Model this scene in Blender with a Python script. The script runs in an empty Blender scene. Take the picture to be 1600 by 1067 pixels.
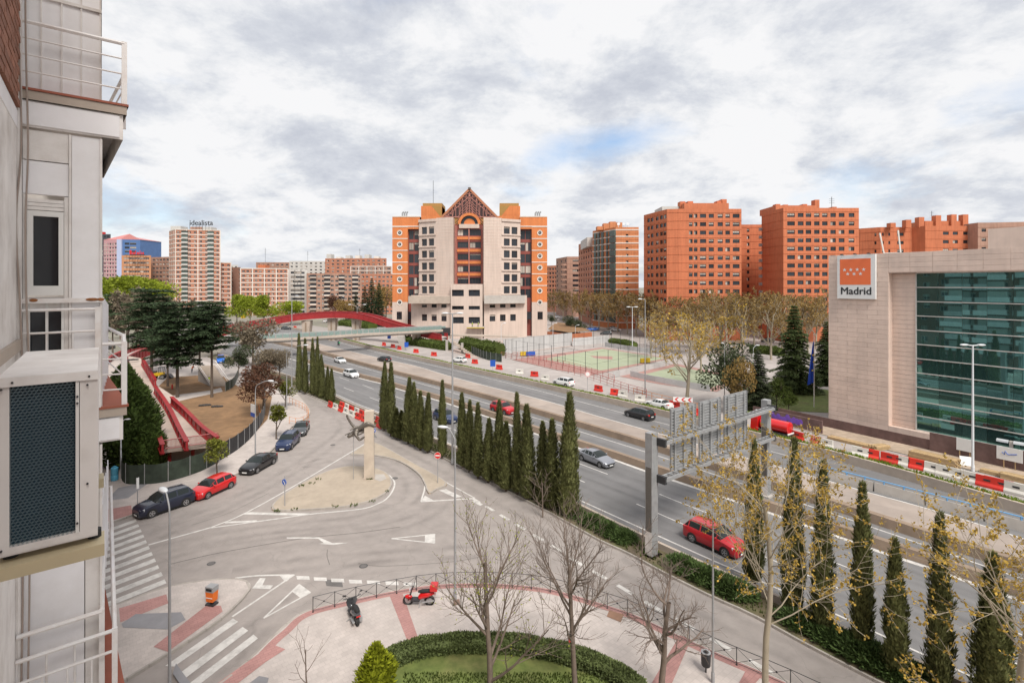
import bpy, bmesh, math, random
from mathutils import Vector, Matrix, noise as mnoise
rnd = random.Random(7)
R = math.radians
scn = bpy.context.scene
COL = scn.collection
# ---------------------------------------------------------------- camera, sky, sun, exposure
F, HZ, H = 800.0, 445.0, 20.0
cam_d = bpy.data.cameras.new("camera"); cam_d.lens = 18.0; cam_d.sensor_width = 36.0
cam_d.shift_y = -(533.5 - HZ) / 1600.0; cam_d.clip_start = 0.05; cam_d.clip_end = 6000
cam = bpy.data.objects.new("camera", cam_d); COL.objects.link(cam)
cam.location = (0, 0, H); cam.rotation_euler = (R(90), 0, 0); scn.camera = cam

SUN_EL, SUN_AZ = 52.0, 156.0      # azimuth clockwise from +Y: behind the camera, to the right
world = bpy.data.worlds.new("World"); scn.world = world; world.use_nodes = True
def build_sky():
    nt = world.node_tree; N = nt.nodes; L = nt.links; N.clear()
    out = N.new("ShaderNodeOutputWorld"); bg = N.new("ShaderNodeBackground"); bg.inputs["Strength"].default_value = 0.1
    sky = N.new("ShaderNodeTexSky"); sky.sky_type = 'NISHITA'; sky.sun_disc = False
    sky.sun_elevation = R(SUN_EL); sky.sun_rotation = R(SUN_AZ)
    tc = N.new("ShaderNodeTexCoord"); sp = N.new("ShaderNodeSeparateXYZ"); L.new(tc.outputs["Generated"], sp.inputs[0])
    def m(op, a, b=None, clamp=False):
        n = N.new("ShaderNodeMath"); n.operation = op; n.use_clamp = clamp
        for i, v in enumerate((a, b)):
            if v is None: continue
            if isinstance(v, (int, float)): n.inputs[i].default_value = v
            else: L.new(v, n.inputs[i])
        return n.outputs[0]
    zz = m('ADD', m('MAXIMUM', sp.outputs[2], 0.0), 0.30)
    u = m('DIVIDE', sp.outputs[0], zz); v = m('DIVIDE', sp.outputs[1], zz)
    cb = N.new("ShaderNodeCombineXYZ"); L.new(u, cb.inputs[0]); L.new(v, cb.inputs[1])
    def nz(scale, detail, rough, off, dist=0.0):
        mp = N.new("ShaderNodeMapping"); mp.inputs["Location"].default_value = off; L.new(cb.outputs[0], mp.inputs[0])
        n = N.new("ShaderNodeTexNoise"); n.inputs["Scale"].default_value = scale; n.inputs["Detail"].default_value = detail
        n.inputs["Roughness"].default_value = rough; n.inputs["Distortion"].default_value = dist
        L.new(mp.outputs[0], n.inputs["Vector"]); return n.outputs["Fac"]
    cover = nz(1.1, 10, 0.60, (3.7, 1.3, 0), 0.1)
    shade = nz(1.9, 12, 0.66, (1.1, 7.4, 0), 0.12)
    def ramp(fac, pts):
        r = N.new("ShaderNodeValToRGB"); L.new(fac, r.inputs[0]); e = r.color_ramp.elements
        while len(e) < len(pts): e.new(0.5)
        for k, (p, c) in enumerate(pts): e[k].position = p; e[k].color = c if len(c) == 4 else (*c, 1)
        return r.outputs[0]
    # the one thin place in the cloud deck that shows blue
    def gap(dx, dz, s, t):
        a = m('MULTIPLY', m('SUBTRACT', m('DIVIDE', sp.outputs[0], sp.outputs[1]), dx), s)
        b = m('MULTIPLY', m('SUBTRACT', m('DIVIDE', sp.outputs[2], sp.outputs[1]), dz), t)
        a2 = m('SUBTRACT', a, m('MULTIPLY', b, 0.75))
        d = m('SQRT', m('ADD', m('MULTIPLY', a2, a2), m('MULTIPLY', b, b)))
        g = m('SUBTRACT', 1.0, d, True)
        return m('MULTIPLY', g, m('GREATER_THAN', sp.outputs[1], 0.0))
    g = m('MULTIPLY', gap(0.215, 0.285, 5.0, 11.0), 0.26)
    fac = m('SUBTRACT', cover, g)
    cl = ramp(fac, [(0.20, (0.12, 0.12, 0.12)), (0.42, (1, 1, 1))])
    ccol = ramp(shade, [(0.36, (1.86, 1.95, 2.18)), (0.44, (2.22, 2.30, 2.48)), (0.49, (2.62, 2.67, 2.77)), (0.55, (2.98, 2.98, 3.02))])
    hs = N.new("ShaderNodeMix"); hs.data_type = 'RGBA'
    blue = N.new("ShaderNodeMix"); blue.data_type = 'RGBA'; blue.blend_type = 'MIX'
    L.new(cl, hs.inputs[0]); sk = N.new('ShaderNodeVectorMath'); sk.operation = 'SCALE'; sk.inputs['Scale'].default_value = 0.60; L.new(sky.outputs[0], sk.inputs[0]); L.new(sk.outputs[0], hs.inputs[6]); L.new(ccol, hs.inputs[7])
    L.new(hs.outputs[2], bg.inputs["Color"]); L.new(bg.outputs[0], out.inputs[0])
build_sky()
sun_d = bpy.data.lights.new("sun", 'SUN'); sun_d.energy = 1.4; sun_d.angle = R(22); sun_d.color = (1.0, 0.95, 0.88)
sun = bpy.data.objects.new("sun", sun_d); COL.objects.link(sun)
_a, _e = R(SUN_AZ), R(SUN_EL)
_dir = Vector((math.sin(_a) * math.cos(_e), math.cos(_a) * math.cos(_e), math.sin(_e)))
sun.rotation_euler = _dir.to_track_quat('Z', 'Y').to_euler()
vs = scn.view_settings; vs.view_transform = 'Standard'; vs.look = 'None'; vs.gamma = 1.0; vs.use_curve_mapping = False
vs.exposure = 1.65
scn.cycles.max_bounces = 6; scn.cycles.diffuse_bounces = 3; scn.cycles.glossy_bounces = 3
scn.cycles.transmission_bounces = 3; scn.cycles.transparent_max_bounces = 12
scn.cycles.use_denoising = True

# ---------------------------------------------------------------- helpers
def G(px, py, z=0.0):
    """the point of the level z that the photograph shows at a pixel"""
    Y = F * (H - z) / (py - HZ); return Vector(((px - 800) / F * Y, Y, z))
def V(px, py, Y):
    return Vector(((px - 800) / F * Y, Y, H - (py - HZ) / F * Y))

class MB:
    def __init__(s): s.v = []; s.f = []; s.m = []; s.cur = 0; s.sm = []
    def face(s, pts, mi=None):
        b = len(s.v); s.v.extend([tuple(p) for p in pts]); s.f.append(tuple(range(b, b + len(pts)))); s.m.append(s.cur if mi is None else mi)
    def grid(s, rows, closed=False, mi=None):
        b = len(s.v); n = len(rows[0])
        for r in rows: s.v.extend([tuple(p) for p in r])
        for i in range(len(rows) - 1):
            for j in range(n if closed else n - 1):
                k = (j + 1) % n
                s.f.append((b + i * n + j, b + i * n + k, b + (i + 1) * n + k, b + (i + 1) * n + j)); s.m.append(s.cur if mi is None else mi)
    def hexa(s, p, mi=None):
        b = len(s.v); s.v.extend([tuple(q) for q in p])
        for f in ((0, 3, 2, 1), (4, 5, 6, 7), (0, 1, 5, 4), (1, 2, 6, 5), (2, 3, 7, 6), (3, 0, 4, 7)):
            s.f.append(tuple(b + i for i in f)); s.m.append(s.cur if mi is None else mi)
    def box(s, c, d, rz=0.0, mi=None):
        cx, cy, cz = c; x, y, z = d[0] / 2, d[1] / 2, d[2] / 2; ca, sa = math.cos(rz), math.sin(rz)
        P = []
        for dz in (-z, z):
            for dx, dy in ((-x, -y), (x, -y), (x, y), (-x, y)):
                P.append((cx + dx * ca - dy * sa, cy + dx * sa + dy * ca, cz + dz))
        s.hexa(P, mi)
    def bx(s, x0, x1, y0, y1, z0, z1, mi=None):
        s.box(((x0 + x1) / 2, (y0 + y1) / 2, (z0 + z1) / 2), (x1 - x0, y1 - y0, z1 - z0), 0, mi)
    def prism(s, poly, z0, z1, mi=None, top_mi=None, cap=True):
        n = len(poly); b = len(s.v)
        a = sum(poly[i][0] * poly[(i + 1) % n][1] - poly[(i + 1) % n][0] * poly[i][1] for i in range(n))
        if a < 0: poly = poly[::-1]
        s.v.extend([(p[0], p[1], z0) for p in poly]); s.v.extend([(p[0], p[1], z1) for p in poly])
        mm = s.cur if mi is None else mi
        for i in range(n):
            j = (i + 1) % n; s.f.append((b + i, b + j, b + n + j, b + n + i)); s.m.append(mm)
        if cap:
            s.f.append(tuple(b + n + i for i in range(n))); s.m.append(mm if top_mi is None else top_mi)
    def bar(s, p, q, w, h=None, up=(0, 0, 1), mi=None):
        p, q = Vector(p), Vector(q); d = q - p
        if d.length < 1e-6: return
        d.normalize(); u = Vector(up)
        if abs(d.dot(u)) > 0.98: u = Vector((1, 0, 0)) if abs(d.x) < 0.9 else Vector((0, 1, 0))
        a = d.cross(u).normalized() * (w / 2); b = a.normalized().cross(d).normalized() * ((h or w) / 2)
        s.hexa([p - a - b, p + a - b, q + a - b, q - a - b, p - a + b, p + a + b, q + a + b, q - a + b], mi)
    def tube(s, pts, rad, n=6, caps=True, mi=None):
        pts = [Vector(p) for p in pts]; m = len(pts)
        if not isinstance(rad, (list, tuple)): rad = [rad] * m
        b = len(s.v); prev = None; mm = s.cur if mi is None else mi
        for i, p in enumerate(pts):
            d = (pts[min(i + 1, m - 1)] - pts[max(i - 1, 0)])
            d = d.normalized() if d.length > 1e-9 else Vector((0, 0, 1))
            if prev is None:
                u = Vector((0, 0, 1)) if abs(d.z) < 0.9 else Vector((1, 0, 0)); a = d.cross(u).normalized()
            else:
                a = (prev - d * prev.dot(d)); a = a.normalized() if a.length > 1e-6 else d.orthogonal().normalized()
            prev = a; c = d.cross(a)
            for k in range(n):
                t = 2 * math.pi * k / n; s.v.append(tuple(p + (a * math.cos(t) + c * math.sin(t)) * rad[i]))
        for i in range(m - 1):
            for k in range(n):
                l = (k + 1) % n; s.f.append((b + i * n + k, b + i * n + l, b + (i + 1) * n + l, b + (i + 1) * n + k)); s.m.append(mm)
        if caps:
            s.f.append(tuple(b + k for k in range(n))[::-1]); s.m.append(mm)
            s.f.append(tuple(b + (m - 1) * n + k for k in range(n))); s.m.append(mm)
    def disc(s, c, nrm, r, n=16, mi=None, r0=0.0, off=0.0):
        c = Vector(c); nrm = Vector(nrm).normalized(); a = nrm.orthogonal().normalized()
        if abs(nrm.z) < 0.9: a = nrm.cross(Vector((0, 0, 1))).normalized()
        b = nrm.cross(a)
        o = [c + (a * math.cos(2 * math.pi * k / n + off) + b * math.sin(2 * math.pi * k / n + off)) * r for k in range(n)]
        if r0 <= 0: s.face(o, mi)
        else:
            i = [c + (a * math.cos(2 * math.pi * k / n + off) + b * math.sin(2 * math.pi * k / n + off)) * r0 for k in range(n)]
            for k in range(n):
                l = (k + 1) % n; s.face([o[k], o[l], i[l], i[k]], mi)
    def cyl(s, c0, c1, r, n=14, mi=None): s.tube([c0, c1], r, n, True, mi)
    def ell(s, c, r, nu=12, nv=7, mi=None, rot=None):
        rows = []
        for i in range(nv + 1):
            t = math.pi * i / nv; row = []
            for k in range(nu):
                p = 2 * math.pi * k / nu
                q = Vector((r[0] * math.sin(t) * math.cos(p), r[1] * math.sin(t) * math.sin(p), -r[2] * math.cos(t)))
                if rot is not None: q = rot @ q
                row.append(Vector(c) + q)
            rows.append(row)
        s.grid(rows, True, mi)
    def mesh(s, name, mats, smooth=None):
        me = bpy.data.meshes.new(name); me.from_pydata(s.v, [], s.f)
        if not isinstance(mats, (list, tuple)): mats = [mats]
        for x in mats: me.materials.append(x)
        if len(mats) > 1: me.polygons.foreach_set("material_index", s.m)
        if smooth:
            bm = bmesh.new(); bm.from_mesh(me); bmesh.ops.remove_doubles(bm, verts=bm.verts, dist=1e-4); bm.to_mesh(me); bm.free()
            me.polygons.foreach_set("use_smooth", [True] * len(me.polygons))
            me.set_sharp_from_angle(angle=R(smooth))
        me.update(); return me
    def build(s, name, mats, parent=None, smooth=None, kind=None):
        return link(name, s.mesh(name, mats, smooth), parent, kind)
def link(name, data, parent=None, kind=None, loc=None, rz=None, scale=None):
    o = bpy.data.objects.new(name, data); COL.objects.link(o)
    if parent is not None: o.parent = parent
    if kind: o["kind"] = kind
    if loc is not None: o.location = loc
    if rz is not None: o.rotation_euler = (0, 0, rz)
    if scale is not None: o.scale = scale
    return o
def tag(o, label, cat, group=None, kind=None):
    o["label"] = label; o["category"] = cat
    if group: o["group"] = group
    if kind: o["kind"] = kind
    return o
def thing(name, label, cat, loc=(0, 0, 0), rz=0.0, group=None):
    o = bpy.data.objects.new(name, None); COL.objects.link(o); o.location = loc; o.rotation_euler = (0, 0, rz); o.empty_display_size = 0.3
    return tag(o, label, cat, group)
def dup(root, loc, rz=0.0, label=None, group=None, scale=None):
    def cp(o, par):
        c = o.copy(); COL.objects.link(c)
        if par is not None: c.parent = par
        for ch in CH.get(o.name, ()): cp(ch, c)
        return c
    CH = {}
    stack = [root]
    for o in COL.objects:
        if o.parent is not None: CH.setdefault(o.parent.name, []).append(o)
    r = cp(root, None); r.location = loc; r.rotation_euler = (0, 0, rz)
    if label: r["label"] = label
    if group: r["group"] = group
    if scale is not None: r.scale = scale if isinstance(scale, (tuple, list)) else (scale,) * 3
    return r
ORD = "first second third fourth fifth sixth seventh eighth ninth tenth eleventh twelfth thirteenth fourteenth fifteenth sixteenth seventeenth eighteenth nineteenth twentieth".split()
def ordw(i): return ORD[i] if i < len(ORD) else "twenty-" + ORD[i - 20]

# ---------------------------------------------------------------- materials
MATS = {}
def mat(name, col, rough=0.8, var=0.15, scale=1.5, metal=0.0, bump=0.0, bscale=30.0, var2=0.0, scale2=0.15, stain=None, stain_amt=0.0, stain_scale=0.4,
        island=0.0, objrand=0.0, coat=0.0, emit=None, trans=0.0, streak=0.0, crack=0.0, lane=0.0, coord="pos", stretch=None, spec=0.5):
    if name in MATS: return MATS[name]
    m = bpy.data.materials.new(name); m.use_nodes = True; MATS[name] = m
    nt = m.node_tree; N = nt.nodes; L = nt.links; b = N["Principled BSDF"]
    b.inputs["Roughness"].default_value = rough; b.inputs["Metallic"].default_value = metal
    b.inputs["Specular IOR Level"].default_value = spec
    if coat: b.inputs["Coat Weight"].default_value = coat; b.inputs["Coat Roughness"].default_value = 0.05
    if coord == "pos":
        gm = N.new("ShaderNodeNewGeometry"); vec = gm.outputs["Position"]
    else:
        gm = N.new("ShaderNodeTexCoord"); vec = gm.outputs["Object"]
    if stretch:
        mp = N.new("ShaderNodeMapping"); mp.inputs["Scale"].default_value = stretch; L.new(vec, mp.inputs[0]); vec = mp.outputs[0]
    def noise(sc, det=6, ro=0.6):
        n = N.new("ShaderNodeTexNoise"); n.inputs["Scale"].default_value = sc; n.inputs["Detail"].default_value = det; n.inputs["Roughness"].default_value = ro
        L.new(vec, n.inputs["Vector"]); return n.outputs["Fac"]
    def mr(fac, lo, hi, a=0.3, c=0.7):
        n = N.new("ShaderNodeMapRange"); n.inputs[1].default_value = a; n.inputs[2].default_value = c; n.inputs[3].default_value = lo; n.inputs[4].default_value = hi
        L.new(fac, n.inputs[0]); return n.outputs[0]
    val = None
    def mul(x):
        nonlocal val
        if val is None: val = x
        else:
            n = N.new("ShaderNodeMath"); n.operation = 'MULTIPLY'; L.new(val, n.inputs[0]); L.new(x, n.inputs[1]); val = n.outputs[0]
    if var: mul(mr(noise(scale), 1 - var, 1 + var))
    if var2: mul(mr(noise(scale2, 4), 1 - var2, 1 + var2))
    if island:
        g2 = N.new("ShaderNodeNewGeometry"); mul(mr(g2.outputs["Random Per Island"], 1 - island, 1 + island, 0, 1))
    if streak:
        ms_ = N.new("ShaderNodeMapping"); ms_.inputs["Scale"].default_value = (1.6, 1.6, .10); L.new(vec, ms_.inputs[0]); ns_ = N.new("ShaderNodeTexNoise"); ns_.inputs["Scale"].default_value = 1.0; ns_.inputs["Detail"].default_value = 6
        L.new(ms_.outputs[0], ns_.inputs["Vector"]); mul(mr(ns_.outputs["Fac"], 1 - streak, 1 + streak * .4, .35, .6))
    if lane:
        ml_ = N.new("ShaderNodeMapping"); ml_.vector_type = 'TEXTURE'; ml_.inputs["Rotation"].default_value = (0, 0, math.radians(131)); ml_.inputs["Scale"].default_value = (60, 1.1, 1); L.new(vec, ml_.inputs[0]); nl_ = N.new("ShaderNodeTexNoise"); nl_.inputs["Scale"].default_value = 1.0; nl_.inputs["Detail"].default_value = 4
        L.new(ml_.outputs[0], nl_.inputs["Vector"]); mul(mr(nl_.outputs["Fac"], 1 - lane, 1 + lane))
    if crack:
        nd_ = N.new("ShaderNodeTexNoise"); nd_.inputs["Scale"].default_value = 1.2; nd_.inputs["Detail"].default_value = 5; L.new(vec, nd_.inputs["Vector"])
        va_ = N.new("ShaderNodeVectorMath"); va_.operation = 'MULTIPLY_ADD'; va_.inputs[1].default_value = (1.1, 1.1, 0); L.new(nd_.outputs["Color"], va_.inputs[0]); L.new(vec, va_.inputs[2])
        vo_ = N.new("ShaderNodeTexVoronoi"); vo_.feature = 'DISTANCE_TO_EDGE'; vo_.inputs["Scale"].default_value = .22; L.new(va_.outputs[0], vo_.inputs["Vector"])
        mul(mr(vo_.outputs["Distance"], 1 - crack, 1.0, .001, .007))
    if objrand:
        oi = N.new("ShaderNodeObjectInfo"); mul(mr(oi.outputs["Random"], 1 - objrand, 1 + objrand, 0, 1))
    base = N.new("ShaderNodeRGB"); base.outputs[0].default_value = (*col, 1); cur = base.outputs[0]
    if stain is not None:
        mx = N.new("ShaderNodeMix"); mx.data_type = 'RGBA'; L.new(mr(noise(stain_scale, 8, 0.65), 0, stain_amt, 0.45, 0.7), mx.inputs[0]); L.new(cur, mx.inputs[6]); mx.inputs[7].default_value = (*stain, 1); cur = mx.outputs[2]
    if val is not None:
        vm = N.new("ShaderNodeVectorMath"); vm.operation = 'SCALE'; L.new(cur, vm.inputs[0]); L.new(val, vm.inputs["Scale"]); cur = vm.outputs[0]
    L.new(cur, b.inputs["Base Color"])
    if bump:
        bp = N.new("ShaderNodeBump"); bp.inputs["Strength"].default_value = bump; bp.inputs["Distance"].default_value = 0.05
        L.new(noise(bscale, 4), bp.inputs["Height"]); L.new(bp.outputs[0], b.inputs["Normal"])
    if emit is not None: b.inputs["Emission Color"].default_value = (*emit, 1); b.inputs["Emission Strength"].default_value = 1.0
    if trans:
        tr = N.new("ShaderNodeBsdfTranslucent"); L.new(cur, tr.inputs[0]); ms = N.new("ShaderNodeMixShader"); ms.inputs[0].default_value = trans
        L.new(b.outputs[0], ms.inputs[1]); L.new(tr.outputs[0], ms.inputs[2]); L.new(ms.outputs[0], N["Material Output"].inputs[0])
    return m
ASPH = mat("asphalt_street", (0.310, 0.275, 0.254), 0.92, 0.10, 0.9, var2=0.10, scale2=0.11, stain=(0.235, 0.21, 0.196), stain_amt=0.5, stain_scale=0.22, bump=0.15, bscale=40, crack=0.13)
ASPH_H = mat("asphalt_highway", (0.165, 0.160, 0.160), 0.9, 0.08, 0.6, var2=0.12, scale2=0.07, stain=(0.19, 0.185, 0.18), stain_amt=0.5, stain_scale=0.12, bump=0.12, bscale=40, lane=.13)
CONC_LANE = mat("concrete_lane", (0.34, 0.282, 0.243), 0.9, 0.10, 0.5, var2=0.12, scale2=0.09, stain=(0.22, 0.19, 0.17), stain_amt=0.5, stain_scale=0.2)
BROWN_BAR = mat("brown_concrete", (0.25, 0.185, 0.135), 0.9, 0.12, 0.8, var2=0.12, scale2=0.2)
CONC = mat("concrete", (0.40, 0.37, 0.34), 0.88, 0.10, 1.2, var2=0.12, scale2=0.25, stain=(0.27, 0.24, 0.21), stain_amt=0.5, stain_scale=0.5)
CONC_BEIGE = mat("concrete_beige", (0.43, 0.36, 0.30), 0.88, 0.10, 1.2, var2=0.12, scale2=0.25, stain=(0.30, 0.25, 0.21), stain_amt=0.5, stain_scale=0.5)
PAVE = mat("paving", (0.50, 0.443, 0.41), 0.85, 0.10, 0.8, var2=0.10, scale2=0.15, stain=(0.385, 0.34, 0.315), stain_amt=0.5, stain_scale=0.35)
PAVE_FAR = mat("paving_far", (0.37, 0.333, 0.312), 0.88, 0.12, 0.3, var2=0.12, scale2=0.05)
TILE_RED = mat("paving_red", (0.42, 0.225, 0.205), 0.85, 0.12, 1.0, objrand=0.08)
TILE_GREY = mat("paving_grey", (0.24, 0.235, 0.245), 0.85, 0.12, 1.0, objrand=0.08)
TILE = mat("paving_tile", (0.425, 0.38, 0.355), 0.85, 0.08, 0.8, objrand=0.07)
KERB = mat("kerb_stone", (0.37, 0.335, 0.30), 0.85, 0.12, 2.0, objrand=0.06, stain=(0.22, 0.2, 0.18), stain_amt=0.4)
PAINT = mat("road_paint", (0.58, 0.555, 0.525), 0.7, 0.10, 3.0, stain=(0.34, 0.32, 0.30), stain_amt=0.75, stain_scale=1.6)
SAND = mat("gravel_fill", (0.39, 0.325, 0.255), 0.95, 0.07, 2.5, var2=0.1, scale2=0.4, bump=0.5, bscale=18)
SOIL = mat("soil", (0.215, 0.125, 0.062), 0.95, 0.22, 0.8, var2=0.22, scale2=0.18, bump=0.6, bscale=6)
SOIL_D = mat("soil_planted", (0.12, 0.095, 0.055), 0.95, 0.3, 1.5, var2=0.2, scale2=0.4, stain=(0.07, 0.10, 0.025), stain_amt=0.8, stain_scale=0.6, bump=0.5, bscale=10)
GRASS = mat("grass", (0.12, 0.155, 0.035), 0.9, 0.3, 2.0, var2=0.2, scale2=0.4, stain=(0.14, 0.11, 0.05), stain_amt=0.6, stain_scale=0.5)
LAND = mat("land", (0.23, 0.21, 0.175), 0.95, 0.2, 0.06, var2=0.2, scale2=0.02, stain=(0.09, 0.11, 0.04), stain_amt=0.7, stain_scale=0.03)
WHITEP = mat("white_wall_paint", (0.82, 0.80, 0.81), 0.55, 0.04, 1.2, streak=.05, stain=(0.52, 0.48, 0.45), stain_amt=0.35, stain_scale=1.4)
WHITED = mat("white_dirty_paint", (0.76, 0.72, 0.69), 0.6, 0.06, 2.0, streak=.12, stain=(0.40, 0.34, 0.29), stain_amt=0.55, stain_scale=2.2)
RAILW = mat("rail_white_paint", (0.78, 0.75, 0.73), 0.45, 0.05, 6.0, stain=(0.36, 0.20, 0.11), stain_amt=0.35, stain_scale=6)
BRICK = mat("brick_red", (0.265, 0.115, 0.072), 0.85, 0.2, 8.0, objrand=0.2)
BRICK_W = mat("brick_wall", (0.235, 0.125, 0.085), 0.85, 0.12, 1.5, var2=0.1, scale2=0.3)
MORTAR = mat("mortar", (0.38, 0.33, 0.29), 0.9, 0.1, 6.0)
STEEL = mat("galvanised_steel", (0.36, 0.365, 0.37), 0.5, 0.10, 2.5, metal=0.35, stain=(0.25, 0.25, 0.25), stain_amt=0.5, stain_scale=2)
STEEL_D = mat("dark_steel", (0.045, 0.045, 0.048), 0.5, 0.1, 3.0, metal=0.3)
POLE = mat("pole_grey_paint", (0.30, 0.30, 0.305), 0.5, 0.08, 2.0)
POLE_D = mat("pole_brown_paint", (0.12, 0.108, 0.095), 0.6, 0.1, 2.0)
LAMPM = mat("lamp_housing", (0.62, 0.64, 0.66), 0.35, 0.03, 3.0)
GLASS = mat("window_glass", (0.022, 0.026, 0.032), 0.06, 0.0, 1, objrand=0.5, spec=0.6)
GLASS_G = mat("green_glass", (0.13, 0.30, 0.29), 0.02, 0.0, 1, objrand=0.3, spec=0.5, metal=0.85)
BLIND = mat("window_blind", (0.42, 0.37, 0.32), 0.7, 0.05, 3, objrand=0.35)
FRAME_W = mat("frame_white", (0.72, 0.70, 0.67), 0.5, 0.05, 3)
FRAME_D = mat("frame_dark", (0.055, 0.035, 0.030), 0.5, 0.05, 3)
RED_G = mat("red_girder_paint", (0.29, 0.020, 0.022), 0.45, 0.10, 1.0, var2=0.08, scale2=0.3)
REDP = mat("red_plastic", (0.58, 0.030, 0.018), 0.45, 0.08, 1.5, coord="obj", objrand=0.12)
WHITEPL = mat("white_plastic", (0.66, 0.63, 0.58), 0.5, 0.06, 1.5, objrand=0.1, stain=(0.45, 0.40, 0.34), stain_amt=0.4, stain_scale=1.5)
BLACK = mat("black_rubber", (0.018, 0.018, 0.018), 0.7, 0.1, 4)
CHROME = mat("alloy", (0.45, 0.45, 0.46), 0.3, 0.03, 3, metal=0.7)
CARGLASS = mat("car_glass", (0.020, 0.026, 0.026), 0.10, 0.0, 1, spec=0.35)
LIGHTW = mat("headlight_glass", (0.55, 0.57, 0.60), 0.1, 0.02, 5)
LIGHTR = mat("tail_light_glass", (0.5, 0.015, 0.012), 0.15, 0.02, 5)
PLATE = mat("number_plate", (0.72, 0.72, 0.70), 0.5, 0.02, 5)
BLUEP = mat("sign_blue", (0.02, 0.09, 0.42), 0.4, 0.04, 3)
SIGNR = mat("sign_red", (0.62, 0.02, 0.015), 0.4, 0.04, 3)
SIGNW = mat("sign_white", (0.74, 0.74, 0.73), 0.4, 0.03, 3)
WOOD = mat("timber", (0.42, 0.29, 0.15), 0.8, 0.15, 3, objrand=0.2)
ORANGE = mat("orange_plastic", (0.75, 0.16, 0.01), 0.45, 0.05, 3)
BARK_P = mat("bark_plane", (0.34, 0.29, 0.215), 0.85, 0.22, 2.5, stain=(0.20, 0.17, 0.12), stain_amt=0.6, stain_scale=2.5)
BARK_D = mat("bark_dark", (0.115, 0.088, 0.068), 0.9, 0.2, 4)
BARK_B = mat("bark_bare", (0.165, 0.125, 0.10), 0.9, 0.2, 3)
def leafm(name, col, isl=0.45, tr=0.25, objr=0.12): return mat(name, col, 0.75, 0.25, 0.9, island=isl, trans=tr, objrand=objr, coord="obj", spec=0.2)
L_CYP = leafm("leaf_cypress", (0.150, 0.158, 0.060), 0.5, 0.2)
L_CEDAR = leafm("leaf_cedar", (0.055, 0.085, 0.040), 0.5, 0.12)
L_FIR = leafm("leaf_fir", (0.10, 0.135, 0.050), 0.45, 0.15)
L_PLANE = leafm("leaf_plane_bud", (0.43, 0.29, 0.06), 0.45, 0.35)
L_PLANEB = leafm("leaf_plane_distant", (0.27, 0.18, 0.062), 0.4, 0.3, 0.2)
L_LIME = leafm("leaf_lime", (0.25, 0.30, 0.03), 0.5, 0.35)
L_GREEN = leafm("leaf_green", (0.085, 0.115, 0.025), 0.45, 0.25)
L_OLIVE = leafm("leaf_olive", (0.06, 0.075, 0.038), 0.45, 0.2)
L_BRONZE = leafm("leaf_bronze", (0.12, 0.06, 0.038), 0.45, 0.25)
L_STREET = leafm("leaf_street_tree", (0.16, 0.17, 0.03), 0.5, 0.3)
L_HEDGE = leafm("leaf_laurel", (0.10, 0.125, 0.045), 0.55, 0.2)
L_CONI = leafm("leaf_conifer_bright", (0.062, 0.095, 0.022), 0.45, 0.2)
L_YEL = leafm("leaf_yellow_green", (0.27, 0.30, 0.02), 0.4, 0.3)
L_VERGE = leafm("leaf_verge_grass", (0.17, 0.23, 0.03), 0.35, 0.3)
L_JUN = leafm("leaf_juniper", (0.075, 0.115, 0.035), 0.5, 0.2)
L_GREY = leafm("leaf_grey_twigs", (0.20, 0.165, 0.115), 0.4, 0.3)
# ---------------------------------------------------------------- ground, roads, pavements
def brick_joints(m, sx, sy, rot, dark, mort=0.012, amt=1.0):
    """adds the joints of the laid pavers to a paving material"""
    nt = m.node_tree; N = nt.nodes; L = nt.links; b = N["Principled BSDF"]
    g = N.new("ShaderNodeNewGeometry"); mp = N.new("ShaderNodeMapping"); mp.inputs["Rotation"].default_value = (0, 0, rot); L.new(g.outputs["Position"], mp.inputs[0])
    br = N.new("ShaderNodeTexBrick"); br.inputs["Scale"].default_value = 1.0; br.inputs["Brick Width"].default_value = sx; br.inputs["Row Height"].default_value = sy
    br.inputs["Mortar Size"].default_value = mort; br.inputs["Color1"].default_value = (1, 1, 1, 1); br.inputs["Color2"].default_value = (0.90, 0.90, 0.90, 1); br.inputs["Mortar"].default_value = (dark,) * 3 + (1,)
    L.new(mp.outputs[0], br.inputs["Vector"])
    src = b.inputs["Base Color"].links[0].from_socket
    mx = N.new("ShaderNodeMix"); mx.data_type = 'RGBA'; mx.blend_type = 'MULTIPLY'; mx.inputs[0].default_value = amt
    L.new(src, mx.inputs[6]); L.new(br.outputs["Color"], mx.inputs[7]); L.new(mx.outputs[2], b.inputs["Base Color"])
BA = R(38.7)
brick_joints(PAVE, 0.30, 0.30, -BA, 0.82, 0.010)
brick_joints(TILE_RED, 0.40, 0.20, -BA, 0.75, 0.012)
brick_joints(PAVE_FAR, 1.2, 1.2, 0.3, 0.85, 0.02)
brick_joints(CONC_LANE, 6.0, 60.0, -0.9, 0.8, 0.05, 0.5)

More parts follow.
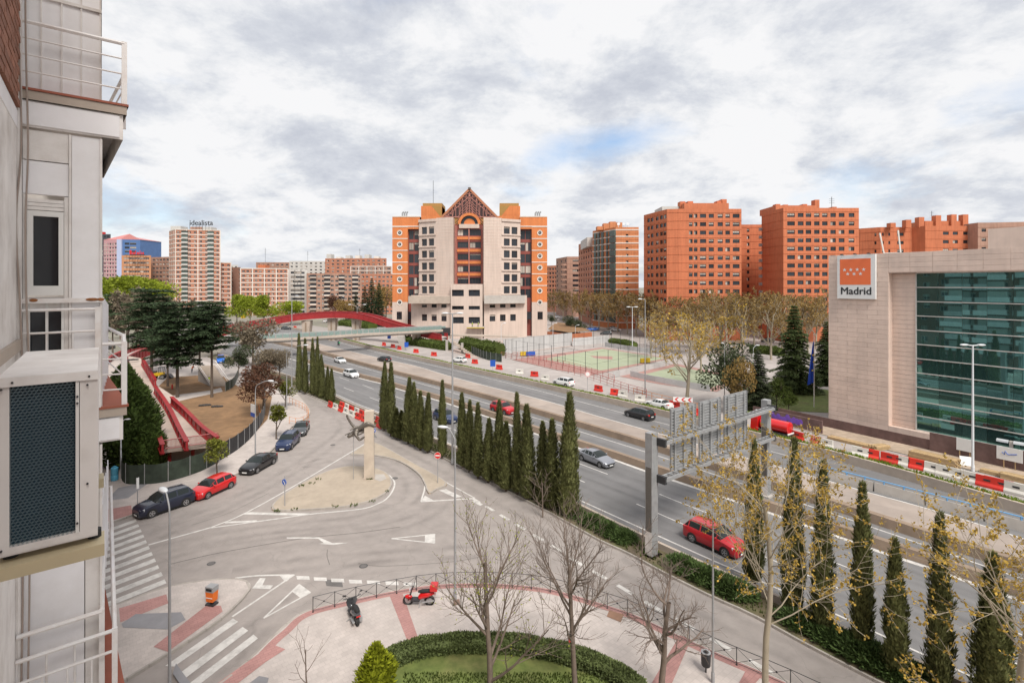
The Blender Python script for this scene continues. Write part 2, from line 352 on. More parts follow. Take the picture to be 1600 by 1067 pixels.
def cat(pts, n=6):
    """Catmull-Rom through ground points"""
    P = [Vector((p[0], p[1], 0)) for p in pts]; P = [P[0] * 2 - P[1]] + P + [P[-1] * 2 - P[-2]]; out = []
    for i in range(1, len(P) - 2):
        a, b, c, d = P[i - 1:i + 3]
        for k in range(n):
            t = k / n
            out.append(0.5 * ((2 * b) + (c - a) * t + (2 * a - 5 * b + 4 * c - d) * t * t + (3 * b - a - 3 * c + d) * t ** 3))
    out.append(P[-2]); return out
NEARD = Vector((0.625, -0.78, 0)).normalized(); FARD = Vector((-0.70, 0.71, 0)).normalized()
def curve(px, e0=0, e1=0, n=6, z=0.0):
    g = [G(x, y, z) for x, y in px]
    for q in g: q.z = 0
    c = cat(g, n)
    if e0: c = [c[0] + FARD * e0, c[0] + FARD * (e0 * 0.5)] + c
    if e1: c = c + [c[-1] + NEARD * (e1 * 0.5), c[-1] + NEARD * e1]
    return c
def off(c, d):
    out = []
    for i, p in enumerate(c):
        t = c[min(i + 1, len(c) - 1)] - c[max(i - 1, 0)]; t.normalize(); out.append(p + Vector((t.y, -t.x, 0)) * d)
    return out
def arclen(c):
    s = [0.0]
    for i in range(1, len(c)): s.append(s[-1] + (c[i] - c[i - 1]).length)
    return s
def at(c, s, d, t=None):
    if d <= 0: i = 0; u = 0
    else:
        i = 0
        while i < len(s) - 2 and s[i + 1] < d: i += 1
        u = min(1, (d - s[i]) / max(1e-6, s[i + 1] - s[i]))
    p = c[i].lerp(c[i + 1], u); t = (c[i + 1] - c[i]).normalized(); return p, t
def resample(c, n):
    s = arclen(c); return [at(c, s, s[-1] * k / (n - 1))[0] for k in range(n)]
def band(mb, a, b, z, n=60, mi=None):
    A, B = resample(a, n), resample(b, n)
    mb.grid([[Vector((p.x, p.y, z)) for p in A], [Vector((p.x, p.y, z)) for p in B]], mi=mi)
def ribbon(mb, c, w, z): 
    A, B = off(c, w / 2), off(c, -w / 2); mb.grid([[Vector((p.x, p.y, z)) for p in B], [Vector((p.x, p.y, z)) for p in A]])
def sub(c, d0, d1, n=8):
    s = arclen(c); return [at(c, s, d0 + (d1 - d0) * k / (n - 1))[0] for k in range(n)]
def wallrun(mb, c, prof):
    """extrudes a profile [(offset, z), ...] along a curve"""
    rows = [[Vector((p.x, p.y, z)) for p in off(c, d)] for d, z in prof]; mb.grid(rows)
    for k in (0, -1): mb.face([r[k] for r in rows])

K0 = curve([(458, 606), (488, 620), (512, 630), (568, 657), (596, 670), (630, 686), (660, 700), (700, 720), (736, 739), (800, 772), (860, 803), (889, 819), (936, 845), (986, 868), (1031, 893), (1076, 916), (1119, 937), (1175, 962), (1257, 1007), (1322, 1041), (1370, 1066)], 60, 70)
K1 = curve([(475, 598), (522, 622), (560, 640), (600, 655), (672, 688), (780, 736), (900, 794), (995, 841), (1069, 876), (1200, 936), (1300, 984), (1385, 1028), (1437, 1048)], 60, 70)
L0 = curve([(480, 597), (522, 615), (560, 632), (594, 645), (672, 680), (760, 717), (900, 779), (1028, 837), (1110, 874), (1152, 892), (1300, 957), (1366, 987), (1420, 1012), (1490, 1044)], 60, 60)
D1 = curve([(480, 582), (536, 605), (554, 612), (680, 660), (800, 707), (956, 771), (1010, 794), (1075, 822), (1200, 872), (1300, 915), (1440, 972), (1600, 1042)], 50, 40)
D2 = curve([(480, 573), (565, 601), (584, 608), (700, 648), (800, 685), (992, 757), (1060, 784), (1200, 838), (1302, 878), (1450, 935), (1600, 993)], 50, 40)
T = curve([(480, 568), (562, 591), (594, 599), (622, 608), (688, 627), (760, 651), (840, 679), (946, 714), (1014, 738), (1160, 787), (1307, 838), (1365, 859), (1450, 887), (1535, 917), (1640, 955)], 60, 50)
E1 = curve([(500, 555), (564, 574), (674, 604), (750, 627), (820, 648), (902, 673), (1018, 709), (1160, 756), (1302, 803), (1363, 824), (1454, 855), (1560, 892)], 60, 50)
BRL = curve([(494, 551), (564, 571), (674, 600), (760, 624), (902, 667), (1018, 703), (1160, 750), (1301, 797), (1364, 818), (1560, 884)], 60, 50)
W = curve([(480, 533), (544, 548), (600, 561), (650, 572), (700, 587), (760, 603), (848, 625), (930, 649), (1018, 674), (1140, 708), (1255, 740), (1352, 768), (1429, 789), (1510, 813), (1600, 842)], 70, 50)
U = curve([(470, 521), (508, 529), (560, 543), (616, 557), (650, 565), (720, 581), (820, 605), (900, 626), (972, 645), (1018, 657), (1140, 688), (1253, 718), (1294, 729)], 70, 0)
VB = curve([(470, 517), (530, 533), (600, 551), (680, 569), (760, 587), (828, 602), (892, 617), (980, 637), (1100, 667), (1253, 705), (1366, 736), (1476, 768), (1600, 805)], 70, 40)
VG = off(VB, 1.2) if (off(VB, 1.2)[20].y > VB[20].y) else off(VB, -1.2)
SGN = 1.0 if off(VB, 1)[20].y > VB[20].y else -1.0       # + is away from the camera

def sheet(name, poly, z, m, parent=None, kind="structure"):
    mb = MB(); mb.face([Vector((p[0], p[1], z)) for p in poly]); o = mb.build(name, m, parent)
    if kind: o["kind"] = kind
    return o
def ccw(p):
    a = sum(p[i][0] * p[(i + 1) % len(p)][1] - p[(i + 1) % len(p)][0] * p[i][1] for i in range(len(p)))
    return p if a > 0 else p[::-1]
sheet("ground", [(-2500, -400), (2500, -400), (2500, 3500), (-2500, 3500)], -0.08, LAND)
# streets beyond
far_pave = MB(); far_pave.face([Vector((p.x, p.y, -0.03)) for p in (VG[2:] + [Vector((190, 40, 0)), Vector((210, 190, 0)), Vector((-60, 330, 0))])])
far_pave = far_pave.build("pavement_beyond_highway", PAVE_FAR, kind="structure")
road = MB(); road.face([Vector((p.x, p.y, 0)) for p in ccw(list(K0) + [Vector((40, -30, 0)), Vector((-70, -30, 0)), Vector((-120, 40, 0)), Vector((-130, 100, 0))])])
street = road.build("street_road", ASPH, kind="structure")
hw = MB(); band(hw, K1, VB, 0.006, 90); highway = hw.build("highway", ASPH_H, kind="structure")
cl = MB(); band(cl, off(BRL, 0.4 * SGN), W, 0.014, 80); cl.build("concrete_lane", CONC_LANE, highway)
sheet("avenue", [G(855, 480), G(905, 481), G(1010, 508), G(1060, 520), G(1190, 545), G(1160, 560), G(985, 532), G(930, 527), G(880, 505), G(850, 492)], 0.0, ASPH)
sheet("bridge_approach_road", [G(300, 505), G(420, 500), G(560, 518), G(500, 530), G(380, 545), G(250, 548)], 0.004, ASPH)

# ---- markings
def lines(name, c, w, z, parent, d0=None, d1=None):
    if d0 is not None: c = sub(c, d0, d1, 40)
    mb = MB(); ribbon(mb, c, w, z); return mb.build(name, PAINT, parent)
for c, w in ((L0, 0.16), (T, 0.42), (E1, 0.16), (W, 0.20), (U, 0.15)): lines("lane_line", c, w, 0.022, highway)
def dashes(c, ln, gap, w, z, parent, d0=0, d1=None, name="lane_dash"):
    s = arclen(c); d = d0; d1 = d1 or s[-1]
    while d + ln < d1:
        mb = MB(); ribbon(mb, sub(c, d, d + ln, 4), w, z); mb.build(name, PAINT, parent); d += ln + gap
dashes(D1, 5.0, 6.5, 0.13, 0.022, highway, 3)
dashes(D2, 5.0, 6.5, 0.13, 0.022, highway, 0)
DC = off(W, -1.0 * SGN * 3.0); dashes(DC, 4.5, 9, 0.11, 0.022, highway, 60, 150)
def paintpx(pts, name="road_marking", z=0.010, parent=None, m=PAINT):
    mb = MB(); mb.face([Vector((p.x, p.y, z)) for p in ccw([G(x, y) for x, y in pts])]); return mb.build(name, m, parent or street)
def linepx(pts, w, name="road_line", z=0.008):
    mb = MB(); ribbon(mb, cat([G(x, y) for x, y in pts], 5) if len(pts) > 2 else [G(*pts[0]), G(*pts[1])], w, z); return mb.build(name, PAINT, street)
# left crossing: twelve bars
ra, rb = G(212, 811), G(263, 917); la, lb = G(150, 833), G(181, 950)
for k in range(12):
    t = k / 11.0; r0 = ra.lerp(rb, t); l0 = la.lerp(lb, t); st = (rb - ra) / 11 * 0.5; l0 = r0 + (l0 - r0).normalized() * 4.2
    mb = MB(); mb.face([Vector((p.x, p.y, 0.008)) for p in ccw([r0, r0 + st, l0 + st, l0])]); mb.build("crossing_bar", PAINT, street)
for q in ([(258, 1040), (364, 966), (372, 971), (272, 1041)], [(281, 1051), (379, 979), (388, 985), (291, 1058)], [(295, 1068), (396, 991), (403, 997), (309, 1071)]): paintpx(q, "crossing_bar")
paintpx([(448, 839.3), (499, 839.3), (519, 848), (545, 847.6), (521, 851), (497, 849.4), (506, 848.2), (497, 841.2), (448, 841.2)], "turn_arrow")
def hollow(a, b, c, f=0.62, name="give_way_triangle", w=0.13):
    """outlined triangle: apex a, base b-c (thick base bar)"""
    A, B, C = G(*a), G(*b), G(*c); mb = MB(); z = 0.009
    def q(p, n, w0, w1):
        d = (n - p).normalized(); s = Vector((d.y, -d.x, 0)); mb.face([Vector((v.x, v.y, z)) for v in ccw([p - s * w0, p + s * w0, n + s * w1, n - s * w1])])
    cen = (A + B + C) / 3
    q(A.lerp(cen, .04), B.lerp(cen, .04), w * .5, w * .5); z += .001; q(A.lerp(cen, .04), C.lerp(cen, .04), w * .5, w * .5); z += .001
    m1, m2 = A.lerp(B, f + .15), A.lerp(C, f + .15); mb.face([Vector((v.x, v.y, z)) for v in ccw([B, C, m2, m1])]); mb.build(name, PAINT, street)
hollow((610, 841.2), (680, 834), (680, 848.6))
hollow((410, 967), (468, 912), (486, 925))
linepx([(232, 851), (329, 824)], 0.20); linepx([(329, 824), (384, 801), (470, 753), (572, 692)], 0.16)
linepx([(329, 824.5), (420, 812), (490, 802.5), (564, 795), (592, 786), (606, 777), (615, 763), (616, 752), (608, 742)], 0.16)
paintpx([(384, 800), (485, 802), (470, 805), (380, 803.5)]); paintpx([(350, 815), (400, 812.5), (405, 815), (352, 817.5)])
linepx([(587, 694), (640, 721), (700, 755), (742, 778)], 0.14)
linepx([(658, 783.5), (742, 778.5)], 0.22); linepx([(658, 783), (664, 760), (661, 748), (652, 739)], 0.15)
paintpx([(686, 766), (697, 764), (722, 776), (711, 777.5)], z=0.011); paintpx([(658, 783), (664, 774), (678, 782)], z=0.012)
linepx([(262, 921), (320, 911), (391, 900), (452, 898)], 0.18); linepx([(460, 897.5), (363, 963)], 0.15)
paintpx([(436, 898), (460, 897), (448, 908), (444, 907)], z=0.011); paintpx([(406, 903), (415, 903), (410, 914), (427, 914), (422, 920), (394, 919)])
for x, y in ((474, 902.5), (501, 904.5), (528, 906.5), (556, 908.5), (584, 909.5), (613, 911), (641, 912.5)): paintpx([(x - 11, y - 3), (x + 9, y - 2.5), (x + 10, y + 3), (x - 10, y + 2.5)], "give_way_dash")
SD = curve([(738, 778), (800, 815), (860, 851), (907, 881), (960, 911), (1010, 941), (1060, 969), (1130, 1008), (1230, 1065)])
dashes(SD, 1.25, 0.95, 0.30, 0.010, street, name="give_way_dash")
paintpx([(742, 781), (755, 788), (750, 790), (737, 783)], "give_way_dash", 0.012)
# darker wheel tracks worn into the asphalt: soft edged strips
def track_mat():
    m = bpy.data.materials.new("wheel_track"); m.use_nodes = True; nt = m.node_tree; N = nt.nodes; L = nt.links; b = N["Principled BSDF"]; b.inputs["Base Color"].default_value = (.075, .07, .068, 1); b.inputs["Roughness"].default_value = .8
    a = N.new("ShaderNodeAttribute"); a.attribute_name = "wear"; g = N.new("ShaderNodeNewGeometry"); n = N.new("ShaderNodeTexNoise"); n.inputs["Scale"].default_value = .35; n.inputs["Detail"].default_value = 6; L.new(g.outputs["Position"], n.inputs["Vector"])
    r = N.new("ShaderNodeMapRange"); r.inputs[1].default_value = .35; r.inputs[2].default_value = .7; r.inputs[3].default_value = .02; r.inputs[4].default_value = .15; L.new(n.outputs["Fac"], r.inputs[0])
    q = N.new("ShaderNodeMath"); q.operation = 'MULTIPLY'; L.new(a.outputs["Fac"], q.inputs[0]); L.new(r.outputs[0], q.inputs[1]); L.new(q.outputs[0], b.inputs["Alpha"]); return m
TRK = track_mat()
def track(c, w, z, parent, half=.75):
    for sg in (-half, half):
        cc = off(c, sg); mb = MB(); mb.grid([[Vector((p.x, p.y, z)) for p in off(cc, d)] for d in (w / 2, 0, -w / 2)]); me = mb.mesh("wheel_track", TRK); at_ = me.attributes.new("wear", 'FLOAT', 'POINT'); n = len(cc)
        at_.data.foreach_set("value", [0.0] * n + [1.0] * n + [0.0] * n); link("wheel_track", me, parent)
for A_, B_ in ((L0, D1), (D1, D2), (D2, T), (T, E1), (W, U)):
    ra_, rb_ = resample(A_, 70), resample(B_, 70); track([p.lerp(q, .5) for p, q in zip(ra_, rb_)], .95, .0185, highway)
gp = lambda P: cat([G(x, y) for x, y in P], 6)
track(gp([(200, 905), (330, 862), (480, 842), (600, 826), (670, 800), (695, 770)]), 1.0, .0055, street); track(gp([(160, 880), (300, 848), (430, 826), (560, 812), (640, 780), (640, 745), (600, 722), (530, 716), (470, 728)]), 1.0, .0060, street)
track(gp([(240, 838), (330, 800), (440, 745), (520, 690), (540, 660), (500, 630), (468, 606)]), 1.1, .0065, street); track(gp([(480, 612), (560, 662), (660, 712), (800, 790), (960, 878), (1150, 975), (1330, 1070)]), 1.0, .0070, street)
track(gp([(760, 860), (640, 868), (480, 880), (360, 900)]), 1.1, .0058, street); track(gp([(300, 1070), (400, 985), (470, 935), (540, 895), (640, 880)]), 1.0, .0063, street)
# patches and repairs in the street asphalt, manholes
TARP = mat("tar_patch", (0.135, 0.125, 0.12), 0.9, 0.12, 2)
SEAM = mat("tar_seam", (0.14, 0.125, 0.115), 0.9, 0.2, 3)
def seam(pts, w=0.09):
    mb = MB(); ribbon(mb, cat([G(x, y) for x, y in pts], 6), w, 0.005); mb.build("tar_seam", SEAM, street)
seam([(262, 882), (330, 866), (400, 853), (480, 840), (560, 832), (625, 823)]); seam([(512, 858), (511, 868), (515, 882)], .05)
seam([(300, 720 + 100), (360, 800), (420, 770)], 0.05); seam([(560, 880), (600, 884), (700, 878), (760, 868)], 0.05)
paintpx([(508, 905), (534, 906), (536, 917), (510, 915)], "tar_patch", 0.004, m=TARP)
def manhole(x, y, r=0.33):
    mb = MB(); p = G(x, y); mb.disc((p.x, p.y, 0.006), (0, 0, 1), r, 18); mb.disc((p.x, p.y, 0.010), (0, 0, 1), r * .8, 18, mi=1); mb.build("manhole_cover", [STEEL_D, TARP], street)
manhole(617, 747); manhole(568, 884, .3); manhole(445, 700, .3); manhole(520, 695, .3); manhole(330, 880, .28)

# ---- pavements with kerb stones
def kerb(c, parent, z=0.15, w=0.15, step=1.0, closed=False, side=1):
    me = kerb.me
    if me is None:
        mb = MB(); l, h = 0.49, 0.075
        mb.hexa([(-l, -.075, -.2), (l, -.075, -.2), (l, .075, -.2), (-l, .075, -.2), (-l, -.066, .008), (l, -.066, .008), (l, .066, .008), (-l, .066, .008)])
        kerb.me = me = mb.mesh("kerb_stone", KERB)
    s = arclen(c); n = max(1, int(s[-1] / step)); L_ = s[-1] / n
    for k in range(n):
        p, t = at(c, s, (k + .5) * L_); p0, _ = at(c, s, k * L_); p1, _ = at(c, s, (k + 1) * L_); t = p1 - p0
        o = link("kerb_stone", me, parent, loc=((p0.x + p1.x) / 2, (p0.y + p1.y) / 2, z - 0.004 + rnd.uniform(-.004, .004)), rz=math.atan2(t.y, t.x)); o.scale = (t.length, 1, 1)
kerb.me = None
def pavement(name, poly, z, m, kc=None):
    mb = MB(); mb.prism([(p.x, p.y) for p in poly], -0.05, z); o = mb.build(name, m, kind="structure")
    if kc: kerb(kc, o)
    return o
P1k = cat([G(x, y) for x, y in [(60, 862), (150, 827), (214, 803), (300, 766), (372, 741), (415, 713), (440, 688), (457, 667), (479, 653), (484, 642), (472, 625), (458, 610), (440, 597)]], 5)
P1 = pavement("pavement_park_side", P1k + [G(300, 560), Vector((-150, 130, 0)), Vector((-150, 40, 0))], 0.14, PAVE, P1k)
P2k = cat([G(x, y) for x, y in [(100, 975), (183, 947), (262, 919), (330, 908.5), (370, 906.5), (388, 912), (391, 919), (384, 931), (350, 965), (300, 1000), (250, 1031), (200, 1062), (120, 1110)]], 5)
P2 = pavement("pavement_corner", P2k + [Vector((-40, 12, 0)), Vector((-45, 26, 0))], 0.14, PAVE, P2k)
P3k = cat([G(x, y) for x, y in [(180, 1180), (350, 1068), (420, 1003), (440, 986), (460, 967), (489, 953), (541, 940), (613, 924.5), (683, 914), (760, 912), (832, 917), (881, 926), (961, 950), (999, 964), (1076, 1000), (1134, 1026), (1220, 1063), (1330, 1116), (1500, 1200)]], 5)
P3 = pavement("plaza_pavement", P3k + [Vector((40, -20, 0)), Vector((-40, -20, 0)), Vector((-20, 10, 0))], 0.14, PAVE, P3k)
SZ = [0.144]
def slab(poly, parent, m, name="paving_band"):
    SZ[0] += .0035 if parent is P3 or parent is P2 else .0; z = SZ[0] - (.0 if parent in (P2, P3) else SZ[0] - .146)
    mb = MB(); mb.face([Vector((p.x, p.y, z)) for p in ccw(poly)]); return mb.build(name, m, parent)
def slabpx(pts, parent, m, name="paving_band"): return slab([G(x, y, .14) for x, y in pts], parent, m, name)
mb = MB(); ribbon(mb, off(P3k[8:-4], 0.42 if off(P3k, 1)[30].y < P3k[30].y else -0.42), 0.5, 0.1425); mb.build("red_paving_border", TILE_RED, P3)
slabpx([(607, 926), (628, 923), (656, 1004), (640, 1010)], P3, TILE_RED); slabpx([(1062, 992), (1080, 998), (1050, 1067), (1018, 1067)], P3, TILE_RED)
slabpx([(340, 1067), (425, 1006), (446, 1014), (415, 1034), (372, 1067)], P3, TILE_RED); slabpx([(1166, 1046), (1190, 1056), (1170, 1080), (1150, 1075)], P3, TILE_RED)
slabpx([(952, 953), (975, 960), (970, 972), (948, 963)], P3, mat("paving_rust", (0.26, 0.15, 0.10), 0.9)); slabpx([(390, 1067), (405, 1056), (420, 1059), (418, 1067)], P3, TILE_GREY)
slabpx([(708, 937), (718, 936), (719, 944), (709, 946)], P3, mat("tree_pit", (0.20, 0.13, 0.10), 0.95))
slabpx([(160, 818), (160, 797), (205, 789), (207, 803)], P1, TILE_RED); SZ[0] = .144; slabpx([(185, 762), (230, 752), (245, 745), (200, 778), (165, 782)], P1, TILE_GREY)
slabpx([(186, 950), (260, 928), (263, 942), (188, 972)], P2, TILE_RED); slabpx([(190, 974), (212, 959), (283, 956), (290, 968), (262, 983), (192, 980)], P2, TILE_GREY)
slabpx([(322, 946), (345, 946), (348, 955), (262, 1018), (240, 1010)], P2, TILE_RED)
slabpx([(275, 1036), (285, 1050), (298, 1067), (282, 1070), (270, 1052)], P2, TILE_GREY)
# traffic islands
I1 = cat([G(x, y) for x, y in [(425, 793), (433, 799), (511, 795.5), (564, 788), (597, 775), (611, 760), (607, 744), (590, 734), (564, 730), (535, 731), (503, 741), (467, 760), (437, 779), (425, 793)]], 5)[:-1]
isl1 = pavement("traffic_island", I1, 0.15, SAND, I1 + [I1[0]])
I2 = cat([G(x, y) for x, y in [(548, 711), (569, 697), (587, 693), (640, 722), (696, 754), (684, 764), (670, 772), (665, 759), (654, 741), (629, 724), (606, 716), (579, 712), (548, 711)]], 5)[:-1]
isl2 = pavement("traffic_island", I2, 0.15, SAND, I2 + [I2[0]])
slabpx([(584, 741), (600, 741), (604, 748), (594, 752), (580, 747)], isl1, CONC, "concrete_patch").location.z = 0.02
# planted strip between the service road and the highway
ps = MB(); a, b = resample(K0, 80), resample(K1, 80)
ps.prism([(p.x, p.y) for p in a] + [(p.x, p.y) for p in b[::-1]], -0.05, 0.14); strip = ps.build("planted_strip", SOIL_D, kind="structure")
kerb([p for p in K0[2:-1]], strip)
wl = MB(); wallrun(wl, off(K1, -0.15 * SGN), [(-.12, 0), (-.12, .62), (.12, .62), (.12, 0)])
tag(wl.build("low_wall", CONC_BEIGE), "low beige concrete wall between planted strip and near highway lanes", "wall")
# barriers in the highway
wl = MB(); wallrun(wl, off(BRL, .4 * SGN), [(-.42 * SGN, 0), (-.30 * SGN, .78), (.30 * SGN, .78), (.42 * SGN, 0)])
tag(wl.build("median_barrier", BROWN_BAR), "long brown concrete median barrier between near and concrete lanes", "barrier")
wl = MB(); wallrun(wl, sub(off(T, .75 * SGN), 55, 195, 40), [(-.40 * SGN, 0), (-.26 * SGN, .72), (.26 * SGN, .72), (.40 * SGN, 0)])
tag(wl.build("lane_divider", BROWN_BAR), "tapering brown concrete divider beside the bus lane near white taxi", "barrier")
wl = MB(); wallrun(wl, VB, [(0, -.02), (.02 * SGN, .95), (.35 * SGN, .95), (.36 * SGN, -.02)])
tag(wl.build("retaining_wall", CONC_BEIGE), "long beige concrete edge wall with grass growing on its top", "wall")
rg = random.Random(3)
def grass_tufts(name, pts, n, h, spread, m, parent=None, zb=0.0):
    mb = MB(); s = arclen(pts)
    for _ in range(n):
        p, t = at(pts, s, rg.uniform(0, s[-1])); q = p + Vector((t.y, -t.x, 0)) * rg.uniform(-spread, spread)
        for _k in range(3):
            a = rg.uniform(0, 6.28); w = rg.uniform(.03, .07) * (h / .25); hh = h * rg.uniform(.5, 1.2); d = Vector((math.cos(a), math.sin(a), 0)); l = Vector((rg.uniform(-.5, .5), rg.uniform(-.5, .5), 1)) * hh
            b0 = Vector((q.x, q.y, zb)); mb.face([b0 - d * w, b0 + d * w, b0 + l])
    o = mb.build(name, m, parent); o["kind"] = "stuff"; return o
grass_tufts("verge_grass", off(VB, .7 * SGN)[8:], 6500, .34, .5, L_VERGE, None, .80)
gv = MB(); wallrun(gv, off(VB, .75 * SGN), [(-.38 * SGN, 0), (-.38 * SGN, .88), (.5 * SGN, .80), (.6 * SGN, 0)]); gv.build("verge_bank", mat("verge_green", (.15, .19, .035), .9, .25, 1.5, var2=.2, scale2=.4), kind="structure")
grass_tufts("strip_grass", resample([a_.lerp(b_, .45) for a_, b_ in zip(a, b)], 60)[14:46], 3500, .22, .8, L_GREEN, None, .13)
for x, y, n in ((471, 759, 14), (487, 755, 9), (433, 798, 16), (523, 791, 10), (553, 789, 16), (581, 784, 8), (606, 768, 8), (578, 748, 40), (497, 749, 9), (460, 796, 10)):
    p = G(x, y, .15); q = [p + Vector((-.3, 0, 0)), p + Vector((.3, 0, 0))]; grass_tufts("weed_tuft", q, n, .2, .25, L_GREEN, isl1, .14)
# concrete barrier with blue rail
BB = curve([(1296, 748), (1360, 765), (1472, 795), (1600, 830)], 0, 25)
t = thing("rail_barrier", "beige concrete barrier topped by bright blue pipe rail beside far lanes", "barrier")
s_ = arclen(BB); d = 0
me_ = None
while d + 3.9 < s_[-1]:
    p0, _ = at(BB, s_, d); p1, tt = at(BB, s_, d + 3.85); L_ = (p1 - p0).length
    if me_ is None:
        mb = MB(); mb.hexa([(0, -.28, 0), (3.85, -.28, 0), (3.85, .28, 0), (0, .28, 0), (0, -.12, .85), (3.85, -.12, .85), (3.85, .12, .85), (0, .12, .85)]); me_ = mb.mesh("barrier_block", CONC)
    link("barrier_block", me_, t, loc=(p0.x, p0.y, 0), rz=math.atan2((p1 - p0).y, (p1 - p0).x)); d += 4.0
RB = mat("rail_blue_paint", (0.14, 0.34, 0.60), 0.45, 0.06, 3)
mb = MB(); rp = resample(BB, 40); mb.tube([p + Vector((0, 0, 1.12)) for p in rp], 0.055, 6); mb.tube([rp[0] + Vector((0, 0, 1.12)), rp[0] + Vector((-.2, .1, .9)), rp[0] + Vector((-.2, .1, .1))], .08, 6); mb.build("pipe_rail", RB, t)
for p in resample(BB, 26): mb = MB(); mb.box((p.x, p.y, .98), (.1, .1, .3)); mb.build("rail_bracket", RB, t)
# ---------------------------------------------------------------- buildings
WM = {}
def win_mesh(w, h, fm, var, mull=1):
    key = (round(w, 2), round(h, 2), fm.name, var, mull)
    if key in WM: return WM[key]
    mb = MB(); f = min(0.07, w * .07); x = w / 2; z = h / 2
    for a in ((-x, -x + f, -z, z), (x - f, x, -z, z), (-x + f, x - f, -z, -z + f), (-x + f, x - f, z - f, z)): mb.bx(a[0], a[1], -.03, .03, a[2], a[3], 0)
    for k in range(mull): c = -x + w * (k + 1) / (mull + 1); mb.bx(c - f / 2, c + f / 2, -.025, .025, -z + f, z - f, 0)
    mb.face([(-x + f, .01, -z + f), (x - f, .01, -z + f), (x - f, .01, z - f), (-x + f, .01, z - f)], 1)
    fr = (0, .22, .5, .85, 0)[var]
    if fr:
        zb = z - f - (h - 2 * f) * fr; mb.face([(-x + f, -.012, zb), (x - f, -.012, zb), (x - f, -.012, z - f), (-x + f, -.012, z - f)], 2)
    if var == 4: mb.face([(-x + f, .004, -z + f), (0, .004, -z + f), (0, .004, z - f), (-x + f, .004, z - f)], 2)
    WM[key] = mb.mesh("window", [fm, GLASS, BLIND]); return WM[key]
def facade(root, wm, A, B, z0, z1, cols, rows, depth=.22, fm=FRAME_W, mull=1, name="wall", skip=None, wname="window", variants=(0, 0, 0, 1, 2, 3, 4), rr=rnd):
    A, B = Vector((A[0], A[1], 0)), Vector((B[0], B[1], 0)); Wd = (B - A).length; ux = (B - A) / Wd; n = Vector((ux.y, -ux.x, 0))
    P = lambda x, z, d=0.0: A + ux * x + Vector((0, 0, z)) - n * d
    mb = MB(); x = 0.0
    for ci, (a, b) in enumerate(list(cols) + [(Wd, Wd)]):
        if a > x: mb.face([P(x, z0), P(a, z0), P(a, z1), P(x, z1)])
        if ci == len(cols): break
        z = z0
        for ri, (r0, r1) in enumerate(rows):
            if skip and skip(ci, ri): continue
            mb.face([P(a, z), P(b, z), P(b, r0), P(a, r0)])
            mb.face([P(a, r0), P(b, r0), P(b, r0, depth), P(a, r0, depth)]); mb.face([P(a, r1, depth), P(b, r1, depth), P(b, r1), P(a, r1)])
            mb.face([P(a, r0), P(a, r0, depth), P(a, r1, depth), P(a, r1)]); mb.face([P(b, r0, depth), P(b, r0), P(b, r1), P(b, r1, depth)])
            o = link(wname, win_mesh(b - a, r1 - r0, fm, rr.choice(variants), mull if not isinstance(mull, dict) else mull.get(ci, 1)), root, loc=P((a + b) / 2, (r0 + r1) / 2, depth * .85), rz=math.atan2(ux.y, ux.x))
            z = r1
        mb.face([P(a, z), P(b, z), P(b, z1), P(a, z1)]); x = b
    return mb.build(name, wm, root)
def even(n, Wd, w, m0=1.0, m1=None):
    m1 = m0 if m1 is None else m1; st = (Wd - m0 - m1 - w) / max(1, n - 1); return [(m0 + k * st, m0 + k * st + w) for k in range(n)]
def floors(z0, n, pitch, sill, h): return [(z0 + k * pitch + sill, z0 + k * pitch + sill + h) for k in range(n)]
def bands(root, A, B, zs, h, proud, m, name="floor_band", x0=0.0, x1=None):
    A, B = Vector((A[0], A[1], 0)), Vector((B[0], B[1], 0)); Wd = (B - A).length; ux = (B - A) / Wd; n = Vector((ux.y, -ux.x, 0)); x1 = Wd if x1 is None else x1
    mb = MB(); mb.bx(0, x1 - x0, -proud, 0.01, -h / 2, h / 2); me = mb.mesh(name, m)
    for z in zs: link(name, me, root, loc=A + ux * x0 + Vector((0, 0, z)), rz=math.atan2(ux.y, ux.x))
def posts(root, A, B, xs, z0, z1, w, proud, m, name="pilaster"):
    A, B = Vector((A[0], A[1], 0)), Vector((B[0], B[1], 0)); ux = (B - A).normalized(); mb = MB(); mb.bx(-w / 2, w / 2, -proud, 0.01, 0, z1 - z0); me = mb.mesh(name, m)
    for x in xs: link(name, me, root, loc=A + ux * x + Vector((0, 0, z0)), rz=math.atan2(ux.y, ux.x))
def plain(root, m, pts, z0, z1, name="wall"):
    mb = MB()
    for p, q in zip(pts[:-1], pts[1:]): mb.face([(p[0], p[1], z0), (q[0], q[1], z0), (q[0], q[1], z1), (p[0], p[1], z1)])
    return mb.build(name, m, root)
def roof(root, m, poly, z, name="roof", par=0.0, pm=None):
    mb = MB(); mb.face([(p[0], p[1], z) for p in ccw([Vector((q[0], q[1], 0)) for q in poly])]); return mb.build(name, m, root)
def boxp(root, name, m, x0, x1, y0, y1, z0, z1): mb = MB(); mb.bx(x0, x1, y0, y1, z0, z1); return mb.build(name, m, root)
def X(px, Y): return (px - 800) / 800.0 * Y
def ZZ(py, Y): return 20 - (py - HZ) / 800.0 * Y
ORW = mat("orange_brick", (0.58, 0.190, 0.062), 0.85, streak=.10, var=0.07, scale=0.5, var2=0.06, scale2=0.1)
ORT = mat("terracotta_brick", (0.50, 0.155, 0.070), 0.85, streak=.12, var=0.06, scale=0.4, var2=0.07, scale2=0.08)
ORS = mat("striped_brick", (0.52, 0.20, 0.085), 0.85, streak=.12, var=0.08, scale=0.5, var2=0.07, scale2=0.1)
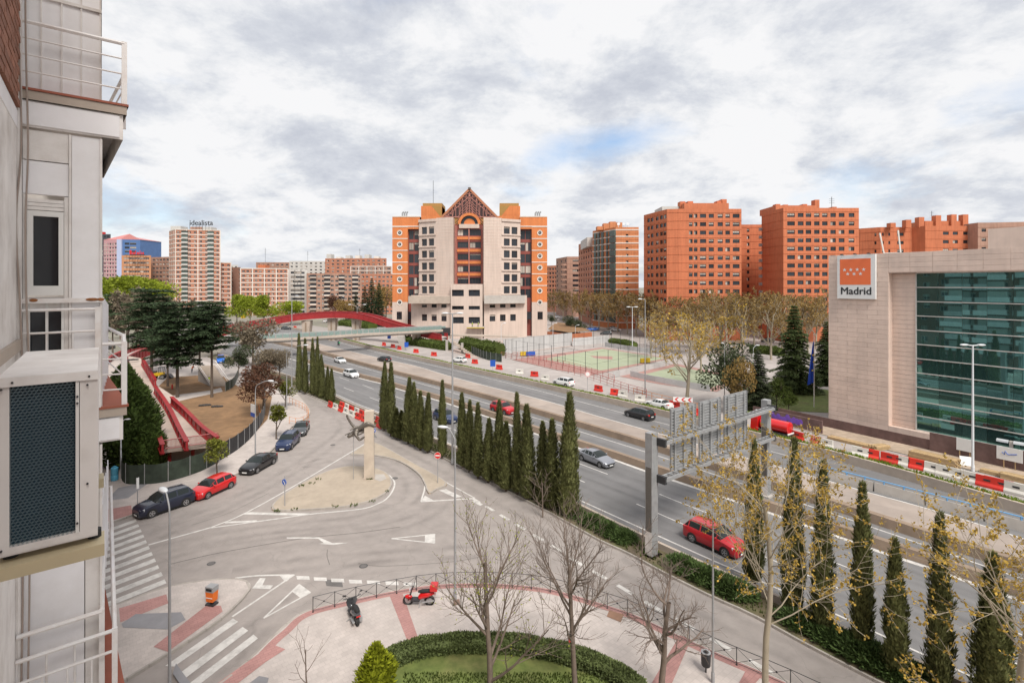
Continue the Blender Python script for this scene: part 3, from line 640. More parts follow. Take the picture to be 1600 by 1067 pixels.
BRK = mat("far_brick", (0.43, 0.185, 0.115), 0.85, streak=.12, var=0.10, scale=0.4, var2=0.1, scale2=0.08)  # far bricks paler and less saturated: distance haze put into the colour
BRK2 = mat("far_brick_brown", (0.36, 0.21, 0.155), 0.85, streak=.12, var=0.10, scale=0.4, var2=0.1, scale2=0.08)
GRIDW = mat("grid_concrete", (0.66, 0.60, 0.54), 0.8, 0.08, 0.6)
STONE = mat("pink_stone", (0.72, 0.565, 0.480), 0.75, streak=.05, var=0.05, scale=0.4, objrand=0.04, stain=(0.41, 0.33, 0.29), stain_amt=0.45, stain_scale=0.25)
STONEC = mat("court_stone", (0.58, 0.47, 0.405), 0.8, streak=.08, var=0.06, scale=0.4, var2=0.06, scale2=0.1, stain=(0.38, 0.29, 0.24), stain_amt=0.4, stain_scale=0.2)
MAROON = mat("maroon_metal", (0.24, 0.06, 0.045), 0.5, 0.06, 1)
OCHRE = mat("ochre_panel", (0.33, 0.19, 0.05), 0.7, 0.06, 1)
ROOFG = mat("roof_gravel", (0.26, 0.24, 0.22), 0.95, 0.15, 0.5)
ROOFT = mat("roof_tile", (0.30, 0.13, 0.08), 0.9, 0.15, 0.5)
BALCG = mat("green_grey_glazing", (0.06, 0.085, 0.075), 0.25, 0.1, 1, objrand=0.4)
GREYW = mat("grey_render", (0.52, 0.50, 0.47), 0.85, 0.06, 0.5)

# ---- courthouse with the glazed gable
def court():
    Y0 = 200.0; t = thing("courthouse", "orange and stone public building with glazed triangular gable and round windows", "building", (X(734, Y0), Y0, 0))
    u = lambda px: (px - 734) * .25
    z = lambda py: (525 - py) * .25
    lv = [354.5, 373, 391.3, 409.8, 428, 446.2, 464]
    for sx in (-1, 1):
        s = lambda px: sx * u(px)                      # mirrored about the axis; px given for the left half
        def seg(a, b): return (a, b) if a[0] < b[0] else (b, a)
        A, B = seg((s(613), 0), (s(637), 0))
        plain(t, ORW, [A, B], z(472), z(338), "wing_wall"); plain(t, STONEC, [A, B], -1, z(472), "wing_base")
        plain(t, ORW, ([(s(613), 30), (s(613), 0)] if sx < 0 else [(s(613), 0), (s(613), 30)]), z(472), z(338), "wing_wall")
        plain(t, STONEC, ([(s(613), 30), (s(613), 0)] if sx < 0 else [(s(613), 0), (s(613), 30)]), -1, z(472), "wing_base")
        A2, B2 = seg((s(637), 0), (s(656), 0)); plain(t, ORW, [A2, B2], z(358), z(338), "wing_wall")
        C, D = seg((s(637), 1.4), (s(656), 1.4)); facade(t, MAROON, C, D, -1, z(358), [(.25, 2.1), (2.3, 4.4)], [(z(k + 17) + .6, z(k + 1)) for k in reversed([359, 377.5, 396, 414, 432.5, 451])] , .2, FRAME_D, 1, "curtain_wall")
        plain(t, ORW, ([(s(637), 0), (s(637), 1.4)] if sx < 0 else [(s(637), 1.4), (s(637), 0)]), z(472), z(358), "reveal")
        AA, BB_ = seg((s(613), 0), (s(656), 0)); bands(t, A, B, [z(k) for k in lv[:-1]], .3, .12, GRIDW); bands(t, AA, BB_, [z(353.8), z(338.5)], .35, .15, GRIDW)
        for k in range(7):                              # round windows
            mb = MB(); c = (0, -.06, 0); mb.disc(c, (0, -1, 0), 1.05, 24, 0, .62); mb.disc((0, -.02, 0), (0, -1, 0), .64, 20, 1); mb.disc((0, -.10, 0), (0, -1, 0), .22, 12, 2)
            mb.tube([(1.0 * math.cos(q * math.pi / 12), -.08, 1.0 * math.sin(q * math.pi / 12)) for q in range(25)], .09, 4, False, 0)
            if k == 0: ME = mb.mesh("round_window", [GRIDW, GLASS, STEEL])
            link("round_window", ME, t, loc=(s(624.5), 0, z(364 + 18.1 * k)))
        for k, (a, b, c, d) in enumerate([(620, 628, 487, 499), (638, 649, 487, 499)]):
            p, q = seg((s(a), 0), (s(b), 0)); o = link("window", win_mesh(abs(q[0] - p[0]), z(c) - z(d), FRAME_D, 0, 2), t, loc=((p[0] + q[0]) / 2, -.05, (z(c) + z(d)) / 2))
        # stepped stone blocks
        pts = [(s(655), -.6), (s(684), -4.2), (s(711), -6.5)]
        A, B = seg(pts[0], pts[1]); Wd = math.dist(A, B)
        rows = [(z(k + 11), z(k)) for k in reversed([355.8, 374, 392.3, 410.8, 429, 447.4])]
        facade(t, STONEC, A, B, z(461), z(345), [(1.0, 3.5), (4.3, 6.8)] if sx < 0 else [(Wd - 6.8, Wd - 4.3), (Wd - 3.5, Wd - 1.0)], rows, .5, FRAME_D, 1, "stone_wall", variants=(0, 0, 0, 1))
        bands(t, A, B, [r[0] - .35 for r in rows], .5, .35, STONEC, "window_ledge"); bands(t, A, B, [z(346)], 1.0, .4, STONEC, "cornice")
        A, B = seg(pts[1], pts[2]); plain(t, STONEC, [A, B], z(500), z(343), "stone_wall"); bands(t, A, B, [z(343) - 1.15 * k for k in range(1, 30)], .06, .05, STONE, "stone_joint")
        plain(t, STONEC, ([(s(711), -6.5), (s(711), -1)] if sx < 0 else [(s(711), -1), (s(711), -6.5)]), 0, z(343), "reveal")
        roof(t, ROOFG, [(s(655), -.6), (s(684), -4.2), (s(711), -6.5), (s(711), 6), (s(655), 6)], z(344.5))
        plain(t, ORW, list(seg((s(656), 3), (s(692), 3))), z(350), z(336), "upper_wall")
        A, B = seg((s(645), -3.2), (s(710), -8.2)); rows = [(z(500), z(490)), (z(479.5), z(474.3))]
        facade(t, STONEC, A, B, -1, z(461), even(3 if sx < 0 else 3, math.dist(A, B), 2.2, 2.2, 4.5) if sx < 0 else even(3, math.dist(A, B), 2.2, 4.5, 2.2), rows, .4, FRAME_D, 2, "podium_wall", variants=(0, 0, 1))
        if sx < 0: mb = MB(); mb.hexa([(s(648), -5, z(473)), (s(709), -11, z(473)), (s(709), -8.2, z(473)), (s(648), -3.0, z(473)), (s(648), -4.6, z(461)), (s(709), -10.4, z(461)), (s(709), -8.2, z(461)), (s(648), -3.0, z(461))]); mb.build("canopy", CONC, t)
        else: mb = MB(); mb.bx(s(709), s(645), -8.8, -4, z(473), z(462)); mb.build("canopy", CONC_BEIGE, t)
        # roof towers and vents
        a, b = sorted((s(655), s(688))); boxp(t, "roof_block", ORW, a, b, 4, 14, z(345), z(319.5)); boxp(t, "roof_block", OCHRE, min(s(657), s(688)), max(s(657), s(688)), 5, 15, z(345), z(314.5))
        mb = MB(); q = [(s(672), z(319.5)), (s(688), z(319.5)), (s(688), z(339))]; mb.face([(p[0], 3.985, p[1]) for p in (q if sx > 0 else q[::-1])][::-1]); mb.build("roof_panel", OCHRE, t)
        for k in (-1.4, 0, 1.4): mb = MB(); c = s(627) + k * .6; mb.tube([(c, 6, z(338)), (c, 6, z(330)), (c + .5, 6, z(327.5))], .3, 8); mb.build("roof_vent", STEEL, t)
        roof(t, ROOFG, [(s(613), 0), (s(656), 0), (s(656), 30), (s(613), 30)], z(338.5))
    # recessed glazed centre
    rows = [(z(k + 9.5), z(k)) for k in reversed([359.5, 378.5, 397, 415.5, 434])]
    facade(t, MAROON, (u(711), -2), (u(757), -2), z(446), z(352), [(1.2, 5.4), (5.9, 10.2)], rows, .5, FRAME_D, 3, "centre_wall", variants=(0, 0, 4, 1))
    bands(t, (u(715), -2), (u(752), -2), [r[0] - 1.0 for r in rows], 1.1, .3, ORW, "spandrel")
    posts(t, (u(711), -2.1), (u(757), -2.1), [.6, 5.65, 10.8], z(446), z(354), .35, .4, mat("pink_steel", (.46, .2, .16), .5), "mullion")
    # podium front block
    rows = [(z(k[1]), z(k[0])) for k in ((493, 502.5), (476.5, 482), (452.5, 462))]
    facade(t, STONEC, (u(709), -9.5), (u(756), -9.5), -1, z(444), [(.4, 4.8), (6.6, 10.8)], rows, .6, FRAME_D, 1, "podium_wall", variants=(0,))
    plain(t, STONEC, [(u(709), 0), (u(709), -9.5)], -1, z(444)); plain(t, STONEC, [(u(756), -9.5), (u(756), 0)], -1, z(444)); roof(t, ROOFG, [(u(709), -9.5), (u(756), -9.5), (u(756), -2), (u(709), -2)], z(444.2))
    # gable
    PK = MATS["pink_steel"]; gy = -1.2
    apex, l, r = (0, z(299)), (u(691.5), z(340)), (u(776.5), z(340))
    mb = MB(); mb.face([(l[0], gy, l[1]), (r[0], gy, r[1]), (apex[0], gy, apex[1])]); mb.build("gable_glass", mat("gable_glazing", (.05, .028, .026), .2, spec=.4), t)
    def bar(p, q, w, m=PK, name="gable_bar", y=gy - .12): b_ = MB(); b_.bar((p[0], y, p[1]), (q[0], y, q[1]), w, .2, (0, 1, 0)); b_.build(name, m, t)
    for e in (l, r): bar((e[0] * 1.05, e[1] - .5), (0, apex[1] + .6), .85, mat("gable_brown", (.38, .15, .075), .7, .08, .6), "gable_rafter", gy - .3); bar((e[0] * .86, e[1]), (0, apex[1] - 2.3), .22)
    bar(l, r, .3)
    hgt = apex[1] - l[1]
    for k in range(1, 8):
        for sg in (-1, 1):
            x = r[0] * k / 8 * sg; bar((x, l[1]), (x, l[1] + hgt * (1 - abs(x) / r[0])), .16)
            bar((x, l[1] + hgt * (1 - abs(x) / r[0])), (sg * r[0] * max(0, k - 2) / 8, l[1] + hgt * (1 - abs(x) / r[0])), .14)
            if k % 2: bar((x, l[1]), (sg * r[0] * (k - 1) / 8, l[1] + hgt * (1 - (k - 1) / 8)), .13)
    for k in range(1, 6):
        for sg in (-1, 1): bar((0, apex[1] - 2.6 - k * 1.0), (sg * (1.4 + k * 1.0), apex[1] - 4.0 - k * 2.0), .13)
    bar((0, l[1]), (0, apex[1]), .2)
    cz = z(351.5); R0, R1 = 4.35, 3.35
    mb = MB(); n = 24; arc = lambda r_, k: (r_ * math.cos(math.pi * k / n), r_ * math.sin(math.pi * k / n))
    for k in range(n):
        a, b = arc(R0, k), arc(R0, k + 1); c, d = arc(R1, k + 1), arc(R1, k)
        mb.hexa([(a[0], gy - 1.4, cz + a[1]), (b[0], gy - 1.4, cz + b[1]), (b[0], gy, cz + b[1]), (a[0], gy, cz + a[1]), (d[0], gy - 1.4, cz + d[1]), (c[0], gy - 1.4, cz + c[1]), (c[0], gy, cz + c[1]), (d[0], gy, cz + d[1])])
    mb.build("arch", ORW, t)
    mb = MB(); mb.face([(R1 * math.cos(math.pi * k / 20), gy - .3, cz + R1 * math.sin(math.pi * k / 20)) for k in range(21)]); mb.build("arch_panel", GLASS, t)
    mb = MB(); mb.face([(2.2 * math.cos(math.pi * k / 20), gy - .45, cz + 2.2 * math.sin(math.pi * k / 20)) for k in range(21)]); mb.build("arch_panel", ORW, t)
    boxp(t, "lintel", STONEC, -3.9, 3.9, gy - 1.6, gy, cz - 1.6, cz - .02)
    mb = MB(); mb.hexa([(l[0], gy + .2, l[1] - 3), (r[0], gy + .2, r[1] - 3), (r[0], 26, r[1] - 3), (l[0], 26, l[1] - 3), (-.05, gy + .2, apex[1]), (.05, gy + .2, apex[1]), (.05, 26, apex[1]), (-.05, 26, apex[1])]); mb.build("gable_roof", OCHRE, t)
    boxp(t, "finial", BARK_D, -.5, .5, gy - .6, gy + .4, apex[1] + .4, apex[1] + 1.2)
    roof(t, ROOFG, [(u(655), 3), (u(811), 3), (u(811), 30), (u(655), 30)], z(345)); plain(t, ORW, [(u(856), 30), (u(613), 30)], -1, z(338))
    mb = MB(); mb.tube([(u(672), 8, z(315)), (u(672), 8, z(276))], .09, 5); mb.build("roof_mast", STEEL_D, t)
    return t
court()

# ---- terracotta towers
def tower(name, label, pts, edges, top, nfl, pitch=3.0, m=ORT, group="terracotta apartment towers", ztop_gap=1.8, extras=()):
    """pts: plan corners, seen from above, counter-clockwise; edges: one entry per side: None or the list of (x0, x1) openings"""
    c = Vector((sum(p[0] for p in pts) / len(pts), sum(p[1] for p in pts) / len(pts), 0)); t = thing(name, label, "building", c, 0, group)
    P = [(p[0] - c.x, p[1] - c.y) for p in pts]; n = len(P)
    rows = [(top - ztop_gap - k * pitch - 1.45, top - ztop_gap - k * pitch) for k in range(nfl)][::-1]
    for i in range(n):
        A, B = P[i], P[(i + 1) % n]; e = edges[i]
        if e is None: plain(t, m, [A, B], -1, top)
        else: facade(t, m, A, B, -1, top, e, rows, .3, FRAME_D, {k: (2 if b_ - a_ > 2.2 else 1) for k, (a_, b_) in enumerate(e)}, variants=(0, 0, 0, 0, 1, 2, 4))
        if e is not None or i in extras: bands(t, A, B, [r[1] + .55 for r in rows], .16, .10, m)
    roof(t, ROOFG, P, top - .5)
    return t, P, c
D1Y = 185.0; s = D1Y / 800
pts = [(X(1006, 201), 201), (X(1042, D1Y), D1Y), (X(1060, D1Y), D1Y - .8), (X(1157, D1Y), D1Y - .8), (X(1157, D1Y) + 3, 212), (X(1030, 212), 216)]
w01 = math.dist(pts[0], pts[1]); f = lambda a, b: ((a - 1060) * s, (b - 1060) * s)
t1, P_, c_ = tower("apartment_tower", "terracotta brick tower with grey penthouse, directly right of the striped apartment block", pts,
    [[(w01 * a, w01 * a + 1.9) for a in (.16, .32, .54, .72, .86)], None, [f(1075.3, 1081), f(1083, 1088.5), f(1092.5, 1102), f(1106, 1114), f(1120, 1128), f(1132, 1139), f(1143.5, 1154)], None, None, None], 20 + 118 * s, 14, 13.05 * s, extras=(1,))
tp = 20 + 118 * s
boxp(t1, "roof_block", ORT, X(1062, 190) - c_.x, X(1130, 190) - c_.x, 3 - 15, 6, tp - .5, tp + 2.2)
for a in (1064, 1076, 1121, 1128): boxp(t1, "chimney", ORT, X(a, 190) - c_.x - .9, X(a, 190) - c_.x + 1.0, -9, -6, tp - .5, tp + rnd.uniform(3.2, 4.4))
boxp(t1, "penthouse", GREYW, X(1031, 192) - c_.x, X(1060, 190) - c_.x, -8, 2, tp - .5, tp + 1.6)
D2Y = 180.0; s2 = D2Y / 800
pts = [(X(1190, 194), 194), (X(1224, D2Y), D2Y), (X(1342, D2Y), D2Y), (X(1342, D2Y) + 5, 206), (X(1205, 206), 210)]
f2 = lambda a, b: ((a - 1224) * s2, (b - 1224) * s2)
t2, P_, c_ = tower("apartment_tower", "terracotta brick tower with a blank side wall, behind the building that reads Madrid", pts,
    [None, [f2(1230, 1242), f2(1246.5, 1255.5), f2(1259, 1267.5), f2(1272, 1280.5), f2(1284.5, 1293), f2(1297.5, 1306), f2(1310.5, 1319.5), f2(1326, 1335)], None, None, None], 20 + 120 * s2, 14, 13.15 * s2, extras=(0,))
tp = 20 + 120 * s2
boxp(t2, "roof_block", ORT, X(1212, 186) - c_.x, X(1276, 186) - c_.x, -8, 4, tp - .5, tp + 1.8)
for a, h_ in ((1216, 2.6), (1228, 2.4), (1258, 2.6), (1277, 4.2), (1304, 1.6)): boxp(t2, "chimney", ORT, X(a, 188) - c_.x - .8, X(a, 188) - c_.x + .8, -6, -3.5, tp - .5, tp + h_)
mb = MB()
for k in range(13): mb.bx(-.9, .4, -.5, .5, 5 + k * 2.95, 6.1 + k * 2.95)
o = mb.build("balcony", STEEL, t2); o.location = (P_[0][0], P_[0][1], 0)
Yb = 222.0
pts = [(X(1150, Yb), Yb), (X(1192, Yb), Yb), (X(1192, Yb), Yb + 20), (X(1150, Yb), Yb + 20)]; sw = Yb / 800
tower("apartment_block", "narrow terracotta block with one column of small windows, between the two big towers", pts, [[((1167 - 1150) * sw, (1171 - 1150) * sw)], None, None, None], 20 + 94 * sw, 14, 13.05 * s)[0]
Yc = 235.0; sc_ = Yc / 800; ft = lambda a, b: ((a - 1376) * sc_, (b - 1376) * sc_)
pts = [(X(1343, Yc + 6), Yc + 6), (X(1376, Yc), Yc), (X(1425, Yc), Yc), (X(1432, Yc), Yc - 5), (X(1530, Yc), Yc - 5), (X(1530, Yc), Yc + 20), (X(1343, Yc), Yc + 26)]
w0 = math.dist(pts[0], pts[1]); w4 = (1530 - 1432) * sc_; f4 = lambda a, b: ((a - 1432) * sc_, (b - 1432) * sc_)
t3, P_, c_ = tower("apartment_block", "stepped terracotta block with chimneys, rising behind the roof of the glass building", pts,
    [[(w0 - 2.4, w0 - 1.6)], [ft(1378, 1381), ft(1388, 1391), ft(1402, 1412)], None, [f4(1459, 1468), f4(1474, 1482), f4(1490, 1498), f4(1502, 1507), f4(1512, 1522)], None, None, None], 20 + 90 * sc_, 8, 13.0 * sc_, ztop_gap=2.6)
tp = 20 + 90 * sc_
boxp(t3, "roof_block", ORT, X(1440, Yc) - c_.x, X(1500, Yc) - c_.x, -8, 2, tp - .5, tp + 2.6)
for a, h_ in ((1388, 1.6), (1412, 3.0), (1432, 4.2), (1458, 5.0), (1482, 5.4), (1500, 5.4)): boxp(t3, "chimney", ORT, X(a, Yc) - c_.x - 1.2, X(a, Yc) - c_.x + 1.2, -9, -6.5, tp - .5, tp + h_)
Yd = 225.0; sd = Yd / 800
pts = [(X(1528, Yd), Yd), (X(1545, Yd), Yd), (X(1640, Yd), Yd - 6), (X(1640, Yd), Yd + 20), (X(1528, Yd), Yd + 20)]; wl_ = math.dist(pts[1], pts[2])
tower("apartment_block", "brown brick block with long strip windows at the right edge, above the glass building", pts, [[(1.6, 3.6)], [(1.5, 9.0), (9.5, 17), (17.5, 25)], None, None, None], 20 + 97 * sd, 7, 4.1, BRK2, ztop_gap=2.6)
# ---- striped block and its neighbours on the avenue
Ye = 233.0; se = Ye / 800; tp = 20 + 90 * se
pts = [(X(926, 250), 250), (X(946, 240), 240), (X(962, Ye), Ye), (X(998, Ye), Ye), (X(1000, 252), 256), (X(940, 262), 266)]
t4, P_, c_ = tower("apartment_tower", "orange brick tower with white floor bands and dark green glazed bays", pts, [None, None, [(4.6, 5.8)], None, None, None], tp, 13, 10.35 * se, ORS, ztop_gap=3.2)
zs = [tp - 1.2 - k * 10.35 * se for k in range(15)]
for i in (0, 1, 2): bands(t4, P_[i], P_[i + 1], zs, .5, .12, GRIDW)
for i, xs in ((0, (.15, .42, .72)), (1, (.12, .45))):
    A, B = Vector((*P_[i], 0)), Vector((*P_[i + 1], 0)); L_ = (B - A).length; ux = (B - A) / L_
    for q in xs:
        for k in range(14):
            mb = MB(); w_ = .17 * L_
            if k == 0: mb.bx(-w_ / 2, w_ / 2, -.5, .1, 0, 10.35 * se - .5); me_ = mb.mesh("glazed_bay", BALCG)
            link("glazed_bay", me_, t4, loc=A + ux * (q * L_ + w_ / 2) + Vector((0, 0, zs[k] - 10.35 * se + .25)), rz=math.atan2(ux.y, ux.x))
A = Vector((*P_[1], 0)); B = Vector((*P_[2], 0)); ux = (B - A).normalized()
for k in range(14):
    if k == 0: mb = MB(); mb.bx(-1.6, 1.6, -.9, .1, 0, 10.35 * se - .4); me_ = mb.mesh("glazed_bay", [BALCG])
    link("glazed_bay", me_, t4, loc=A + ux * ((B - A).length * .80) + Vector((0, 0, zs[k] - 10.35 * se + .2)), rz=math.atan2(ux.y, ux.x))
for a, h_ in ((938, 1.2), (948, 2.6), (958, 3.4), (968, 3.0)): boxp(t4, "roof_block", ORS, X(a, 240) - c_.x - 1.4, X(a, 240) - c_.x + 1.4, -6, -2, tp - .5, tp + h_)
for a in (964, 972, 978): mb = MB(); mb.disc((X(a, 238) - c_.x, -12, tp + 1.6), (-.3, -1, .3), .7, 14); mb.tube([(X(a, 238) - c_.x, -12, tp - .5), (X(a, 238) - c_.x, -11.8, tp + 1.5)], .12, 5); mb.build("satellite_dish", LAMPM, t4)
Yf = 268.0; pts = [(X(904, 290), 290), (X(926, 255), 255), (X(930, 262), 270), (X(915, 300), 305)]; w_ = math.dist(pts[0], pts[1])
tf, P_, c_ = tower("apartment_block", "brick block with a grey top storey, adjoining the striped tower on its left", pts, [even(6, w_, 2.6, 1.5), None, None, None], 20 + 68 * .335, 12, 3.05, BRK, ztop_gap=4.6)
boxp(tf, "roof_storey", GREYW, P_[0][0] - .3, P_[1][0] + .4, P_[1][1] - .5, P_[1][1] + 24, 39.0, 43.6)
Yg = 320.0; sg = Yg / 800
pts = [(X(869, 345), 345), (X(886, Yg), Yg), (X(903, Yg), Yg), (X(903, Yg), 350), (X(875, 350), 356)]; w_ = math.dist(pts[0], pts[1])
t5, P_, c_ = tower("apartment_block", "brown brick block with curved balconies, next to the courthouse along the avenue", pts, [even(3, w_, 2.4, 2), [(3.5, 9)], None, None, None], 20 + 44 * sg, 10, 3.1, BRK2)
for k in range(10):
    if k == 0: mb = MB(); mb.tube([(0, 0, 0), (0, 0, 1.1)], 2.0, 12); me_ = mb.mesh("balcony", BRK2)
    link("balcony", me_, t5, loc=(P_[1][0] - 2, P_[1][1] + .6, 4 + k * 3.1))
pts = [(X(852, 380), 380), (X(872, 372), 372), (X(872, 372), 400), (X(852, 400), 400)]
tower("apartment_block", "pale distant block glimpsed between the courthouse and the brown balcony block", pts, [even(4, math.dist(pts[0], pts[1]), 1.8, 1), None, None, None], 20 + 30 * .47, 9, 3.1, BRK)
# ---- far city on the left
def block(name, label, pxl, pxr, Yl, Yr, pyt, nfl, pitch, ncol, ww, m, group, grid=False, left=None, base=-1, wh=1.35, fm=FRAME_W, gap=1.4):
    pts = [(X(pxl, Yl), Yl), (X(pxr, Yr), Yr), (X(pxr - 1, Yr + 16), Yr + 16), (X(pxl + 1, Yl + 16), Yl + 16)]
    if left: pts = [(X(left[0], left[1]), left[1])] + pts; pts[-1] = (X(left[0], left[1]) + 2, left[1] + 8)
    tp = 20 + (HZ - pyt) / 800 * Yl; k0 = 1 if left else 0; w_ = math.dist(pts[k0], pts[k0 + 1])
    e = [None] * len(pts); e[k0] = even(ncol, w_, ww, ww * .6)
    if left: wl__ = math.dist(pts[0], pts[1]); e[0] = even(max(1, int(wl__ / 4)), wl__, 1.6, .9)
    c = Vector((sum(p[0] for p in pts) / len(pts), sum(p[1] for p in pts) / len(pts), 0)); t = thing(name, label, "building", c, 0, group)
    P = [(p[0] - c.x, p[1] - c.y) for p in pts]; n = len(P)
    rows = [(tp - gap - k * pitch - wh, tp - gap - k * pitch) for k in range(nfl)][::-1]
    for i in range(n):
        A, B = P[i], P[(i + 1) % n]
        if e[i] is None: plain(t, m, [A, B], base, tp)
        else:
            facade(t, m, A, B, base, tp, e[i], rows, .3, fm, 1)
            if grid:
                bands(t, A, B, [r[0] - .75 for r in rows] + [tp - .2], .55, .15, GRIDW)
                L_ = math.dist(A, B); st = L_ / max(1, round(L_ / 7.0)); posts(t, A, B, [k * st for k in range(int(L_ / st) + 1)], base, tp, .55, .17, GRIDW)
    roof(t, ROOFG, P, tp - .4); return t, P, c, tp
FARG = "distant apartment blocks beyond the footbridge"
t6, P_, c_, tp = block("apartment_tower", "tall brick and white grid tower carrying a rooftop sign, left of the skyline", 274, 344, 345, 352, 358, 17, 3.0, 8, 1.5, BRK, FARG, True, (264.5, 358), 5)
A, B = Vector((*P_[1], 0)), Vector((*P_[2], 0)); ux = (B - A).normalized(); L_ = (B - A).length
for q in (.21, .79):
    for k in range(16):
        if k == 0 and q < .5: mb = MB(); mb.bx(-1.9, 1.9, -1.1, .1, 0, 1.05, 0); mb.bx(-1.9, 1.9, -.9, .1, 1.05, 2.4, 1); me_ = mb.mesh("balcony", [GREYW, BALCG])
        link("balcony", me_, t6, loc=A + ux * (q * L_) + Vector((0, 0, tp - 3.4 - 3.0 * k)), rz=math.atan2(ux.y, ux.x))
boxp(t6, "roof_block", GREYW, -13, -6, -4, 4, tp - .4, tp + 3.0); boxp(t6, "roof_block", BRK2, 0, 8, -3, 4, tp - .4, tp + 2.6); boxp(t6, "roof_block", GREYW, 9, 15, -4, 3, tp - .4, tp + 2.4)
def text(name, body, size, m, parent, loc, rz, ext=.05, off_=0.0, align='LEFT', bold=0.0):
    cu = bpy.data.curves.new(name, 'FONT'); cu.body = body; cu.size = size; cu.extrude = ext; cu.offset = off_; cu.align_x = align; cu.materials.append(m); cu.resolution_u = 3
    tmp = bpy.data.objects.new("tmp", cu); COL.objects.link(tmp); bpy.context.view_layer.update()
    me = bpy.data.meshes.new_from_object(tmp.evaluated_get(bpy.context.evaluated_depsgraph_get())); bpy.data.objects.remove(tmp)
    if bold:
        mb = MB()
        for k, (a, b) in enumerate(((0, 0), (bold, 0), (-bold, 0), (0, bold * .7), (0, -bold * .7))):
            n = len(mb.v); mb.v.extend([(v.co.x + a, v.co.y + b, v.co.z + .0015 * k) for v in me.vertices])
            for p in me.polygons: mb.f.append(tuple(n + i for i in p.vertices)); mb.m.append(0)
        me = mb.mesh(name, m)
    o = link(name, me, parent, loc=loc); o.rotation_euler = (R(90), 0, rz); return o
sg_ = thing("rooftop_sign", "black rooftop lettering reading idealista on the brick grid tower", "sign", (X(309, 345), c_.y - 9, tp + 2.4))
text("lettering", "idealista", 5.0, STEEL_D, sg_, (0, 0, .6), 0, .12, 0, 'CENTER', .05)
mb = MB()
for k in range(7): mb.bar((-8 + k * 2.2, .2, -2.6), (-8 + k * 2.2, .2, .7), .14); 
mb.build("sign_frame", STEEL_D, sg_)
block("apartment_block", "low brick wing with white bands attached to the right of the sign tower", 344, 361, 356, 358, 410, 11, 3.0, 2, 1.5, BRK, FARG, True, None, 2)
block("apartment_block", "plain brown brick slab between the two white grid blocks", 361, 376, 372, 366, 418, 9, 3.0, 2, 1.4, BRK2, FARG, False, None, 0)
t7, P_, c_, tp = block("apartment_block", "long brick block with white concrete grid, centre left beyond the lime green trees", 376, 450, 332, 338, 419, 9, 2.95, 11, 1.5, BRK, FARG, True, None, 0)
boxp(t7, "roof_block", ORT, -3, 2, -3, 3, tp - .4, tp + 2.5)
block("apartment_block", "dark brick block with grey terraces just behind the white grid block", 400, 452, 420, 420, 410, 8, 3.0, 7, 1.8, BRK2, FARG, False, None, 0)
block("apartment_block", "pale grey balconied block joining the white grid block on its right", 450, 480, 345, 350, 421, 10, 2.95, 4, 2.8, GREYW, FARG, False, None, 0, 1.5, FRAME_D)
t8, P_, c_, tp = block("apartment_block", "wide brick block with rows of white enclosed balconies above the red footbridge", 479, 565, 335, 345, 427, 9, 2.95, 12, 1.8, BRK2, FARG, False, None, 0)
A, B = Vector((*P_[0], 0)), Vector((*P_[1], 0)); ux = (B - A).normalized()
for q in (.12, .37, .63, .88):
    for k in range(8):
        if k == 0: mb = MB(); mb.bx(-1.9, 1.9, -1.2, .1, 0, 1.1, 0); mb.bx(-1.9, 1.9, -1.0, .1, 1.1, 2.3, 1); me_ = mb.mesh("balcony", [mat("balcony_render", (.50, .42, .36), .8, .1, .5, objrand=.3), GLASS])
        link("balcony", me_, t8, loc=A + ux * (q * (B - A).length) + Vector((0, 0, tp - 3.3 - 2.95 * k)), rz=math.atan2(ux.y, ux.x))
block("apartment_block", "dark red brick block partly behind the tall dark conifers", 563, 616, 350, 352, 428, 9, 2.95, 8, 1.6, BRK, FARG, False, None, 0)
block("apartment_block", "small pale block poking above the roofs beyond the white grid block", 466, 488, 520, 520, 412, 6, 3.0, 4, 2.0, GRIDW, FARG, False, None, 0)
block("apartment_block", "brick and white terraced block in front of the skyline, above the conifers", 548, 612, 395, 392, 416, 8, 3.0, 9, 2.2, BRK2, FARG, True, None, 0)
block("apartment_block", "low pale block on the far left horizon beside the sign tower", 346, 372, 520, 520, 414, 6, 3.0, 4, 2.0, GREYW, FARG, False, None, 0)
block("apartment_block", "pale stepped rooftop block on the skyline above the brick blocks", 452, 520, 470, 470, 408, 7, 3.0, 9, 2.0, GREYW, FARG, False, None, 0)
t9, P_, c_, tp = block("apartment_block", "upper brick block with white terraces on the skyline left of the courthouse", 508, 604, 440, 436, 404, 8, 3.0, 12, 2.2, BRK, FARG, False, None, 0)
for k in range(6): boxp(t9, "roof_block", (GREYW, GRIDW)[k % 2], -24 + k * 8.2, -20 + k * 8.2, -4, 4, tp - .4, tp + rnd.uniform(1.5, 4))
block("apartment_block", "orange brick block with strip windows under a red sign, far left", 190, 236, 350, 352, 399, 12, 3.0, 9, 2.2, mat("faded_orange_brick", (.47, .225, .12), .85, .1, .4, var2=.1, scale2=.08), FARG, False, None, 3)
block("apartment_block", "brown brick block with white balconies just left of the sign tower", 236, 266, 372, 366, 402, 13, 3.0, 5, 2.4, BRK2, FARG, False, None, 3)
BLU = mat("blue_panel", (0.075, 0.15, 0.33), 0.45, 0.08, .3); PNK = mat("pink_panel", (0.50, 0.27, 0.29), 0.6, 0.06, .3); LIL = mat("pale_blue_panel", (0.40, 0.45, 0.62), .5, .05, .3)
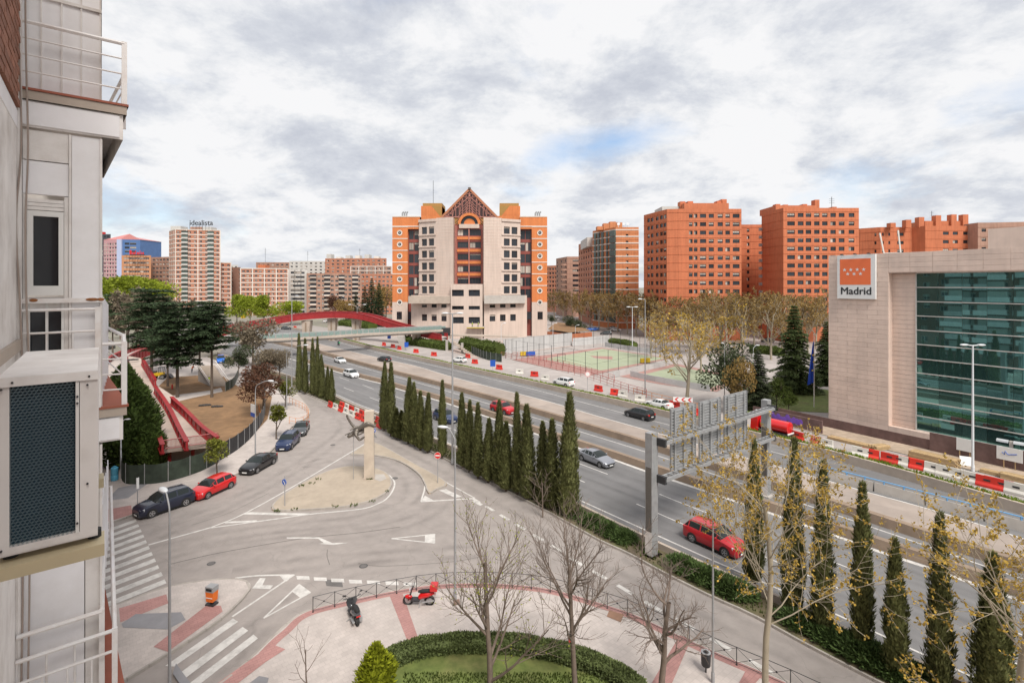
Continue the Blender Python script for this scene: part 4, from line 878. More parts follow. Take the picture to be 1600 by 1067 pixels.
def blue_tower():
    Yl = 470; pts = [(X(162, 478), 478), (X(188, Yl), Yl), (X(219, 474), 474), (X(222, 474), 500), (X(165, 500), 505)]
    c = Vector((X(190, Yl), Yl + 10, 0)); t = thing("office_tower", "distant office tower with pink striped front, blue side and pitched roof", "building", c, 0, FARG)
    P = [(p[0] - c.x, p[1] - c.y) for p in pts]; tp = 20 + (HZ - 374) / 800 * Yl
    rows = [(tp - 3 - 3.6 * k - 1.9, tp - 3 - 3.6 * k) for k in range(14)][::-1]; w = math.dist(P[0], P[1])
    facade(t, PNK, P[0], P[1], -1, tp, even(5, w * .8, 2.2, .6), rows, .3, FRAME_D); w = math.dist(P[1], P[2])
    facade(t, BLU, P[1], P[2], -1, tp, [(w * .22, w * .45), (w * .48, w * .8)], rows, .3, FRAME_D, 3); bands(t, P[0], P[1], [r[0] - .4 for r in rows], .35, .15, GRIDW)
    a = Vector((*P[1], 0)); mb = MB(); mb.bx(a.x - 2.8, a.x + 1.6, a.y - .7, a.y + 2, -1, tp); mb.build("corner_pier", LIL, t)
    for i in range(2, 5): plain(t, BLU, [P[i], P[(i + 1) % 5]], -1, tp)
    rg_ = Vector((P[1][0] + 7, P[1][1] + 2, tp + 5.2)); mb = MB(); Q = [Vector((p[0] * 1.03, p[1], tp)) for p in P]
    bk = Vector((P[0][0] * .6, P[4][1], tp + 5.2))
    mb.face([Q[0], Q[1], rg_]); mb.face([Q[1], Q[2], rg_]); mb.face([Q[2], Q[3], bk, rg_]); mb.face([Q[0], rg_, bk, Q[4]]); mb.face([Q[3], Q[4], bk]); mb.build("roof", mat("roof_salmon", (.5, .2, .19), .6), t)
blue_tower()
t, P_, c_, tp = block("office_tower", "dark glass tower at the very left edge beside the blue office tower", 150, 173, 500, 500, 366, 14, 3.6, 4, 2.2, mat("dark_cladding", (.05, .055, .065), .4), FARG, False, None, 0, 2.0, FRAME_D)
boxp(t, "roof_block", SIGNR, -7, 0, -4, 3, tp - .4, tp + 3)
sg_ = thing("rooftop_sign", "red rooftop lettering on the orange brick block, far left", "sign", (X(214, 346), 346, 20 + 46 / 800 * 346))
mb = MB()                                   # the letters cannot be read from here: a run of red strokes of uneven height
for k, (h_, w_) in enumerate(((3.0, .9), (2.6, .5), (1.5, .8), (1.5, .7), (2.6, .35), (1.5, .8), (1.5, .7), (2.6, .35), (1.5, .6), (1.5, .7))): mb.bx(-5 + k * 1.0, -5 + k * 1.0 + w_ * .9, -.1, .1, .6, .6 + h_)
mb.build("lettering", SIGNR, sg_)
mb = MB(); mb.bx(-5, 5, .15, .3, 0, .7); mb.build("sign_frame", STEEL_D, sg_)
# antennas and masts on the skyline
for a, Yq, py0, py1, w_ in ((411, 430, 410, 387, "dark brick block with grey terraces"), (478, 470, 406, 392, "pale stepped block"), (560, 440, 402, 388, "upper brick block"), (1310, 190, 325, 305, "tower beside the word Madrid"), (1467, 235, 352, 328, "stepped terracotta block")):
    t = thing("roof_mast", "thin antenna mast on the roof of the " + w_, "antenna", (X(a, Yq), Yq + 4, ZZ(py0, Yq) - 3), 0, "antenna masts on the skyline")
    mb = MB(); hh = (py0 - py1) / 800 * Yq + 3; mb.tube([(0, 0, 0), (0, 0, hh)], .1, 5)
    for k in range(3): mb.bar((-1, 0, hh * (.7 + .1 * k)), (1, 0, hh * (.7 + .1 * k)), .08)
    mb.build("mast", STEEL_D, t)

# ---- stone and glass building that reads Madrid
def madrid():
    A = Vector((46.0, 74.4, 0)); d = Vector((.528, -.849, 0)).normalized(); rz = math.atan2(d.y, d.x)
    t = thing("office_building", "pink stone office building with a mirrored green glass front and Madrid sign", "building", A, rz)
    TOP = 24.2; GL0, GL1 = 1.3, 21.5; S0, S1 = 7.55, 10.3; END = 46.0; RD = 1.1
    # local x along the front, y inwards
    mb = MB(); mb.bx(0.02, END, RD + .3, 26, -1, TOP - .4); mb.bx(0.02, S0 - .02, .06, RD + .3, -1, TOP - .4); mb.bx(S0 - .02, END, .06, RD + .3, GL1 + .05, TOP - .4); mb.bx(S0 - .02, END, .06, RD + .3, -1, GL0 - .05); mb.build("core", STONE, t)
    M = {}
    def pan(w, h):
        k = (round(w, 2), round(h, 2))
        if k not in M: q = MB(); b = .008; q.hexa([(0, .06, 0), (w, .06, 0), (w, 0.06, h), (0, 0.06, h), (b, 0, b), (w - b, 0, b), (w - b, 0, h - b), (b, 0, h - b)][0:4] + [(b, 0, b), (w - b, 0, b), (w - b, 0, h - b), (b, 0, h - b)]); q.f = [tuple(reversed(f_)) for f_ in q.f]; M[k] = q.mesh("stone_panel", STONE)
        return M[k]
    ph = 24.2 / 38
    for r in range(38):
        z0 = r * ph
        if z0 >= GL1 - .1: xs = [S0 * k / 3 for k in range(3)] + [S0 + 2.4 * k for k in range(16)]
        elif r % 2: xs = [0, S0 / 6, S0 / 2, S0 * 5 / 6]
        else: xs = [S0 * k / 3 for k in range(3)]
        for x in xs: link("stone_panel", pan((S0 / 6 if (r % 2 and z0 < GL1 - .1 and x in (0, S0 * 5 / 6)) else S0 / 3) - .006 if x < S0 - .01 else 2.388, ph - .006), t, loc=(x, rnd.uniform(-.004, .004), z0))
    for x in [S0 + 2.4 * k for k in range(16)]: link("stone_panel", pan(2.388, GL0 + .4), t, loc=(x, 0, -.4))
    mb = MB(); mb.bx(S0 - .01, S0 + .01, .01, RD, GL0, GL1); mb.bx(S0, S1, RD, RD + .06, GL0, GL1); mb.build("reveal", STONE, t)
    for r in range(34): 
        mb = MB() if r == 0 else mb
        if r == 0: mb.bx(0, S1 - S0, -.012, 0, 0, .02); jm = mb.mesh("stone_joint", mat("stone_joint", (.3, .24, .21), .9))
        link("stone_joint", jm, t, loc=(S0, RD - .001, GL0 + .3 + r * .6))
    nr = 11; rh = (GL1 - GL0) / nr; pw = 2.3; q = MB(); q.bx(.012, pw - .012, -.01, .01, .03, rh - .03); pm = q.mesh("glass_pane", GLASS_G)
    npx = int((END - S1) / pw)
    for r in range(nr):
        for k in range(npx):
            o = link("glass_pane", pm, t, loc=(S1 + k * pw, RD, GL0 + r * rh)); o.rotation_euler = (rnd.uniform(-.0035, .0035), 0, rnd.uniform(-.0035, .0035))
    q = MB(); q.bx(0, npx * pw, -.10, -.012, -.055, .055); tm = q.mesh("transom", mat("transom_white", (.55, .52, .49), .5))
    for r in range(nr + 1): link("transom", tm, t, loc=(S1, RD, GL0 + r * rh))
    q = MB(); q.bx(S1 - .12, S1, RD - .12, RD + .05, GL0, GL1); q.build("jamb", MATS["transom_white"], t)
    boxp(t, "roof_block", STONE, 16.5, END, 4, 22, TOP - .4, TOP + 2.6); roof(t, ROOFG, [(0, 0.06), (END, 0.06), (END, 26), (0, 26)], TOP - .36)
    plain(t, STONE, [(0, 26), (0, 0.06)], -1, TOP)
    # sign box
    f_ = lambda px: (lambda r_: (74.4 * r_ - 46) / (.528 + .849 * r_))((px - 800) / 800)
    s0, s1 = f_(1310.5), f_(1370); sz0, sz1 = 18.05, 24.15
    g = thing("wall_sign", "white square wall sign with orange panel of seven stars above the word Madrid", "sign", A + d * s0, rz)
    w = s1 - s0; boxp(g, "sign_box", SIGNW, 0, w, -.42, -.05, sz0, sz1); OR = mat("sign_orange", (.80, .17, .055), .45, .03, 2)
    boxp(g, "sign_panel", OR, w * .075, w * .885, -.44, -.42, sz0 + 1.95, sz1 - .55)
    h = sz1 - .55 - (sz0 + 1.95)
    for k in range(7):
        q = MB(); cx = w * (.205 + .168 * k) if k < 4 else w * (.29 + .168 * (k - 4)); cz = sz0 + 1.95 + h * (.58 if k < 4 else .42); q.face([(cx + (.27 if j % 2 == 0 else .108) * math.sin(math.pi * j / 5), -.452, cz + (.27 if j % 2 == 0 else .108) * math.cos(math.pi * j / 5)) for j in range(10)][::-1]); q.build("star", SIGNW, g)
    o = text("lettering", "Madrid", 1.42, mat("sign_ink", (.03, .032, .035), .5), g, (w * .50, -.43, sz0 + .62), 0, .012, 0, 'CENTER', .035); o.scale = (.98, 1, 1)
    for k in (.15, .5, .85): q = MB(); q.box((w * k, -.7, sz1 + .1), (.3, .25, .15)); q.bar((w * k, -.1, sz1 + .02), (w * k, -.65, sz1 + .08), .05); q.build("spot_lamp", STEEL_D, g)
    # rooftop pipes
    g = thing("roof_frame", "white U shaped pipe frame standing on the stone roof edge", "pipe", A + d * 6.2 + Vector((1.5, 1, TOP - .4)), rz)
    q = MB(); q.tube([(-.35, 0, 3.3), (.15, 0, .5), (2.1, 0, .5), (1.8, 0, 3.5)], .1, 6); q.tube([(1, 0, 0), (1, 0, .5)], .12, 6); q.build("pipe", WHITEPL, g)
    return t, A, d
MAD, MA, MD = madrid()
# ---------------------------------------------------------------- own apartment house (left edge) and the things on it
# local frame: x outwards from the facade, y along the facade away from the camera
def own():
    t = thing("apartment_house", "near white and brick apartment house with railed balconies along the left edge", "building", (0, 0, 0), BA)
    FX = -0.63; U0 = 6.6; PITCH = 3.06; ZS = [18.42 + PITCH * k for k in range(-6, 4)]      # slab undersides
    TOPZ = 25.6
    # main facade, seen only as a reflection in the glass building, with its windows and balconies
    Lm = 46.0 + U0
    rows = [(z + 1.05, z + 2.45) for z in ZS if z + 2.5 < TOPZ]
    cols = [(2 + 4.4 * k, 3.7 + 4.4 * k) for k in range(9)] + [(46.5, 48.2)]
    facade(t, BRICK_W, (FX, -46), (FX, U0), 0, TOPZ, cols, rows, .25, FRAME_W, 1, "facade_wall", skip=lambda c, r: c == 9)
    plain(t, BRICK_W, [(FX - 14, -46), (FX, -46)], 0, TOPZ)
    bal = None
    for k in range(4):
        for z in ZS[1:]:
            if bal is None: mb = MB(); mb.bx(0, 1.2, -3.2, 3.2, -.25, 0, 0); mb.bx(1.15, 1.2, -3.2, 3.2, 0, 1.0, 0); mb.bx(0.02, .5, -2.6, 2.6, 1.0, 2.4, 1); bal = mb.mesh("balcony", [WHITEP, GREYW])
            link("balcony", bal, t, loc=(FX, -40 + k * 9.2, z + .25))
    for u_ in (37.0, 44.5, 51.5):
        for z in ZS[1:]: link("balcony", bal, t, loc=(-1.64, u_, z + .25))
    # wing beyond: its long front lies in the plane x = 0
    facade(t, BRICK_W, (-1.65, U0 + 2.6), (-1.65, 84), 0, TOPZ, [(2.5 + 3.3 * k, 4.0 + 3.3 * k) for k in range(21)], rows, .25, FRAME_W, 1, "facade_wall")
    plain(t, WHITED, [(0, U0), (0, U0 + 2.6), (-1.65, U0 + 2.6)], 0, TOPZ)
    mb = MB(); mb.bx(FX - 14, FX - 1.1, -46, 84, TOPZ - .6, TOPZ - .2); mb.build("roof", ROOFG, t)
    plain(t, BRICK_W, [(-1.65, 84), (FX - 14, 84)], 0, TOPZ); 
    # the return wall that faces the camera: built floor by floor from its own pieces
    for fl, z in enumerate(ZS):
        zt = z + PITCH; near = fl in (5, 6)
        if fl == 7: continue
        b0 = z + .36                                   # top of slab
        # lower and upper wall panels with joints
        def panel(x0, x1, za, zb, y=0.0, m=WHITEP, name="wall_panel"): mb = MB(); mb.bx(x0, x1, U0 + y, U0 + y + .06, za, zb); return mb.build(name, m, t)
        if not near: panel(FX, 0, z, zt); continue
        panel(-.63, -.582, z, zt, .0, WHITED, "corner_strip"); panel(-.015, 0.004, b0, zt - .02, -.015, WHITED, "corner_post")
        if fl == 5: panel(-.578, -.135, z, zt - .02); panel(-.128, -.016, z, zt - .02, .01, WHITED); mb = MB(); mb.bx(-.64, 0, U0 + .062, U0 + .07, z, zt); mb.build("joint_backing", BROWN_BAR, t); continue
        panel(-.228, -.016, b0 + 1.06, zt - .02, .0); panel(-.228, -.016, b0, b0 + 1.06, .002)
        panel(-.250, -.231, b0, zt - .02, -.012, WHITED, "joint_post"); panel(-.578, -.253, zt - .30, zt - .02, .0, WHITED); panel(-.578, -.253, zt - .62, zt - .31, .005)
        panel(-.578, -.55, b0, zt - .63, .0, WHITED); panel(-.285, -.253, b0, zt - .63, .0, WHITED)
        for k in range(3): panel(-.548, -.288, zt - .70 - .036 * k, zt - .668 - .036 * k, -.01, WHITED, "shutter_slat")
        wz0, wz1 = b0 + 1.12, zt - .78
        panel(-.55, -.286, b0 + .98, b0 + 1.1, .01, WHITED)
        mb = MB()
        for a in ((-.548, -.505, wz0, wz1), (-.325, -.288, wz0, wz1), (-.505, -.325, wz0, wz0 + .09), (-.505, -.325, wz1 - .05, wz1)): mb.bx(a[0], a[1], U0 - .02, U0 + .05, a[2], a[3])
        w = mb.build("casement", FRAME_W, t); mb = MB(); mb.face([(-.505, U0 + .01, wz0 + .09), (-.325, U0 + .01, wz0 + .09), (-.325, U0 + .01, wz1 - .05), (-.505, U0 + .01, wz1 - .05)]); mb.build("pane", GLASS, w)
        panel(-.55, -.286, b0, b0 + .06, 0); mb = MB(); mb.face([(-.548, U0 + .02, b0 + .06), (-.288, U0 + .02, b0 + .06), (-.288, U0 + .02, wz0 - .1), (-.548, U0 + .02, wz0 - .1)]); mb.build("pane", GLASS, t)
        for x in (-.548, -.42, -.306): panel(x, x + .02, b0 + .06, wz0 - .06, -.005, FRAME_W, "sash_bar")
        panel(-.64, .012, wz0 - .075, wz0 - .03, -.04, RAILW, "rail_beam")
        for x, w_ in ((-.50, .030), (-.075, .05), (-.008, .028)): mb = MB(); mb.ell((x, U0 - .045, wz0 - .045), (w_, .006, .016), 10, 6); mb.build("rust_patch", mat("rust", (.26, .10, .035), .9, .4, 30), t)
    # slabs with fascia, tile edge and slanted balcony end
    for fl in (5, 6, 7, 8):
        z = ZS[fl]; poly = [(FX, U0 - .02), (.17, U0 - .02), (.02, 9.1), (FX, 9.1)]
        mb = MB(); mb.prism(poly, z, z + .25); mb.build("balcony_slab", WHITED, t)
        mb = MB(); mb.prism([(FX, U0 - .05), (.20, U0 - .05), (.03, 9.2), (FX, 9.2)], z + .252, z + .335); mb.build("slab_edge", CONC_BEIGE, t)
        mb = MB(); mb.prism([(FX, U0 - .06), (.215, U0 - .06), (.035, 9.25), (FX, 9.25)], z + .337, z + .36); mb.build("floor_tile_edge", mat("terracotta_tile", (.33, .10, .06), .8), t)
        mb = MB(); mb.bx(FX + .02, .14, U0 - .035, U0 - .02, z + .02, z + .235); mb.build("fascia_panel", WHITEP, t)
    # railings: each is one part per floor with its bars as pieces below it
    def railing(z, path, h, nr, vertical=False, r=.011, step=.14):
        mb = MB(); top = [Vector((p[0], p[1], z + h)) for p in path]
        for p, q in zip(top[:-1], top[1:]): mb.tube([p, q], r * 1.7, 6)
        o = mb.build("railing", RAILW, t)
        if vertical:
            mb = MB()
            for p, q in zip(top[:-1], top[1:]): mb.tube([p - Vector((0, 0, h * .22)), q - Vector((0, 0, h * .22))], r * 1.3, 6); mb.tube([p - Vector((0, 0, h - .05)), q - Vector((0, 0, h - .05))], r, 6)
            mb.build("rail", RAILW, o)
            for p, q in zip(top[:-1], top[1:]):
                n = max(1, int((q - p).length / step))
                for k in range(n + 1): c = p.lerp(q, k / n); mb = MB(); mb.tube([c - Vector((0, 0, h)), c - Vector((0, 0, h * .22))], r * .8, 5); mb.build("baluster", RAILW, o)
        else:
            for k in range(1, nr + 1):
                mb = MB(); off_ = .0
                for p, q in zip(top[:-1], top[1:]): mb.tube([p - Vector((0, 0, h * k / (nr + 1))), q - Vector((0, 0, h * k / (nr + 1)))], r * .8, 5)
                mb.build("rail", RAILW, o)
        for p in path[1:]: mb = MB(); mb.bar((p[0], p[1], z), (p[0], p[1], z + h + .02), .028, .045); mb.build("railing_post", RAILW, o)
    P_ = [(FX, U0 - .03), (.18, U0 - .03), (.20, 7.6), (.05, 9.2)]
    railing(ZS[7] + .36, P_, .62, 3); railing(ZS[8] + .36, [(FX, U0 - .03), (.05, U0 - .03), (.20, 8.2), (.08, 9.6)], .9, 3)
    railing(ZS[6] + .36, [(FX + .03, U0 - .05), (-.03, U0 - .05)], .98, 0, True, .009, .17)
    railing(ZS[6] + .36, [(.0, U0 + .02), (.18, U0 - .03), (.20, 7.6), (.05, 9.2)], .62, 3)
    railing(ZS[5] + .36, [(FX + .02, U0 - .10), (.0, U0 - .10), (.02, 11)], 1.05, 0, True, .013, .16)
    railing(ZS[5] + .30, [(FX + .02, U0 - .17), (.10, U0 - .17), (.12, 11)], .92, 0, True, .011, .16)
    # enclosed glazed balcony above and its ribbed side screens below
    z = ZS[7] + .36
    for k in range(4):
        x0 = -.60 + k * .148; mb = MB(); mb.bx(x0, x0 + .143, U0 + .12, U0 + .14, z, z + 2.6); mb.build("glazing_panel", WHITEP, t)
        mb = MB(); mb.bx(x0 + .138, x0 + .150, U0 + .105, U0 + .12, z, z + 2.6); mb.build("glazing_bar", WHITED, t)
    mb = MB(); mb.bx(-.62, .0, U0 + .10, U0 + .14, z + .93, z + .96); mb.build("glazing_bar", WHITED, t)
    for fl in (5, 6):
        z = ZS[fl] + .36 if fl == 6 else ZS[fl] + 1.1
        for k in range(6):
            mb = MB(); mb.bx(.0 + .012 * k, .010 + .012 * k, 7.3 + .3 * k, 7.6 + .3 * k, z, z + 1.1 - (.03 * k if fl == 6 else 0)); mb.build("screen_slat", WHITEP, t)
    # brick at the top left: separate courses
    me = None; nb = 0
    for r in range(22):
        z = 21.62 + r * .074
        for k in range(9):
            y = 4.5 + k * .25 + (r % 2) * .125
            if y > U0 - .25 or nb > 298: continue
            if me is None: mb = MB(); mb.bx(0, .035, 0, .235, 0, .060); me = mb.mesh("brick", BRICK)
            link("brick", me, t, loc=(FX + .012 + rnd.uniform(-.003, .003), y, z)); nb += 1
    mb = MB(); mb.bx(FX - .05, FX + .018, 3.5, U0 - .02, 21.6, 25); mb.build("mortar_bed", MORTAR, t)
    # white surround of the opening beside the camera: lintel, jamb, sill
    mb = MB(); mb.bx(FX - .6, FX + .025, 2.6, U0 - .03, 21.44, 21.60); mb.build("lintel", WHITEP, t)
    mb = MB(); mb.bx(FX - .3, FX + .020, 2.6, U0 - .02, 19.5, 21.44); mb.build("jamb", WHITED, t)
    mb = MB(); mb.bx(FX - .9, FX + .05, 3.2, U0 - .05, 19.40, 19.5); mb.build("sill", CONC_BEIGE, t)
    mb = MB(); mb.bx(FX - .3, FX + .012, 2.2, U0 - .02, 14.0, 19.39); mb.build("parapet", WHITED, t)
    mb = MB(); mb.bx(FX - .32, FX + .06, 2.2, 5.2, 18.42, 18.50); mb.build("coping", CONC_BEIGE, t)
    # drain pipe
    mb = MB(); mb.tube([(FX + .03, U0 - .06, 15), (FX + .03, U0 - .06, 27)], .024, 8); mb.build("drain_pipe", WHITED, t)
    return t
OWN = own()
def cable(pts, r, label):
    c, s_ = math.cos(BA), math.sin(BA); mb = MB(); mb.tube([Vector((p[0] * c - p[1] * s_, p[0] * s_ + p[1] * c, p[2])) for p in cat3(pts)], r, 5); tag(mb.build("cable", mat("cable_sheath", (.34, .27, .23), .7)), label, "cable", "loose cables on the white wall")
def cat3(P, n=5):
    P = [Vector(p) for p in P]; P = [P[0] * 2 - P[1]] + P + [P[-1] * 2 - P[-2]]; o = []
    for i in range(1, len(P) - 2):
        a, b, c, d = P[i - 1:i + 3]
        for k in range(n): t = k / n; o.append(.5 * ((2 * b) + (c - a) * t + (2 * a - 5 * b + 4 * c - d) * t * t + (3 * b - a - 3 * c + d) * t ** 3))
    o.append(P[-2]); return o
for i, (dx, lb) in enumerate(((.0, "thin straight cable nearest the drain pipe on the white wall"), (.045, "loose cable bowing out over the white wall joint"))):
    cable([(-.60 + dx, 6.52, 23.2), (-.595 + dx, 6.52, 22.2), (-.58 + dx, 6.52, 21.3), (-.615 + dx + .02 * i, 6.5, 20.6), (-.59 + dx, 6.5, 19.9), (-.575 + dx, 6.52, 19.2), (-.60 + dx, 6.52, 18.4), (-.57 + dx, 6.52, 17.4), (-.59 + dx, 6.52, 15.6)], .008, lb)
def aircon():
    t = thing("air_conditioner", "white air conditioner outdoor unit with dark mesh grille on the near facade", "air conditioner", (0, 0, 0), BA)
    x0, x1, y0, y1, z0, z1 = -.285, -.012, 2.50, 3.42, 19.055, 19.675
    mb = MB(); f = .024
    mb.bx(x0, x0 + .032, y0, y0 + .03, z0, z1 - .02); mb.bx(x1 - .052, x1, y0, y0 + .03, z0, z1 - .02); mb.bx(x0 + .032, x1 - .052, y0, y0 + .03, z0, z0 + .024)
    mb.bx(x0, x0 + .01, y0 + .03, y1, z0, z1 - .02); mb.bx(x1 - .01, x1, y0 + .03, y1, z0, z1 - .02); mb.bx(x0, x1, y1, y1 + .01, z0, z1 - .02); mb.bx(x0, x1, y0, y1, z0 - .004, z0 - .001)
    mb.build("casing", WHITED, t)
    mb = MB(); mb.hexa([(x0 - .006, y0 - .008, z1 - .032), (x1 + .006, y0 - .008, z1 - .032), (x1 + .006, y1, z1 - .032), (x0 - .006, y1, z1 - .032), (x0, y0, z1), (x1, y0, z1), (x1, y1, z1), (x0, y1, z1)]); mb.build("lid", WHITED, t)
    mb = MB(); mb.bx(x1 - .064, x1 - .054, y0 - .003, y0 + .02, z0 + .022, z1 - .034); mb.build("trim_strip", FRAME_W, t)
    ga, gb, za, zb = x0 + .030, x1 - .064, z0 + .022, z1 - .033
    mb = MB(); n = 46
    for k in range(n): x = ga + (gb - ga) * (k + .5) / n; mb.bx(x - .0012, x + .0012, y0 + .035, y0 + .06, za, zb)
    mb.bx(ga, gb, y0 + .06, y0 + .065, za, zb); mb.build("coil", mat("coil_fin", (.010, .05, .08), .5, .15, 4), t)
    mb = MB(); nx, nz = 15, 53; cw, ch = (gb - ga) / nx, (zb - za) / nz
    for r in range(nz):
        for c in range(nx):
            xa = ga + (c + (r % 2) * .5) * cw; zc = za + (r + .5) * ch
            if xa + cw > gb + .001: continue
            p = [(xa, y0 + .006, zc), (xa + cw * .32, y0 + .004, zc + ch * .5), (xa + cw * .68, y0 + .004, zc + ch * .5), (xa + cw, y0 + .006, zc)]
            q = [(xa, y0 + .006, zc), (xa + cw * .32, y0 + .004, zc - ch * .5), (xa + cw * .68, y0 + .004, zc - ch * .5), (xa + cw, y0 + .006, zc)]
            w = .0014
            for a, b in zip(p[:-1], p[1:]): mb.face([(a[0], a[1], a[2] - w), (b[0], b[1], b[2] - w), (b[0], b[1] - .002, b[2] + w), (a[0], a[1] - .002, a[2] + w)])
            for a, b in zip(q[:-1], q[1:]): mb.face([(a[0], a[1], a[2] - w), (b[0], b[1], b[2] - w), (b[0], b[1] - .002, b[2] + w), (a[0], a[1] - .002, a[2] + w)])
    mb.build("grille", mat("grille_wire", (.20, .27, .30), .5), t, kind="stuff")
    mb = MB()
    for x, z in ((x0 + .012, z0 + .02), (x1 - .03, z1 - .05), (x1 - .059, z1 - .09), (x1 - .059, z1 - .115), (x1 - .059, z0 + .06), (x1 - .03, z0 + .2), (x0 + .012, z1 - .04), (x1 - .025, z1 - .018), (x0 + .04, z1 - .018)): mb.cyl((x, y0 - .010, z), (x, y0 - .002, z), .0035, 8)
    mb.build("screw", STEEL_D, t)
    for x in (x1 - .01, x0 + .03): mb = MB(); mb.cyl((x, y0 + .06, z0 - .03), (x, y0 + .06, z0), .022, 10); mb.build("rubber_foot", BLACK, t)
    mb = MB(); mb.bx(-.62, x1 + .02, y0 - .03, y0 + .10, z0 - .075, z0 - .03); mb.build("bracket", mat("bracket_cream", (.50, .42, .27), .6), t)
    mb = MB(); mb.bx(-.62, x1 + .02, y1 - .12, y1 - .02, z0 - .075, z0 - .03); mb.build("bracket", MATS["bracket_cream"], t)
aircon()

# ---------------------------------------------------------------- vehicles
def paintm(name, col, metal=0.0): return mat("car_paint_" + name, col, 0.28, 0.0, 1, metal=metal, coat=0.6)
CARK = {   # length, width, height, stations: (x, z_belt/hood, z_roof or None)
    "hatch": dict(L=4.25, W=1.78, H=1.46, hood=.80, cowl=1.12, ro0=1.92, ro1=3.70, tail=4.12, belt=.94, hz=.90, nose=.72, deck=.96, wb=(.86, 3.45), r=.32),
    "sedan": dict(L=4.65, W=1.82, H=1.43, hood=.90, cowl=1.30, ro0=2.15, ro1=3.30, tail=4.15, belt=.92, hz=.87, nose=.68, deck=1.02, wb=(.88, 3.72), r=.33),
    "suv": dict(L=4.50, W=1.86, H=1.66, hood=.85, cowl=1.20, ro0=1.90, ro1=3.95, tail=4.38, belt=1.08, hz=1.05, nose=.88, deck=1.10, wb=(.88, 3.60), r=.36),
    "estate": dict(L=4.75, W=1.86, H=1.62, hood=.75, cowl=1.10, ro0=2.00, ro1=4.25, tail=4.66, belt=1.00, hz=.95, nose=.75, deck=1.05, wb=(.92, 3.80), r=.34),
    "van": dict(L=4.60, W=1.84, H=1.84, hood=.95, cowl=1.25, ro0=1.95, ro1=4.45, tail=4.58, belt=1.12, hz=1.04, nose=.78, deck=1.12, wb=(.90, 3.65), r=.33)}
WHEEL = {}
def wheel_meshes(r):
    if r in WHEEL: return WHEEL[r]
    mb = MB(); n = 20
    rows = [[(rr_ * math.cos(2 * math.pi * k / n), y, rr_ * math.sin(2 * math.pi * k / n)) for k in range(n)] for y, rr_ in ((-.09, r * .64), (-.10, r * .70), (-.105, r * .93), (-.07, r), (.09, r), (.10, r * .9))]
    mb.grid(rows, True); ty = mb.mesh("tyre", BLACK, 40)
    mb = MB(); mb.disc((0, -.075, 0), (0, -1, 0), r * .66, 20, 1)
    for k in range(5):
        a = 2 * math.pi * k / 5; d = Vector((math.cos(a), 0, math.sin(a))); p = Vector((-d.z, 0, d.x)); o = Vector((0, -.09, 0)); mb.face([o - p * r * .06, o + p * r * .06, o + d * r * .62 + p * r * .13, o + d * r * .62 - p * r * .13])
    mb.disc((0, -.092, 0), (0, -1, 0), r * .66, 20, 0, r * .56); mb.disc((0, -.094, 0), (0, -1, 0), r * .14, 10, 0)
    WHEEL[r] = (ty, mb.mesh("rim", [CHROME, BLACK])); return WHEEL[r]
CARS = {}
